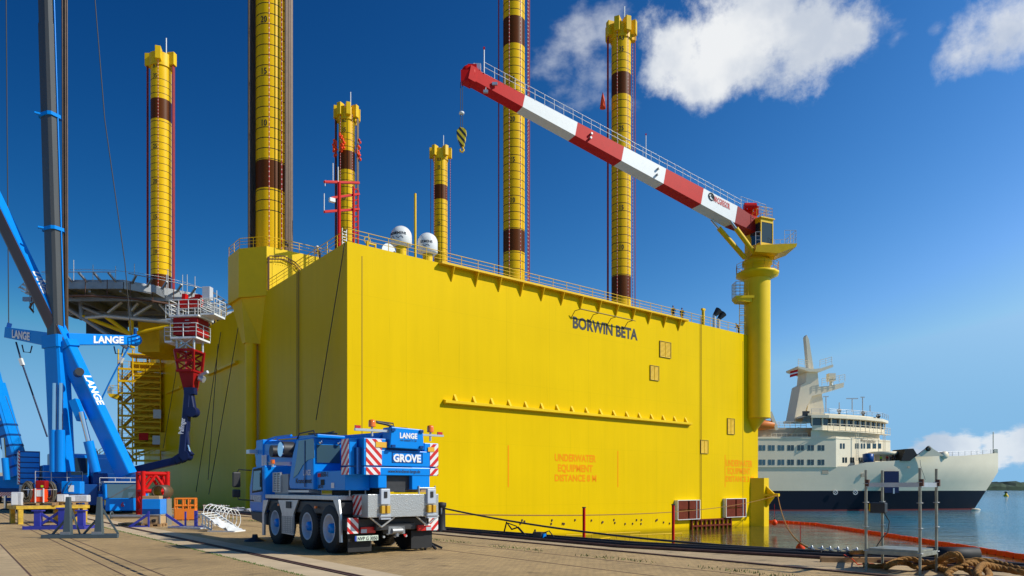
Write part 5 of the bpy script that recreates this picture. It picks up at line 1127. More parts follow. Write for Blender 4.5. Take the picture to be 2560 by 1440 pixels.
# ------------------------------------------------------------------ helideck
HZ = 26.6; hc_ = at(335, 1222, 95); HD = Fr((hc_.x, hc_.y, 0), 0)
hd = thing('helideck', 'grey helideck on steel trusses overhanging the far left end of the platform', 'helideck', HD.o, 0)
Rr = 11.3; oc8 = [(Rr * math.cos(R(22.5 + 45 * i)), Rr * math.sin(R(22.5 + 45 * i))) for i in range(8)]
MB().prism(oc8, 2, HZ - .35, HZ).build('deck_plate', M['steel'], hd)
b = MB(); 
for i in range(8): (x0, y0), (x1, y1) = oc8[i], oc8[(i + 1) % 8]; b.beam((x0, y0, HZ - .7), (x1, y1, HZ - .7), .3, .8)
for x in (-7.5, -3.7, 0, 3.7, 7.5): b.beam((x, -10, HZ - .9), (x, 10, HZ - .9), .3, .9)
for y in (-7, 0, 7): b.beam((-10, y, HZ - 1.4), (10, y, HZ - 1.4), .3, .5)
b.build('deck_beam', M['steel'], hd)
for i in range(8):
    (x0, y0), (x1, y1) = oc8[i], oc8[(i + 1) % 8]; b = MB(); n = 5; ox, oy = (x0 + x1) / 2, (y0 + y1) / 2; L = math.hypot(ox, oy); ox, oy = ox / L, oy / L
    for k in range(n): t = (k + .5) / n; x, y = x0 + (x1 - x0) * t, y0 + (y1 - y0) * t; b.beam((x, y, HZ - .3), (x + ox * 1.7, y + oy * 1.7, HZ + .35), .2, .22)
    b.path([(x0 + ox * 1.7, y0 + oy * 1.7, HZ + .4), (x1 + ox * 1.7, y1 + oy * 1.7, HZ + .4)], .05, 4); b.build('net_frame', M['steel'], hd)
b = MB(); random.seed(4)
for i in range(22):
    a = random.uniform(0, 6.28); x, y = Rr * .98 * math.cos(a), Rr * .98 * math.sin(a); b.tube((x, y, HZ - .3), (x, y, HZ + random.uniform(1.4, 2.3)), .05, n=5)
b.path([(Rr * .97 * math.cos(R(a)), Rr * .97 * math.sin(R(a)), HZ + 1.1) for a in range(0, 360, 15)], .025, 4, True); b.build('scaffold_rail', M['galv'], hd)
b = MB()
for a in range(200, 341, 12): x, y = Rr * 1.02 * math.cos(R(a)), Rr * 1.02 * math.sin(R(a)); b.tube((x, y, HZ - .2), (x, y, HZ - 2.4), .05, n=5)
b.path([(Rr * 1.02 * math.cos(R(a)), Rr * 1.02 * math.sin(R(a)), HZ - 2.2) for a in range(200, 341, 12)], .14, 4); b.build('hanging_scaffold', M['rust'], hd)
hx = lambda px, py, d: at(px, py, d) - HD.o
for p, q_, r_, m_ in (((262, 790), (440, 806), .32, 'galv'), ((215, 795), (262, 790), .3, 'galv'), ((320, 712), (328, 800), .3, 'steel'), ((328, 800), (331, 870), .3, 'yel2'), ((200, 715), (205, 800), .3, 'steel'), ((200, 765), (262, 790), .22, 'steel'),
                   ((270, 782), (305, 755), .22, 'galv'), ((345, 758), (322, 785), .22, 'galv'), ((335, 790), (380, 762), .22, 'galv'), ((440, 806), (400, 760), .22, 'galv'), ((205, 790), (325, 835), .25, 'yel2'), ((262, 790), (328, 838), .25, 'yel2'), ((330, 835), (440, 812), .25, 'yel2'), ((170, 770), (320, 870), .28, 'steel')):
    MB().tube(hx(*p, 90), hx(*q_, 90), r_, n=8).build('truss_member', M[m_], hd)
b = MB().box(hx(345, 880, 97), hx(450, 820, 103)); b.build('support_house', M['yel2'], hd)
MB().box(hx(215, 845, 96), hx(320, 795, 100)).build('service_box', M['dark'], hd)

# ------------------------------------------------------------------ red access tower held by the folding loader crane
AT = Fr(tuple(at(478, 1222, 54).xy) + (0,), ROT - 50); s5 = 54 / F; za = lambda y: CH + (HY - y) * s5; xa_ = lambda px: (px - 478) * s5
act = thing('access_tower', 'red and white work platform tower lifted in front of the shaded hull', 'work platform', AT.o, -6)
def cage(x0, x1, y0, y1, zf, h=1.15, nm='basket'):
    b = MB().box((x0, y0, zf - .14), (x1, y1, zf)); b.rail([(x0, y0, zf), (x1, y0, zf), (x1, y1, zf), (x0, y1, zf)], h, .035, closed=True, step=.9); return b.build(nm, M['white'], act)
cage(xa_(442), xa_(517), -1.1, 1.1, za(795), 1.1); cage(xa_(517), xa_(553), -.8, .8, za(790), 1.1); cage(xa_(443), xa_(510), -1.0, 1.0, za(848), 1.0)
cage(xa_(427), xa_(441), -.8, .8, za(801), 1.0, 'side_cage'); cage(xa_(424), xa_(443), -.8, .8, za(856), 1.0, 'side_cage')
b = MB().box((xa_(446), -.8, za(842)), (xa_(510), .8, za(800))); b.build('body', M['dred'], act, bev=.03)
b = MB().beam((xa_(452), 0, za(762)), (xa_(505), 0, za(750)), .6, .5).beam((xa_(460), 0, za(765)), (xa_(462), 0, za(735)), .3, .4).beam((xa_(498), 0, za(762)), (xa_(498), 0, za(738)), .4, .5).cbox((xa_(480), .3, za(755)), (1.0, .6, .5)).build('machinery', M['red'], act, bev=.02)
MB().box((xa_(516), -.5, za(754)), (xa_(536), .0, za(722))).build('control_cabinet', M['plast'], act, bev=.02)
MB().tube((xa_(545), 0, za(790)), (xa_(545), 0, za(728)), .04).tube((xa_(512), 0, za(790)), (xa_(512), 0, za(718)), .04).build('post', M['galv'], act)
for x, y in ((452, -.6), (497, -.6), (452, .6), (497, .6)): MB().tube((xa_(x), y, za(878)), (xa_(x), y, za(848)), .09, n=6).build('leg', M['galv'], act)
b = MB()
b.beam((xa_(455), -.6, za(876)), (xa_(495), -.6, za(850)), .1, .1).beam((xa_(495), -.6, za(876)), (xa_(455), -.6, za(850)), .1, .1); b.build('leg_frame', M['galv'], act)
b = MB(); cr_ = [(xa_(449), xa_(498), 878), (xa_(455), xa_(495), 930)]
for sy in (-.75, .75):
    b.beam((cr_[0][0], sy, za(878)), (cr_[1][0], sy * .75, za(930)), .16, .16); b.beam((cr_[0][1], sy, za(878)), (cr_[1][1], sy * .75, za(930)), .16, .16)
    for (xA, yA), (xB, yB) in (((449, 880), (497, 905)), ((498, 880), (452, 905)), ((452, 905), (494, 930)), ((496, 905), (455, 930))): b.beam((xa_(xA), sy, za(yA)), (xa_(xB), sy * .85, za(yB)), .1, .1)
    for yy, xA, xB in ((879, 449, 498), (905, 452, 496), (930, 455, 495)): b.beam((xa_(xA), sy, za(yy)), (xa_(xB), sy, za(yy)), .18, .18)
for px_, yy in ((452, 879), (496, 879), (454, 930), (495, 930)): b.beam((xa_(px_), -.75, za(yy)), (xa_(px_), .75, za(yy)), .14, .14)
b.build('lattice', M['dred'], act)  # shade on the red lattice and socket is put into this darker red
b = MB().add([(xa_(455), -.55, za(930)), (xa_(495), -.55, za(930)), (xa_(495), .55, za(930)), (xa_(455), .55, za(930)), (xa_(464), -.35, za(977)), (xa_(489), -.35, za(977)), (xa_(489), .35, za(977)), (xa_(464), .35, za(977))],
             [(0, 1, 2, 3), (4, 5, 6, 7), (0, 1, 5, 4), (1, 2, 6, 5), (2, 3, 7, 6), (3, 0, 4, 7)]); b.build('socket', M['dred'], act, bev=.02)
MB().tube((xa_(498), 0, za(940)), (xa_(527), -.3, za(932)), .12, n=8).tube((xa_(500), 0, za(945)), (xa_(512), 0, za(950)), .25, n=8).build('side_arm', M['galv'], act)
b = MB()
for i in range(7): b.box((xa_(478), -.84, za(842) + .2 + i * .28), (xa_(488), -.8, za(842) + .25 + i * .28))
b.build('ladder', M['galv'], act)
lcb = at(322, 1222, 52); lc = thing('loader_crane', 'dark blue folding loader crane arm reaching up to the red access tower', 'loader crane', (lcb.x, lcb.y, 0))
lp = lambda px, py, d=53.5: at(px, py, d) - V(lcb.x, lcb.y, 0)
MB().tube((0, 0, 0), (0, 0, lp(325, 1178).z), .45, n=14).build('column', M['blued'], lc)
MB().beam(lp(322, 1180), lp(440, 1152), .5, .6, .45, .55, ch=.2).beam(lp(440, 1152), lp(466, 1135), .5, .6).build('main_arm', M['navy'], lc, bev=.02)
MB().beam(lp(458, 1135), lp(471, 985), .5, .62, .45, .58, ch=.2, up=V(0, 1, 0)).build('fold_arm', M['navy'], lc)
b = MB().beam(lp(455, 1150), lp(478, 1130), .5, .45).tube(lp(466, 1140) + V(0, -.4, 0), lp(466, 1140) + V(0, .4, 0), .35, n=14); b.build('elbow', M['navy'], lc)
MB().tube(lp(475, 1130), lp(470, 1112), .09).build('cylinder_rod', M['chrome'], lc); MB().tube(lp(470, 1112), lp(466, 1070), .16).build('cylinder', M['navy'], lc)
MB().path([lp(474, 1118), lp(473, 1090), lp(468, 1066)], .05).build('hose', M['black'], lc); MB().path([lp(452, 1150), lp(456, 1157), lp(464, 1154), lp(464, 1145)], .05).build('hose', M['black'], lc)
b = MB().beam(lp(474, 980), lp(484, 1030), .5, .5, .45, .4, ch=.3).tube(lp(482, 1030) + V(0, -.35, 0), lp(482, 1030) + V(0, .35, 0), .4, n=14).beam(lp(464, 978), lp(489, 978), .6, .5); b.build('head_joint', M['navy'], lc)
vs, fs = textgeo('Palfinger', .02, 'LEFT'); xm = max(v.x for v in vs); p0, p1 = lp(458, 1085, 52.9), lp(463, 1045, 52.9); dd = (p1 - p0)
MB().add([p0 + dd * (v.x / xm) - V(v.y * .38, 0, 0) for v in vs], fs).build('lettering', M['wtext'], lc)

# ------------------------------------------------------------------ things standing on the quay at the left
# yellow table
c = gnd(48, 1311); Tb = Fr((c.x, c.y, 0), 48)
def gl(fr, px, py, z=0): return fr.l(gnd(px, py, z))
p1_, p2_, p3_ = gl(Tb, 48, 1310), gl(Tb, 218, 1306), gl(Tb, 27, 1302)
tb = thing('steel_table', 'long rusty yellow steel table carrying pallets of equipment', 'table', Tb.o, 48)
x0, x1, y0, y1, zt_b = -.15, 3.0, -.1, 1.55, .72
M['yrust'] = mat('rusty_yellow', (.62, .38, .02), .6, var=.45, vs=5)
b = MB().box((x0, y0, zt_b), (x1, y0 + .14, zt_b + .16)).box((x0, y1 - .14, zt_b), (x1, y1, zt_b + .16)).box((x0, y0 + .14, zt_b), (x0 + .14, y1 - .14, zt_b + .16)).box((x1 - .14, y0 + .14, zt_b), (x1, y1 - .14, zt_b + .16)); b.box((x0 + .14, y0 + .14, zt_b + .1), (x1 - .14, y1 - .14, zt_b + .14)); b.build('table_top', M['yrust'], tb, bev=.01)
for x, y in ((x0 + .1, y0 + .02), (x1 - .3, y0 + .02), (x0 + .1, y1 - .24), (x1 - .3, y1 - .24), ((x0 + x1) / 2 + .4, y1 - .24)): MB().box((x, y, 0), (x + .2, y + .2, zt_b)).build('leg', M['yrust'], tb)
ZT = zt_b + .165
def pallet(loc, rot, label, sz=(1.2, .8), m='wood'):
    r_ = thing('pallet', label, 'pallet', loc, rot); b = MB(); L, Wp = sz
    for i in range(5): y = -Wp / 2 + i * (Wp - .12) / 4; b.box((-L / 2, y, .11), (L / 2, y + .12, .135))
    b.build('deck_board', M[m], r_); b = MB()
    for y in (-Wp / 2, -.05, Wp / 2 - .1):
        for x in (-L / 2, -.07, L / 2 - .14): b.box((x, y, .02), (x + .14, y + .1, .11))
        b.box((-L / 2, y, 0), (L / 2, y + .1, .02))
    b.build('block', M[m], r_); return r_
def tw(x, y, z=ZT): return Tb.w((x, y, z))
def tq(px, y, z=ZT): q = Tb.on(px, 1262, 1, y); return Tb.w((q.x, y, z))
L_t = x1 - x0
pallet(tq(99, .45), 20, 'wooden pallet under the welding machine on the yellow table', (1.5, .7)); pallet(tq(186, .6), 30, 'wooden pallet under wrapped boxes on the yellow table', (1.2, .7))
zz = ZT + .14
def coil(loc, r_, h, label, m, n=16, axis='Y', seed=1, rot=10):
    random.seed(seed); t = thing('cable_coil', label, 'cable coil', loc, rot, None); b = MB()
    for i in range(n):
        ra = r_ * random.uniform(.45, 1.08); dy = random.uniform(-.15, .15); dz = random.uniform(-.03, .05); a0 = random.uniform(0, 6)
        b.path([V(ra * .75 * math.cos(a0 + R(a)), dy + .04 * math.sin(R(2 * a)), h / 2 + dz + ra * math.sin(a0 + R(a)) * (h / 2 / r_)) for a in range(0, 360, 20)], .022, 5, True)
    b.build('cable', M[m], t); MB().box((-r_ * .8, -.17, h * .62), (r_ * .8, .17, h * .65)).build('strap', M['plast'], t); return t
M['cab'] = mat('grey_brown_cable', (.10, .085, .06), .7, var=.3, vs=8)
coil(tq(69, .5, zz), .3, 1.0, 'dark tall cable coil left of the welding machine', 'cab', 26, seed=3); coil(tq(125, .4, zz), .3, 1.0, 'grey brown coiled cable right of the welding machine', 'cab', 22, seed=4)
wm_ = thing('welding_machine', 'orange and grey welding machine between two cable coils on the yellow table', 'welder', tq(99, .4, zz), 10)
b = MB().box((-.32, -.25, .03), (.3, .25, .66)).build('case', M['forange'], wm_, bev=.03); MB().box((-.02, -.27, .3), (.25, -.25, .62)).build('front_panel', M['white'], wm_)
b = MB().box((-.12, -.2, .68), (.34, .2, 1.08)).build('wire_feeder', M['dred'], wm_, bev=.05); MB().box((.15, -.22, .75), (.25, -.2, .85)).build('dial', M['hiviz'], wm_)
for x in (-.06, .3): MB().beam((x, -.29, .0), (x, -.29, .7), .04, .05, up=V(0, 1, 0)).build('frame_bar', M['white'], wm_)
def wrapped(loc, sz, label, rot=10):
    t = thing('wrapped_box', label, 'box', loc, rot, None); X_, Y_, Z_ = sz; random.seed(int(X_ * 100)); b = MB(); n = 5
    MB().box((-X_ / 2, -Y_ / 2, 0), (X_ / 2, Y_ / 2, Z_)).build('box', M['plast'], t, bev=.05); MB().box((-X_ / 2 + .05, -Y_ / 2 - .012, .05), (-X_ / 2 + .3, -Y_ / 2, Z_ - .06)).build('label_sheet', M['wtext'], t)
wrapped(tq(47, .7), (.5, .5, .66), 'tall box in clear plastic wrap at the left end of the yellow table'); wrapped(tq(157, .55, zz), (.4, .5, .4), 'grey plastic wrapped bundle beside the long wrapped box'); wrapped(tq(199, .6, zz), (.9, .45, .36), 'long plastic wrapped box at the right end of the yellow table')
gb = thing('generator_box', 'bright blue equipment box with a paper sheet above the yellow table', 'equipment box', tq(182, 1.3, ZT), 10)
MB().box((-.45, -.25, .55), (.45, .3, 1.2)).build('case', M['blue'], gb, bev=.03); MB().box((-.1, -.265, .66), (.15, -.25, 1.0)).build('paper_sheet', M['wtext'], gb)
for x in (-.38, .38): MB().box((x - .03, 0, 0), (x + .03, .06, .55)).build('leg', M['dark'], gb)
MB().path([(-.4, -.27, .5), (-.2, -.3, 1.0), (-.05, -.3, 1.2), (.0, -.1, 1.22), (.05, -.28, 1.1), (-.1, -.3, .8)], .015).build('cable', M['black'], gb)
p = tq(149, 2.0, 0)
def papers(root, k): MB().quad((.3, -.25, 1.42), (.62, -.3, 1.5), (.6, .2, 1.6), (.28, .15, 1.5)).build('paper', M['wtext'], root)
person((p.x, p.y, 0), -20, 'lean', M['redc'], M['trous'], None, 'person in dark red work clothes reading papers behind the yellow table', 1.85, None, papers)
# violet blue beam frame on the ground
def gat(px, py): return gnd(px, py)
def trestle(fr_o, rot, label, L, m, name='support_frame', posts=((-.9, 1.0), (.9, 1.0)), deep=1.1, cat='support frame'):
    t = thing(name, label, cat, fr_o, rot); b = MB()
    for y in (-deep / 2, deep / 2): b.box((-L / 2, y - .06, 0), (L / 2, y + .06, .14))
    for x in (-L / 2, L / 2 - .12): b.box((x, -deep / 2 + .06, 0), (x + .12, deep / 2 - .06, .13))
    b.build('base_frame', M[m], t)
    for x, h in posts:
        MB().box((x - .12, -.12, 0), (x + .12, .12, h)).build('post', M[m], t); MB().box((x - .2, -.16, h), (x + .2, .16, h + .05)).build('head_plate', M[m], t)
        sg = 1 if x < 0 else -1; MB().beam((x + sg * .1, 0, h * .85), (x + sg * .95, 0, .12), .08, .1).build('brace', M[m], t)
    return t
c = gat(150, 1322); trestle((c.x, c.y, 0), 8, 'violet blue steel support frame lying in front of the yellow table', 2.4, 'viol', posts=((-.85, .75), (.85, .75), (.1, .85)), deep=1.0)
# dark grey stand
c = gat(208, 1345); gs = thing('steel_stand', 'dark grey steel stand with two tapered uprights in the left foreground', 'stand', c, 6)
b = MB().box((-1.28, -.2, 0), (1.2, -.08, .13)).box((-1.28, .3, 0), (1.0, .42, .13)).box((-1.28, -.08, 0), (-1.16, .3, .12)).box((-.1, -.08, 0), (0, .3, .12)); b.build('base_frame', M['grey'], gs, bev=.01)
for x in (-.5, .52):
    MB().beam((x, 0, .02), (x + .02, 0, 1.42), .26, .22, .13, .13, up=V(0, 1, 0)).build('upright', M['grey'], gs, bev=.01); MB().box((x - .2, -.12, .13), (x + .12, .0, .22)).build('foot_plate', M['steel'], gs)
    for sg, w_ in ((-1, .6), (1, .55 if x > 0 else .3)): MB().beam((x + sg * .06, .1, 1.0 if sg > 0 else .7), (x + sg * w_, .2, .12), .06, .06).build('brace', M['grey'], gs)
# red lattice tower section
c = gat(358, 1288); rf = thing('lattice_frame', 'tall red lattice tower section standing beyond the blue box', 'frame', c, ROT); sc = c.y / F
w_ = 1.44; h_ = 110 * sc; dpt = 1.5
for x, y in ((0, 0), (w_, 0), (0, dpt), (w_, dpt)): MB().tube((x, y, 0), (x, y, h_), .15, n=10).build('corner_post', M['red'], rf)
b = MB()
for yy, lohi in ((0, 1), (dpt, 1)):
    for z in (h_ - .15, h_ * .55): b.tube((0, yy, z), (w_, yy, z), .13, n=8)
    b.tube((.1, yy, h_ * .58), (w_ / 2, yy, h_ * .92), .1, n=8).tube((w_ - .1, yy, h_ * .58), (w_ / 2, yy, h_ * .92), .1, n=8).tube((0, yy, .3), (w_, yy, .3), .1, n=8).tube((w_ * .6, yy, .35), (w_, yy, .1), .1)
for x in (0, w_):
    for z in (h_ - .15, h_ * .55, .3): b.tube((x, 0, z), (x, dpt, z), .1, n=8)
    b.tube((x, 0, .3), (x, dpt, h_ * .55), .08).tube((x, 0, h_ * .55), (x, dpt, h_ - .15), .08)
b.build('bracing', M['red'], rf)
# blue box on a crate with pipe
c = gat(386, 1316); BX = c; fb = 6
pl1 = pallet(c, fb, 'wooden pallet under the crate carrying the blue box', (.84, .8))
crt = thing('plastic_crate', 'clear sided crate on a pallet below the bright blue box', 'crate', c + V(0, .0, .136), fb)
MB().box((-.37, -.36, 0), (.37, .36, .38)).build('crate_body', M['card'], crt, bev=.02); b = MB()
for x in (-.4, .37): b.box((x, -.39, 0), (x + .03, -.36, .42))
b.box((-.4, -.39, .38), (.4, .39, .42)); b.build('crate_frame', M['galv'], crt); random.seed(3)
MB().path([(.12 + .08 * math.cos(R(a)) * (1 + .3 * math.sin(a)), -.38, .13 + .07 * math.sin(R(a * 1.3))) for a in range(0, 900, 40)], .015, 4).build('cable', M['black'], crt)
bb_ = thing('blue_bin', 'bright blue steel box standing on the crate in front of the red frame', 'box', c + V(0, 0, .56), fb); MB().box((-.39, -.38, 0), (.39, .38, .68)).build('box', M['blue'], bb_, bev=.02); MB().box((-.38, -.395, .02), (.38, -.38, .24)).build('lower_flap', M['blued'], bb_)
cbx = thing('carton', 'flat brown carton lying on top of the blue box', 'carton', c + V(.0, -.12, 1.245), fb); MB().box((-.36, -.22, 0), (.34, .22, .14)).build('carton_body', M['card'], cbx); MB().box((-.365, -.225, .065), (.345, .225, .075)).build('tape', M['wood'], cbx)
pp = thing('steel_pipe', 'short wide steel pipe piece lying behind the carton on the blue box', 'pipe', c + V(0, .75, 1.25), fb); MB().lathe([(.25, -.5), (.31, -.5), (.31, .5), (.25, .5), (.25, -.5)], (0, 0, .32), 28, 'Y').build('pipe_ring', M['strand'], pp); MB().box((-.3, -.3, -1.25), (.3, .3, 0)).build('pipe_stand', M['steel'], pp)
# pallets, violet trestles
c = gat(332, 1314); pallet(c, 4, 'empty wooden pallet lying left of the blue box', (.95, .8))
for px, py, sg, lab in ((352, 1318, 1, 'violet blue angled bracket left of the crate'), (435, 1320, -1, 'violet blue angled bracket right of the crate')):
    c = gat(px, py); t = thing('angle_bracket', lab, 'bracket', c, 6); b = MB().beam((-.7 * sg, 0, .06), (.55 * sg, 0, .95), .13, .16).beam((-.8 * sg, 0, .06), (.4 * sg, 0, .06), .12, .1).build('strut', M['viol'], t); MB().box((-.72 * sg if sg < 0 else .48, -.06, 0), ((-.72 * sg + .1) if sg < 0 else .58, .06, 1.15)).build('upright', M['viol'], t); t.scale = (.62, .62, .62)
c = gat(400, 1296); t = thing('long_profile', 'grey steel profile lying on the paving behind the crate', 'steel profile', c, 8); MB().tube((-2.6, 0, .12), (2.2, 0, .12), .1).build('bar', M['steel'], t); MB().path([(-2.6 + .0, .2 * math.cos(R(a)), .2 + .2 * math.sin(R(a))) for a in range(0, 360, 40)], .04, 5, True).build('ring', M['grey'], t)
# orange man basket
c = gat(462, 1301); t = thing('man_basket', 'orange steel man basket standing on the quay', 'basket', c, 20); sc = c.y / F; w2, h2 = 23 * sc, 54 * sc
b = MB().box((-w2, -.05, .05), (w2, 0, .62)).box((-w2, 1.1, .05), (w2, 1.15, .62)).box((-w2, 0, .05), (-w2 + .05, 1.1, .62)).box((w2 - .05, 0, .05), (w2, 1.1, .62)); b.build('side_sheet', M['orange'], t)
b = MB()
for x in (-w2, -w2 * .2, w2 * .35, w2):
    for y in (0, 1.12): b.tube((x, y, 0), (x, y, h2), .045, n=6)
for z in (h2, h2 * .68): b.tube((-w2, 0, z), (w2, 0, z), .045).tube((-w2, 1.12, z), (w2, 1.12, z), .045).tube((-w2, 0, z), (-w2, 1.12, z), .045).tube((w2, 0, z), (w2, 1.12, z), .045)
b.tube((-w2, .5, h2), (w2, .5, h2), .04); b.path([(-w2 - .35, .2, .3), (-w2 - .4, .2, h2 * .55), (-w2, .2, h2 * .6)], .03); b.build('basket_frame', M['orange'], t)
MB().box((-w2, 0, 0), (w2, 1.12, .05)).build('floor', M['dark'], t)
# violet post and white caged ladder pieces
c = gat(490, 1320); t = thing('post_frame', 'short violet blue post beside the white ladder cage', 'post', c, 6); MB().box((-.06, -.06, 0), (.06, .06, .75)).build('post', M['viol'], t); MB().beam((-1.0, 0, .05), (.3, 0, .05), .1, .1).build('foot', M['viol'], t)
c = gat(515, 1322); LG = thing('ladder_cage', 'white ladder safety cage of hoops lying on its side on the quay', 'ladder cage', c, -14); LG.scale = (.72,) * 3
b = MB(); hoops = [(-.25 + i * .26, .62) for i in range(7)]
for i, (x, r_) in enumerate(hoops): b.path([V(x + .1 * math.cos(R(a)), .75 + r_ * math.cos(R(a)) * .9, .82 - i * .05 + r_ * math.sin(R(a))) for a in range(-70, 251, 16)], .024, 5)
for a in (20, 60, 100, 140, 180): b.path([V(x + .1 * math.cos(R(a)), .75 + r_ * math.cos(R(a)) * .9, .82 - i * .05 + r_ * math.sin(R(a))) for i, (x, r_) in enumerate(hoops)], .02, 4)
b.build('hoop', M['white'], LG)
c = gat(545, 1326); t = thing('white_ladder', 'white steel ladder section leaning in front of the hooped cage', 'ladder', c, -10); t.scale = (.72,) * 3
b = MB(); A1_, A2_ = V(-.95, -.15, .95), V(.75, -.3, .04); B1_, B2_ = V(-.55, .55, 1.0), V(1.1, .4, .04)
for p, q_ in ((A1_, A2_), (B1_, B2_), (A1_ - V(0, 0, .6), V(-.3, -.2, .05))): b.beam(p, q_, .07, .1)
b.build('stile', M['white'], t); b = MB()
for i in range(9): p, q_ = A1_.lerp(A2_, i / 8), B1_.lerp(B2_, i / 8); b.beam(p, q_, .03, .05)
for i in range(4): p = A1_.lerp(A2_, .05 + i * .12); b.beam(p, p - V(0, 0, .55), .05, .05)
b.build('rung', M['white'], t)
c = gat(553, 1329); t = thing('white_bundle', 'crumpled white sheeting on a small white frame at the right of the ladder cage', 'sheeting', c, -10); t.scale = (.85,) * 3; random.seed(8); b = MB(); n = 9
vs = [V(-.45 + i / n * 1.25, -.25 + j / n * .85, max(.03, .55 - .62 * i / n + random.uniform(-.08, .08) + (.05 if j % 2 else 0))) for j in range(n + 1) for i in range(n + 1)]
b.add(vs, [(j * (n + 1) + i, j * (n + 1) + i + 1, (j + 1) * (n + 1) + i + 1, (j + 1) * (n + 1) + i) for j in range(n) for i in range(n)], True); b.build('sheet', M['white'], t); MB().beam((-.5, -.3, .03), (.85, -.3, .03), .06, .06).beam((.85, -.3, .03), (.85, .6, .03), .06, .06).build('frame', M['white'], t)
c = gat(533, 1298); t = thing('shelf_grating', 'white slatted shelf grating propped on top of the ladder cage', 'grating', c, -10); t.scale = (.7,) * 3; b = MB()
for i in range(4): b.box((-.85 + i * .06, -.1 + i * .2, 1.1 - i * .02), (.75 + i * .1, -.02 + i * .2, 1.15 - i * .02))
b.build('slat', M['white'], t); b = MB()
for x in (-.8, .0, .7): b.box((x, -.15, 1.05), (x + .05, .65, 1.09))
b.beam((-.8, -.1, 0), (-.75, -.1, 1.08), .05, .05).beam((.75, .5, 0), (.7, .4, 1.08), .05, .05); b.build('frame', M['white'], t)
c = gat(470, 1322); t = thing('flat_ladder', 'short white ladder lying flat on the paving', 'ladder', c, -32); b = MB()
for y in (-.2, .2): b.box((-1.1, y - .03, .02), (1.2, y + .03, .09))
b.build('stile', M['plast'], t); b = MB()
for i in range(9): x = -1.0 + i * .26; b.box((x, -.17, .04), (x + .06, .17, .07))
b.build('rung', M['plast'], t)
# clutter at the quay edge behind
for i, (px, py) in enumerate(((590, 1278), (615, 1280), (606, 1283))):
    c = gat(px, py); random.seed(i); t = thing('rope_heap', ['small pale heap of rope on the quay edge, leftmost behind the truck', 'small pale heap of rope on the quay edge next to the truck cab', 'low pale heap of rope nearest the truck'][i], 'rope', c, 0); b = MB()
    b.path([V(random.gauss(0, .4), random.gauss(0, .2), random.uniform(.03, .3)) for _ in range(26)], .04, 5); b.build('rope', M['plast'], t)

# ------------------------------------------------------------------ quay edge: pipes, bollard, cables
for i, (x, r_, z, m_) in enumerate(((-.2, .08, .08, 'black'), (-.5, .065, .065, 'black'), (-.85, .04, .045, 'rust'), (-.05, .05, .06, 'dark'))):
    pts = [V(xe(y) + x + .03 * math.sin(y * .5 + i), y, z) for y in range(2, 60, 1)]; o = MB().path(pts, r_, 8).build('quay_cable', M[m_], keep=True, label=['thick black hose lying along the quay edge', 'second black hose lying inland of the thick one', 'thin rust brown cable lying beside the black hoses', 'dark cable lying on top of the hose at the very edge'][i], category='hose'); o.rotation_euler = (0, 0, R(ROT))
b = MB()
for y in range(-10, 70, 4): b.box((xe(y + .25), y, -1.4), (xe(y + .25) + .3, y + .5, -.1))
o = b.build('fender_timber', M['black'], keep=True, label='row of black timber fenders down the quay wall', category='fender', kind='stuff'); o.rotation_euler = (0, 0, R(ROT))
c = QF.w((15.3, QF.on(1103, 1310, 0, 15.3).y, 0)); t = thing('bollard', 'black mooring post standing at the quay edge just right of the truck', 'bollard', c, ROT)
MB().lathe([(.22, 0), (.2, .1), (.17, .15), (.16, .95), (.2, 1.0), (.2, 1.15), (.02, 1.18)], (0, 0, 0), 20).build('post', M['black'], t); MB().tube((-.12, -.2, .7), (-.12, -.2, .95), .03).build('hook', M['steel'], t)
ht = c + V(0, 0, .95)
e = PF.w((A_ - .3, -3.2, WZ + 4.35))
def cate(a, b_, sag, n=16): return [a.lerp(b_, i / n) - V(0, 0, sag * 4 * (i / n) * (1 - i / n)) for i in range(n + 1)]
qb = QF.w((16.2, 3.5, .25))
MB().path(cate(ht, QF.w((17.0, 9.0, .15)), .25), .035, 5).build('mooring_line', M['wire'], keep=True, label='dark mooring line running from the bollard to the right along the quay', category='rope')
MB().path(cate(ht - V(0, 0, .25), e, .9, 24), .03, 5).build('mooring_line', M['rope'], keep=True, label='thin pale line from the bollard across the hull to the corner bracket', category='rope')
ez = at(2160, 1380, 15.0); MB().path(cate(e, ez, 2.2, 24), .05, 6).build('mooring_line', M['rope'], keep=True, label='tan mooring rope sagging from the yellow corner bracket to the scaffold frame', category='rope')
# junk on the edge
c = gnd(1350, 1352, 0); t = thing('junction_unit', 'small blue and black junction unit with hoses on the quay edge', 'equipment', QF.w((15.5, QF.on(1350, 1345, 0, 15.5).y, .05)), ROT); t.scale = (.65,) * 3; MB().box((-.2, -.3, 0), (.2, .3, .32)).build('case', M['dark'], t); MB().box((-.1, -.36, .05), (.1, -.3, .25)).build('socket', M['blue'], t)
MB().path([(0, -.3, .3), (.1, -.6, .4), (.2, -.9, .05)], .03).build('hose', M['black'], t); MB().path([(0, .3, .2), (.1, .5, .42), (.1, .8, .05)], .03).build('hose', M['black'], t)
c = QF.w((15.7, QF.on(1290, 1340, 0, 15.7).y, .05)); t = thing('hose_loop', 'black hose rising in an angular loop from the quay edge', 'hose', c, ROT); t.scale = (.6,) * 3; MB().path([(0, 1.2, 0), (0, .9, .75), (0, .4, .35), (0, -.2, .5), (0, -.9, .05)], .05).build('hose', M['black'], t); MB().path([(.1, .9, .7), (.1, .1, .55), (.1, -.6, .1)], .035).build('hose', M['black'], t)
ORD = ['first', 'second', 'third', 'fourth', 'fifth', 'sixth']
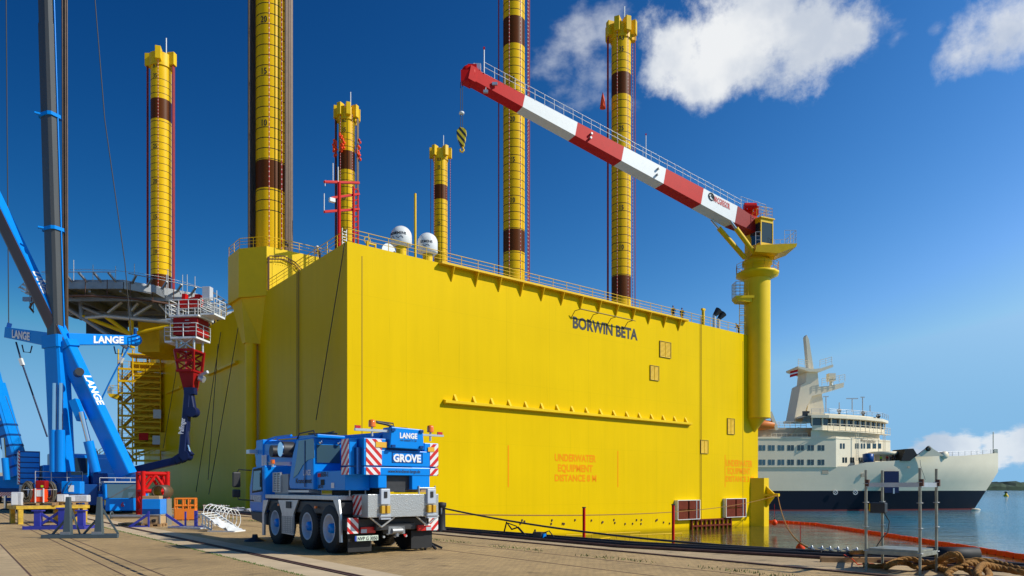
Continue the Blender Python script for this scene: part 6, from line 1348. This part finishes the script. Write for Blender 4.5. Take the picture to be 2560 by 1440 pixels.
for i, px in enumerate((2030, 2055, 2075, 2095, 2118, 2142)):
    qy = 8.6
    for _ in range(9): qy = QF.on(px, 1390, 0, xe(qy) - .2).y
    c = QF.w((xe(qy) - .2, qy, .15)); t = thing('shackle', ORD[i] + ' from the left of six small bright clamps on the black hose', 'clamp', c, ROT, 'clamps on the edge hose'); MB().lathe([(.02, 0), (.035, .04), (.03, .1), (.01, .13)], (0, 0, 0), 8).tube((0, -.07, .03), (0, .1, .07), .018).build('clamp', M['galv'], t)
c = gnd(2120, 1406); t = thing('timber_beam', 'weathered timber beam lying on the concrete coping left of the scaffold', 'beam', c, -8); MB().box((-.6, -.07, 0), (1.3, .07, .12)).build('beam', M['wood'], t)
MB().path([gnd(2110, 1403) + V(0, 0, .15), gnd(2130, 1408) + V(0, 0, .1), gnd(2145, 1414) + V(0, 0, .02), gnd(2160, 1411) + V(0, 0, .02), gnd(2185, 1413) + V(0, 0, .03)], .012, 5).build('thin_cable', M['forange'], label='thin orange cable on the coping beside the timber beam', category='cable')
# red poles in the water and yellow underwater rails
for px, yt, yb, lab in ((1460, 1270, 1345, 'left thin red pole standing in the water between quay and hull'), (1683, 1263, 1350, 'right thin red pole standing in the water between quay and hull')):
    d = 33 if px == 1460 else 34; a = at(px, yt, d); t = thing('red_pole', lab, 'pole', (a.x, a.y, WZ - 2), 0, None); MB().tube((0, 0, 0), (0, 0, a.z - WZ + 2), .07, n=8).build('pole', M['red'], t); MB().tube((0, 0, a.z - WZ + 2), (0, 0, a.z - WZ + 2.05), .09, n=8).build('cap', M['dark'], t)
for i, (p, q_) in enumerate((((1415, 1338), (1600, 1330)), ((1575, 1338), (1705, 1333)), ((1460, 1352), (1525, 1344)))):
    a, c = gnd(*p, WZ + .35), gnd(*q_, WZ + .35); a0 = V(a.x, a.y, WZ - .6); t = thing('float_rail', ['long yellow rail just above the water, farthest from the quay', 'yellow rail just above the water by the right red pole', 'short yellow rail just above the water beside the quay wall'][i], 'rail', a0, 0); b = MB().tube(V(0, 0, .95), c - a0, .05, n=6)
    for k in range(4): m_ = V(0, 0, .95).lerp(c - a0, k / 3); b.tube(m_, V(m_.x, m_.y, 0), .04, n=5)
    b.build('rail', M['yel2'], t)

# ------------------------------------------------------------------ orange floating barrier and buoys
way = [(1904, 1307), (1960, 1308), (2040, 1314), (2130, 1328), (2200, 1339), (2250, 1347), (2340, 1362), (2450, 1380), (2560, 1399), (2700, 1424)]
pts = [gnd(x, y, WZ) for x, y in way]; fb_ = thing('floating_barrier', 'long orange floating barrier curving across the harbour water', 'oil boom', (pts[0].x, pts[0].y, WZ)); o0 = V(pts[0].x, pts[0].y, WZ)
sm = []
for a, c in zip(pts, pts[1:]): n = max(1, int((c - a).length / 1.1)); sm += [a.lerp(c, i / n) for i in range(n)]
random.seed(2); nseg = len(sm) - 1
for i in range(nseg):
    a, c = sm[i] - o0, sm[i + 1] - o0; dn = (c - a).normalized(); a, c = a + dn * .07, c - dn * .07
    if i < 95: MB().beam(a + V(0, 0, .16 + random.uniform(-.03, .03)), c + V(0, 0, .16 + random.uniform(-.03, .03)), .16, .46, ch=.3).build('float', M['forange'], fb_)
MB().path([p - o0 + V(0, 0, .03) for p in sm[:min(nseg, 95) + 1]], .05, 4).build('skirt', M['dred'], fb_)
def buoy(px, py, d, r_, label, sink=.25, line=None):
    p = at(px, py, d); p.z = p.z; t = thing('mooring_buoy', label, 'buoy', (p.x, p.y, p.z - r_), 0, None)
    MB().lathe([(.02, 0), (r_ * .6, r_ * .22), (r_ * .97, r_ * .8), (r_ * .95, r_ * 1.3), (r_ * .6, r_ * 1.85), (r_ * .25, r_ * 2.1), (.02, r_ * 2.12)], (0, 0, 0), 24).build('float', M['forange'], t)
    MB().tube((0, 0, r_ * 2.05), (0, 0, r_ * 2.5), r_ * .2, n=10).build('eye', M['black'], t)
    if line: MB().tube((0, 0, r_ * 2.5), (0, 0, line), .02, n=5).build('line', M['red'], t)
buoy(1936, 1307, 85, .36, 'small orange buoy hanging on the mooring rope near the hull corner', line=2.6); buoy(2001, 1370, 40, .25, 'orange buoy in the calm water near the quay, on a thin red line', line=1.7)
c = gnd(2515, 1241, WZ); t = thing('navigation_buoy', 'yellow and black navigation buoy far out on the water', 'buoy', c); MB().lathe([(1.5, 0), (1.5, .6), (.8, 1.4), (.5, 2.6), (.05, 2.7)], (0, 0, 0), 16).build('body', M['yel2'], t); MB().lathe([(.55, 2.3), (.9, 2.4), (.9, 3.3), (.05, 3.5)], (0, 0, 0), 12).build('top_mark', M['dark'], t)

# ------------------------------------------------------------------ scaffold frame in the right foreground
c0 = gnd(2165, 1427); SF = Fr((c0.x, c0.y, 0), math.degrees(math.atan2(gnd(2300, 1438).y - c0.y, gnd(2300, 1438).x - c0.x)))
sf = thing('scaffold_frame', 'small galvanised scaffold frame with four posts standing among ropes', 'scaffold', SF.o, SF.rot)
g1, g2, g3 = SF.l(gnd(2300, 1438)), SF.l(gnd(2206, 1419)), SF.l(gnd(2341, 1429))
legs_ = [(V(0, 0, 0), 1175), (V(g1.x, 0, 0), 1170), (V(g2.x, g2.y, 0), 1176), (V(g3.x, g3.y, 0), 1172)]
M['scaf'] = mat('scaffold_tube', (.36, .35, .27), .5, .4, var=.3, vs=6)
for p, yt in legs_:
    h = CH + (HY - yt) / F * SF.w(p).y; o = MB().tube(p, p + V(0, 0, h), .028, n=12).build('post', M['scaf'], sf)
    for z in (.42, .92, 1.42, h - .28):
        MB().lathe([(.028, -.006), (.06, -.005), (.06, .005), (.028, .006)], p + V(0, 0, z), 12).build('rosette', M['galv'], o)
zt4 = 1.78; 
for i, (a, c) in enumerate(((legs_[0][0], legs_[1][0]), (legs_[1][0], legs_[3][0]), (legs_[0][0], legs_[2][0]), (legs_[2][0], legs_[3][0]))):
    if i < 2: MB().beam(a + V(0, 0, zt4), c + V(0, 0, zt4), .05, .09).build('ledger', M['galv'], sf)
    MB().beam(a + V(0, 0, .4), c + V(0, 0, .4), .05, .08).build('ledger', M['scaf'], sf)
for p, _ in legs_[:2] + legs_[3:]: MB().cbox(p + V(.03, 0, zt4 + .04), (.07, .06, .14)).build('wedge', M['rust'], sf)
b = MB().add([legs_[0][0] + V(.05, 0, .44), legs_[1][0] + V(-.04, 0, .44), legs_[3][0] + V(-.04, 0, .44), legs_[2][0] + V(.05, 0, .44), legs_[0][0] + V(.05, 0, .48), legs_[1][0] + V(-.04, 0, .48), legs_[3][0] + V(-.04, 0, .48), legs_[2][0] + V(.05, 0, .48)], [(0, 1, 2, 3), (4, 5, 6, 7), (0, 1, 5, 4), (1, 2, 6, 5), (2, 3, 7, 6), (3, 0, 4, 7)]); b.build('platform_board', M['scaf'], sf)
p = legs_[2][0]; t = thing('socket_box', 'black and yellow socket box hanging on the scaffold post', 'socket box', SF.w(p + V(-.06, -.04, 1.18)), SF.rot); MB().box((-.16, -.1, 0), (.16, .06, .22)).build('case', M['dark'], t, bev=.015); MB().box((-.165, -.1, .03), (-.13, .06, .2)).build('edge_strip', M['yel2'], t)
w0 = SF.w(p + V(.05, -.05, 1.2)); gcb = gnd(2140, 1398)
MB().path([w0, w0 + V(.12, 0, -.2), w0 + V(.06, -.05, -.42), w0 + V(-.1, -.1, -.56), w0 + V(-.35, -.15, -.9), gcb + V(0, 0, .05)], .012, 5).build('black_cable', M['black'], label='black cable hanging from the socket box down to the quay edge', category='cable')
# piles of rope and black pipe
def twisted(name, pts, r_, label, seed=0):
    pts = [Vector(p) for p in pts]; sp = []
    for i in range(len(pts) - 1):
        p0 = pts[max(i - 1, 0)]; p1 = pts[i]; p2 = pts[i + 1]; p3 = pts[min(i + 2, len(pts) - 1)]
        n = max(2, int((p2 - p1).length / .03))
        for k in range(n):
            t_ = k / n; sp.append(.5 * ((2 * p1) + (p2 - p0) * t_ + (2 * p0 - 5 * p1 + 4 * p2 - p3) * t_ ** 2 + (3 * p1 - p0 - 3 * p2 + p3) * t_ ** 3))
    b = MB(); u = V(0, 0, 1)
    for s_ in range(3):
        st = []
        for i, p in enumerate(sp):
            z = (sp[min(i + 1, len(sp) - 1)] - sp[max(i - 1, 0)]).normalized(); x = u.cross(z); x = x.normalized() if x.length > .05 else V(1, 0, 0); y = z.cross(x); a = i * .42 + s_ * 2.094
            st.append(p + (x * math.cos(a) + y * math.sin(a)) * r_ * .5)
        b.path(st, r_ * .58, 6)
    return b.build('mooring_rope', M['rope'], label=label, category='rope')
G = lambda px, py, z=.05: gnd(px, py, z)
twisted('r', [G(2160, 1412), G(2190, 1416), G(2215, 1413, .07), G(2240, 1402, .12), G(2270, 1396, .16), G(2300, 1402, .12), G(2330, 1408, .1), G(2350, 1412)], .055, 'thick tan rope snaking under the scaffold frame from left to right')
twisted('r', [G(2215, 1418), G(2235, 1408, .2), G(2265, 1407, .16), G(2290, 1418, .1), G(2310, 1420), G(2345, 1414, .1), G(2380, 1400, .22), G(2400, 1402, .22)], .055, 'thick tan rope piled in the middle of the scaffold frame')
twisted('r', [G(2330, 1411, .05), G(2350, 1400, .22), G(2375, 1386, .42), G(2395, 1388, .42), G(2403, 1402, .3), G(2398, 1412, .12)], .06, 'tan rope arching over the black pipe')
twisted('r', [G(2340, 1418), G(2370, 1425, .08), G(2400, 1418, .16), G(2430, 1430, .1), G(2438, 1448, .06), G(2400, 1452, .06), G(2370, 1440, .06), G(2380, 1425, .14), G(2420, 1408, .25), G(2445, 1412, .2), G(2470, 1430, .12), G(2470, 1446, .08), G(2450, 1445, .12), G(2445, 1428, .2), G(2460, 1412, .24), G(2500, 1420, .15), G(2560, 1432, .1), G(2640, 1440, .05)], .062, 'tangled loops of thick tan rope in the right foreground corner')
twisted('r', [G(2405, 1405, .15), G(2450, 1400, .2), G(2500, 1408, .14), G(2560, 1424, .08), G(2650, 1436, .05)], .055, 'tan rope leading out of the picture at the lower right')
c = G(2340, 1402, 0); t = thing('black_pipe', 'short wide black rubber fender lying behind the rope pile', 'fender', G(2385, 1408, 0), -12); MB().lathe([(.08, -.55), (.17, -.55), (.17, .5), (.08, .5)], (0, 0, .2), 20, 'X').build('pipe', M['black'], t); MB().lathe([(.05, -.5), (.08, -.5)], (0, 0, .2), 14, 'X').build('bore', M['dark'], t)
# steel ropes hanging beside the shaded face
for i, (xa, ya, xb, yb) in enumerate(((862, 606, 790, 1050), (600, 792, 522, 1236), (552, 830, 490, 1230), (545, 860, 520, 1200), (445, 900, 408, 1120))):
    a = PF.w(PF.on(xa, ya, 0, -.2)); c = PF.w(PF.on(xb, yb, 0, -1.6 if i else -.6)); MB().tube(a, c, .045, n=5).build('mooring_wire', M['wire'], keep=True, label=['dark wire slanting down the shaded face from the near corner', 'dark wire slanting down left of the round column', 'dark wire on the shaded face, second left of the column', 'short dark wire on the shaded face beside the loader crane', 'dark wire on the shaded face just right of the stair tower'][i], category='wire')

# ------------------------------------------------------------------ ferry
FD = 165; FO = Vector(((1895 - 1280) / F * FD, FD, WZ)); ff = thing('ferry', 'large white car ferry with navy waterline passing behind the platform', 'ferry', FO)
fx_ = lambda px, d=FD: (px - 1280) / F * d - FO.x
fz_ = lambda py, d=FD: CH + (HY - py) / F * d - WZ
BW_ = 23.0
# hull sections from stern (hidden) to bow: x of section, half breadth at deck and waterline
xb_top, xb_w = fx_(2495, FD + 11.5), fx_(2434, FD + 11.5)
xs = [-80, -40, 0, 12, 22, 30, 36, 42, 47, 51, 54, 57, 59.5, 61.5, xb_top]
def sheer(x):
    pr = [(-80, 1168), (fx_(2120), 1166), (fx_(2165), 1156), (fx_(2262), 1150), (fx_(2290), 1141), (fx_(2305), 1134), (fx_(2325), 1136), (fx_(2350), 1139), (fx_(2420, FD + 3), 1138), (fx_(2496, FD + 11.5), 1132)]
    for (a, ya), (c, yc) in zip(pr, pr[1:]):
        if x <= c: return fz_(ya + (yc - ya) * max(0, (x - a) / (c - a)), FD + (0 if x < 40 else 11.5 * ((x - 40) / (xb_top - 40)) ** 2))
    return fz_(1132, FD + 11.5)
xs = sorted(set(xs + [fx_(2120), fx_(2165), fx_(2262), fx_(2290), fx_(2305), fx_(2325), fx_(2350)]))
def sect(x):          # the side stays near the front plane and closes towards the stem, which rakes forward
    t = max(0, (x - 22) / (xb_top - 22)); hb = BW_ / 2 * (1 - min(1, t) ** 2.0); hl = BW_ / 2 * (1 - min(1, max(0, (x - 16) / (xb_top - 16))) ** 1.25); return hb, hl
lv_ = [0, .18, fz_(1227) / fz_(1140), .7, 1.0]
def hullsurf(z0, z1, n, name, m):
    vs = []; fs = []
    for side in (-1, 1):
        base = len(vs)
        for j in range(n + 1):
            for x in xs:
                zt5 = sheer(x) if z1 is None else z1; z = z0 + (zt5 - z0) * j / n; k = min(1, z / 9.4)
                xx = x; t = 1
                xend = xb_w + (xb_top - xb_w) * k
                xx = -80 + (x + 80) * (xend + 80) / (xb_top + 80) if x > 0 else x
                hb, hl = sect(x); h = hl + (hb - hl) * max(0, k) ** .8
                if x >= xs[-1] - .01: h = .05
                vs.append((xx, BW_ / 2 + side * h, z))
        w_ = len(xs)
        for j in range(n):
            for i in range(w_ - 1): a = base + j * w_ + i; fs.append((a, a + 1, a + w_ + 1, a + w_))
    return MB().add(vs, fs, True).build(name, m, ff)
hullsurf(-1, .35, 1, 'boot_top', M['fred']); hullsurf(.35, fz_(1227), 2, 'lower_hull', M['fnavy']); hullsurf(fz_(1227), None, 4, 'upper_hull', M['fwhite'])
dk = [(-80, 1), (-80, BW_ - 1)] + [(x, BW_ / 2 + sect(x)[0] * .9) for x in (20, 30, 40, 48, 52)] + [(x, BW_ / 2 - sect(x)[0] * .9) for x in (52, 48, 40, 30, 20)]
MB().prism(dk, 2, fz_(1166) - .4, fz_(1166) - .2).build('deck', M['steel'], ff)
def plan(px0, ys, off=0): return [(fx_(px), y) for px, y in ys]
def deckhouse(name, outline, z0, z1, m='fwhite', par=ff): return MB().prism(outline, 2, z0, z1).build(name, M[m], par)
# accommodation: side wall to 2090, then the sunlit curved front
fr1 = [(-78, -.25), (fx_(2086), -.25), (fx_(2100), 1.2), (fx_(2128), 4.5), (fx_(2152), 9), (fx_(2160), 13), (fx_(2150), 18), (fx_(2110), 23), (-78, 23)]
fr1 = [(-78, -.25)] + [(fx_(p_, FD + y_), y_) for p_, y_ in ((2090, -.25), (2112, 1.5), (2150, 4.5), (2188, 8.0), (2226, 12), (2205, 17), (2130, 22))] + [(-78, 22.7)]
deckhouse('superstructure', fr1, fz_(1168), fz_(1092))
deckhouse('deck_edge', [(x, y - .12) if y < 2 else (x, y) for x, y in fr1], fz_(1097), fz_(1095.5))
fr0 = [(-78, 1.5), (fx_(2066), 1.5), (fx_(2066), 22), (-78, 22)]; deckhouse('upper_deckhouse', fr0, fz_(1097), fz_(1068), 'beige')
# bridge: floor, windows, roof
br_ = [(fx_(p_, FD + y_), y_) for p_, y_ in ((2030, -.8), (2056, -.8), (2100, 1.2), (2150, 4.5), (2190, 8.5), (2212, 12), (2192, 17), (2130, 23), (2060, 23.6))]
deckhouse('bridge_base', [(x - 1.0 if x > fx_(2050) else x, y + .6) for x, y in br_], fz_(1097), fz_(1076)); bl = deckhouse('bridge_bulwark', br_, fz_(1076), fz_(1064)); bw2 = MB().prism([(x - .25, y + .25) for x, y in br_], 2, fz_(1064), fz_(1046)).build('bridge_window_band', M['glass'], ff)
for (xA, yA), (xB, yB) in zip(br_[:7], br_[1:8]):
    n = max(1, round(math.hypot(xB - xA, yB - yA) / 2.2))
    for k in range(n): x, y = xA + (xB - xA) * k / n, yA + (yB - yA) * k / n; MB().box((x - .14, y - .14, fz_(1064)), (x + .14, y + .14, fz_(1046))).build('window_mullion', M['fwhite'], bw2)
rf_ = [(x + (1.2 if x > fx_(2050) else -.5), y - (.8 if y < 12 else -.6)) for x, y in br_]; MB().prism(rf_, 2, fz_(1046), fz_(1039)).build('bridge_roof', M['fwhite'], ff)
MB().prism([(x * .97 if x > 0 else x, y + 1) for x, y in rf_[:6]] + [(fx_(2100), 20), (fx_(2040), 20)], 2, fz_(1039), fz_(1034)).build('roof_crown', M['fwhite'], ff)
MB().rail([V(x, y, fz_(1036)) for x, y in rf_[:6]], 1.1, .05, step=2.5).build('railing', M['galv'], ff)
MB().rail([V(x + .9, y - .8, fz_(1078)) for x, y in br_[1:6]], 1.6, .06, step=1.6).build('railing', M['fwhite'], ff)
MB().prism([(x + 1.0, y - .9) for x, y in br_[1:6]] + [(x, y) for x, y in br_[5:0:-1]], 2, fz_(1079), fz_(1078)).build('bridge_walkway', M['fwhite'], ff)
# windows on the side, paired
for row in (1120, 1156):
    for i, z8 in enumerate((133, 203, 275, 347, 421, 497, 575)):
        for dz in (-13.5, 13.5):
            px = 1860 + (z8 + dz) / 3; MB().box((fx_(px) - .33, -.29, fz_(row + 6.5)), (fx_(px) + .33, -.24, fz_(row - 7))).build('window', M['glassb' if i < 3 else 'glass'], ff)
def frontpt(px, out=.06):
    for (xA, yA), (xB, yB) in zip(fr1[1:], fr1[2:]):
        for k in range(41):
            x, y = xA + (xB - xA) * k / 40, yA + (yB - yA) * k / 40
            if abs(1280 + (x + FO.x) / (y + FD) * F - px) < 1.2: n = V(yB - yA, -(xB - xA), 0).normalized(); return V(x, y, 0) + n * out, V(xB - xA, yB - yA, 0).normalized()
for row in (1115, 1150):
    for px in (2103, 2110, 2140, 2146, 2155, 2161, 2170, 2175, 2184, 2189, 2197, 2201) if row == 1115 else (2109, 2116, 2128, 2134, 2150, 2156):
        r_ = frontpt(px)
        if r_: p, t_ = r_; zc_ = fz_(row, FD + p.y); MB().add([p - t_ * .35 + V(0, 0, zc_ - .62), p + t_ * .35 + V(0, 0, zc_ - .62), p + t_ * .35 + V(0, 0, zc_ + .62), p - t_ * .35 + V(0, 0, zc_ + .62)], [(0, 1, 2, 3)]).build('window', M['glass'], ff)
r1, r2 = frontpt(2152), frontpt(2188)
if r1 and r2:
    a, c = r1[0], r2[0]; vs, fs = textgeo('Prins Joachim', .02, 'LEFT'); xm = max(v.x for v in vs)
    MB().add([a + (c - a) * (v.x / xm) + r1[1].cross(V(0, 0, 1)) * .12 + V(0, 0, fz_(1105, FD + a.y) + v.y * .8) for v in vs], fs).build('lettering', M['black2'], ff)
# funnel mast and its spurs
z3 = lambda p: (fx_(1860 + p[0] / 3, FD + 11), fz_(820 + p[1] / 3, FD + 11))
fin = [z3(p) for p in ((345, 710), (395, 440), (432, 420), (440, 345), (520, 345), (530, 450), (600, 445), (715, 420), (712, 455), (560, 500), (480, 520), (440, 600), (405, 710))]
MB().prism(fin, 1, 8.5, 14).build('mast_fin', M['fwhite'], ff)
MB().prism([z3(p) for p in ((470, 520), (560, 500), (580, 640), (440, 690))], 1, 9.2, 13.2).build('mast_trunk', M['fwhite'], ff)
MB().prism([z3(p) for p in ((360, 305), (470, 325), (530, 320), (620, 290), (622, 310), (520, 345), (450, 345), (365, 318))], 1, 7.5, 15).build('cross_tree', M['fwhite'], ff)
MB().prism([z3(p) for p in ((478, 325), (455, 70), (463, 55), (480, 90), (517, 318))], 1, 10.4, 12).build('top_mast', M['fwhite'], ff)
for A3, B3 in (((370, 300), (470, 320)), ((530, 310), (618, 285)), ((545, 445), (715, 415))):
    a, c = z3(A3), z3(B3); MB().rail([(a[0], 8, a[1]), (c[0], 8, c[1])], 1.7, .06, step=1.5).build('railing', M['fwhite'], ff)
a = z3((625, 380)); MB().cbox((a[0], 9, a[1]), (1.6, 1.6, 1.8)).tube((a[0], 9, a[1] - 3), (a[0], 9, a[1]), .4).build('radar', M['fwhite'], ff)
b = MB()
for x, y0, y1, bar in ((768, 640, 540, 45), (575, 640, 525, 20), (845, 640, 530, 15), (900, 640, 590, 0), (673, 635, 570, 0)):
    p, q_ = z3((x, y0)), z3((x, y1)); b.tube((p[0], 8, p[1]), (q_[0], 8, q_[1]), .13, n=5)
    if bar: b.box((q_[0] - bar * .031, 7.9, q_[1] - .15), (q_[0] + bar * .031, 8.1, q_[1] + .1))
b.build('aerial', M['galv'], ff)
for x, y in ((681, 620), (858, 638), (970, 660)): p = z3((x, y)); MB().lathe([(.05, -1.4), (.3, -1.3), (.3, -.4), (.5, -.2), (.5, .3), (.05, .5)], (p[0] - .3, 8, p[1] - .3), 12).build('satellite_dome', M['dark'], ff)
p = z3((338, 358)); q_ = z3((360, 310)); fl = MB().quad((p[0] - 1.0, 8, p[1] - .9), (p[0] + .9, 8, p[1] - .4), (p[0] + 1.0, 8, p[1] + 1.1), (p[0] - .9, 8, p[1] + .6)).build('flag', M['red'], ff)
MB().quad((p[0] - 1.0, 7.97, p[1] - .28), (p[0] + .95, 7.97, p[1] + .18), (p[0] + .95, 7.97, p[1] + .5), (p[0] - .95, 7.97, p[1] + .04)).build('flag_cross', M['wtext'], fl)
# stairs, lifeboat and davit near the hull corner
MB().lathe([(.05, -4), (.9, -3), (1.3, 0), (.9, 3), (.05, 4)], (fx_(1903), .5, fz_(1062)), 14, 'X').build('lifeboat', M['orange'], ff)
MB().beam((fx_(1925), 0, fz_(1030)), (fx_(1942), 0, fz_(1075)), .6, .7).beam((fx_(1925), 0, fz_(1030)), (fx_(1912), 0, fz_(1048)), .5, .5).build('davit', M['fwhite'], ff)
MB().rail([(fx_(1930), .4, fz_(1097)), (fx_(2020), .4, fz_(1097))], 1.3, .06, step=1.2).rail([(fx_(1925), 1, fz_(1068)), (fx_(2020), 1, fz_(1068))], 1.3, .06, step=1.2).build('railing', M['fwhite'], ff)
b = MB()
for i in range(10): b.box((fx_(1972) + i * .28, .5, fz_(1094) + i * .27), (fx_(1972) + i * .28 + .35, 1.4, fz_(1094) + i * .27 + .06))
b.build('stairs', M['fwhite'], ff)
MB().cbox((fx_(2014), -.2, fz_(1034)), (1.6, .3, 1.1)).build('dark_panel', M['dark'], ff)
for px, ya, yb in ((2140, 1150, 1080), (2207, 1125, 1080)):
    r_ = frontpt(px - 6)
    if r_:
        p = r_[0] + V(.6, -.6, 0); b = MB().tube(p + V(-.25, 0, fz_(ya)), p + V(-.25, 0, fz_(yb)), .06, n=4).tube(p + V(.25, 0, fz_(ya)), p + V(.25, 0, fz_(yb)), .06, n=4)
        for k in range(16): z = fz_(ya) + (fz_(yb) - fz_(ya)) * k / 16; b.tube(p + V(-.25, 0, z), p + V(.25, 0, z), .035, n=4)
        b.build('ladder', M['fwhite'], ff)
# fore deck: drum, dark chute, breakwater, bow rail and mast
MB().lathe([(1.8, fz_(1150)), (1.8, fz_(1136)), (3.0, fz_(1135)), (3.0, fz_(1127)), (.05, fz_(1126))], (fx_(2208, FD + 5), 5, 0), 24).build('vent_drum', M['fwhite'], ff)
MB().lathe([(.6, 0), (1.2, .1), (1.2, 2.2), (.5, 2.4)], (fx_(2180), 1.8, fz_(1158)), 14).build('winch', M['blued'], ff)
MB().prism([(fx_(2255), fz_(1152)), (fx_(2266), fz_(1122)), (fx_(2286), fz_(1121)), (fx_(2296), fz_(1137)), (fx_(2278), fz_(1152))], 1, .4, 6).build('dark_chute', M['black'], ff)
MB().prism([(fx_(2290), fz_(1142)), (fx_(2318), fz_(1121)), (fx_(2325), fz_(1114)), (fx_(2334), fz_(1122)), (fx_(2362), fz_(1139))], 1, .2, 1.0).build('breakwater', M['fwhite'], ff)
MB().lathe([(.25, -.2), (.55, -.2), (.55, .2), (.25, .2)], (fx_(2321), .1, fz_(1122)), 14, 'Y').build('fairlead', M['black'], ff)
MB().lathe([(.02, -.8), (.9, -.8), (.9, .8), (.02, .8)], (fx_(2384), 4, fz_(1136)), 16, 'Y').build('anchor_winch', M['fwhite'], ff)
MB().rail([(x, BW_ / 2 - sect(x)[0] + .1, sheer(x)) for x in (fx_(2360), fx_(2400), 48, 54, 58, 61, 63.5)], 1.0, .05, mid=1, step=2.5).build('bow_railing', M['galv'], ff)
xm_ = fx_(2483, FD + 11.5); MB().tube((xm_, BW_ / 2, fz_(1135, FD + 11.5)), (xm_, BW_ / 2, fz_(1080, FD + 11.5)), .12, n=6).cbox((xm_ + .5, BW_ / 2, fz_(1128, FD + 11.5)), (.9, .6, 1.0)).build('bow_mast', M['fwhite'], ff)
# side door, marks and scuffs
MB().box((fx_(2211), -.06, fz_(1232)), (fx_(2247), .6, fz_(1178))).build('side_door', M['navy'], ff)
MB().box((fx_(2232), -.12, fz_(1234)), (fx_(2236), -.06, fz_(1220))).build('pilot_ladder', M['galv'], ff)
for px in (2088, 2138):
    b = MB().path([(fx_(px) + .52 * math.cos(R(a)), -.08, fz_(1231) + .52 * math.sin(R(a))) for a in range(0, 360, 24)], .06, 4, True)
    for a in (45, 135): b.beam((fx_(px) + .5 * math.cos(R(a)), -.08, fz_(1231) + .5 * math.sin(R(a))), (fx_(px) - .5 * math.cos(R(a)), -.08, fz_(1231) - .5 * math.sin(R(a))), .06, .08)
    b.build('thruster_mark', M['wtext'], ff)
for px, py, w2, h2 in ((2063, 1180, 1.5, .9), (2157, 1188, .7, .8), (2272, 1168, .6, .5)): MB().box((fx_(px) - w2 / 2, -.05, fz_(py) - h2 / 2), (fx_(px) + w2 / 2, .1, fz_(py) + h2 / 2)).build('hull_hatch', M['beige'], ff)
bx_ = MB(); bx_.path([(fx_(2300) + 1.2 * math.sin(R(a)) * (a / 90), -.04, fz_(1150 + a * .55)) for a in range(0, 91, 10)], .05, 4); bx_.build('bow_door_seam', M['dark'], ff)
MB().lathe([(.05, 0), (1.3, .0), (.9, .28), (.05, .35)], (xb_w + .3, BW_ / 2, 0), 12).build('bow_wave', M['fwhite'], ff)
dz5 = fz_(1166) - .2 + WZ
for px, y, top, lab in ((2219, 3, 'hiviz', 'person in a yellow vest on the ferry fore deck beside the white drum'), (2232, 2.5, 'redc', 'person in dark red clothes in the middle of the ferry deck group'), (2239, 2.2, 'jacket', 'dark clothed person on the ferry deck, left of the bow pair'), (2246, 1.8, 'jacket', 'dark clothed person at the ferry rail, rightmost of the deck group')):
    person((fx_(px) + FO.x, FD + y, max(dz5, sheer(fx_(px)) + WZ - .35)), 270, 'stand', M[top], M['trous'], None, lab, 1.8)
# pilot boat tower far left behind crane three
c = gnd(24, 1232, WZ); c = at(24, 1222, 330); t = thing('harbour_vessel', 'white superstructure of a vessel seen behind the far left crane', 'ship', (c.x, c.y, WZ)); sf3 = 330 / F
MB().box((-6 * sf3 , 0, 0), (7 * sf3, 4, (1222 - 1150) * sf3 + 5.2)).build('tower', M['fwhite'], t); MB().box((-1 * sf3, -.1, 74 * sf3), (4 * sf3, 0, 70 * sf3 + 1.6)).build('window', M['glass'], t); MB().tube((1, 2, 70 * sf3), (1, 2, 88 * sf3 + 5), .3).build('mast', M['red'], t)
MB().prism([(-60 * sf3, 0), (50 * sf3, 0), (55 * sf3, 6), (-65 * sf3, 6)], 1, -2, 12).build('hull', M['fnavy'], t); MB().box((-50 * sf3, 0, 6), (-8 * sf3, 8, 9 + 20 * sf3)).build('deckhouse', M['fwhite'], t)
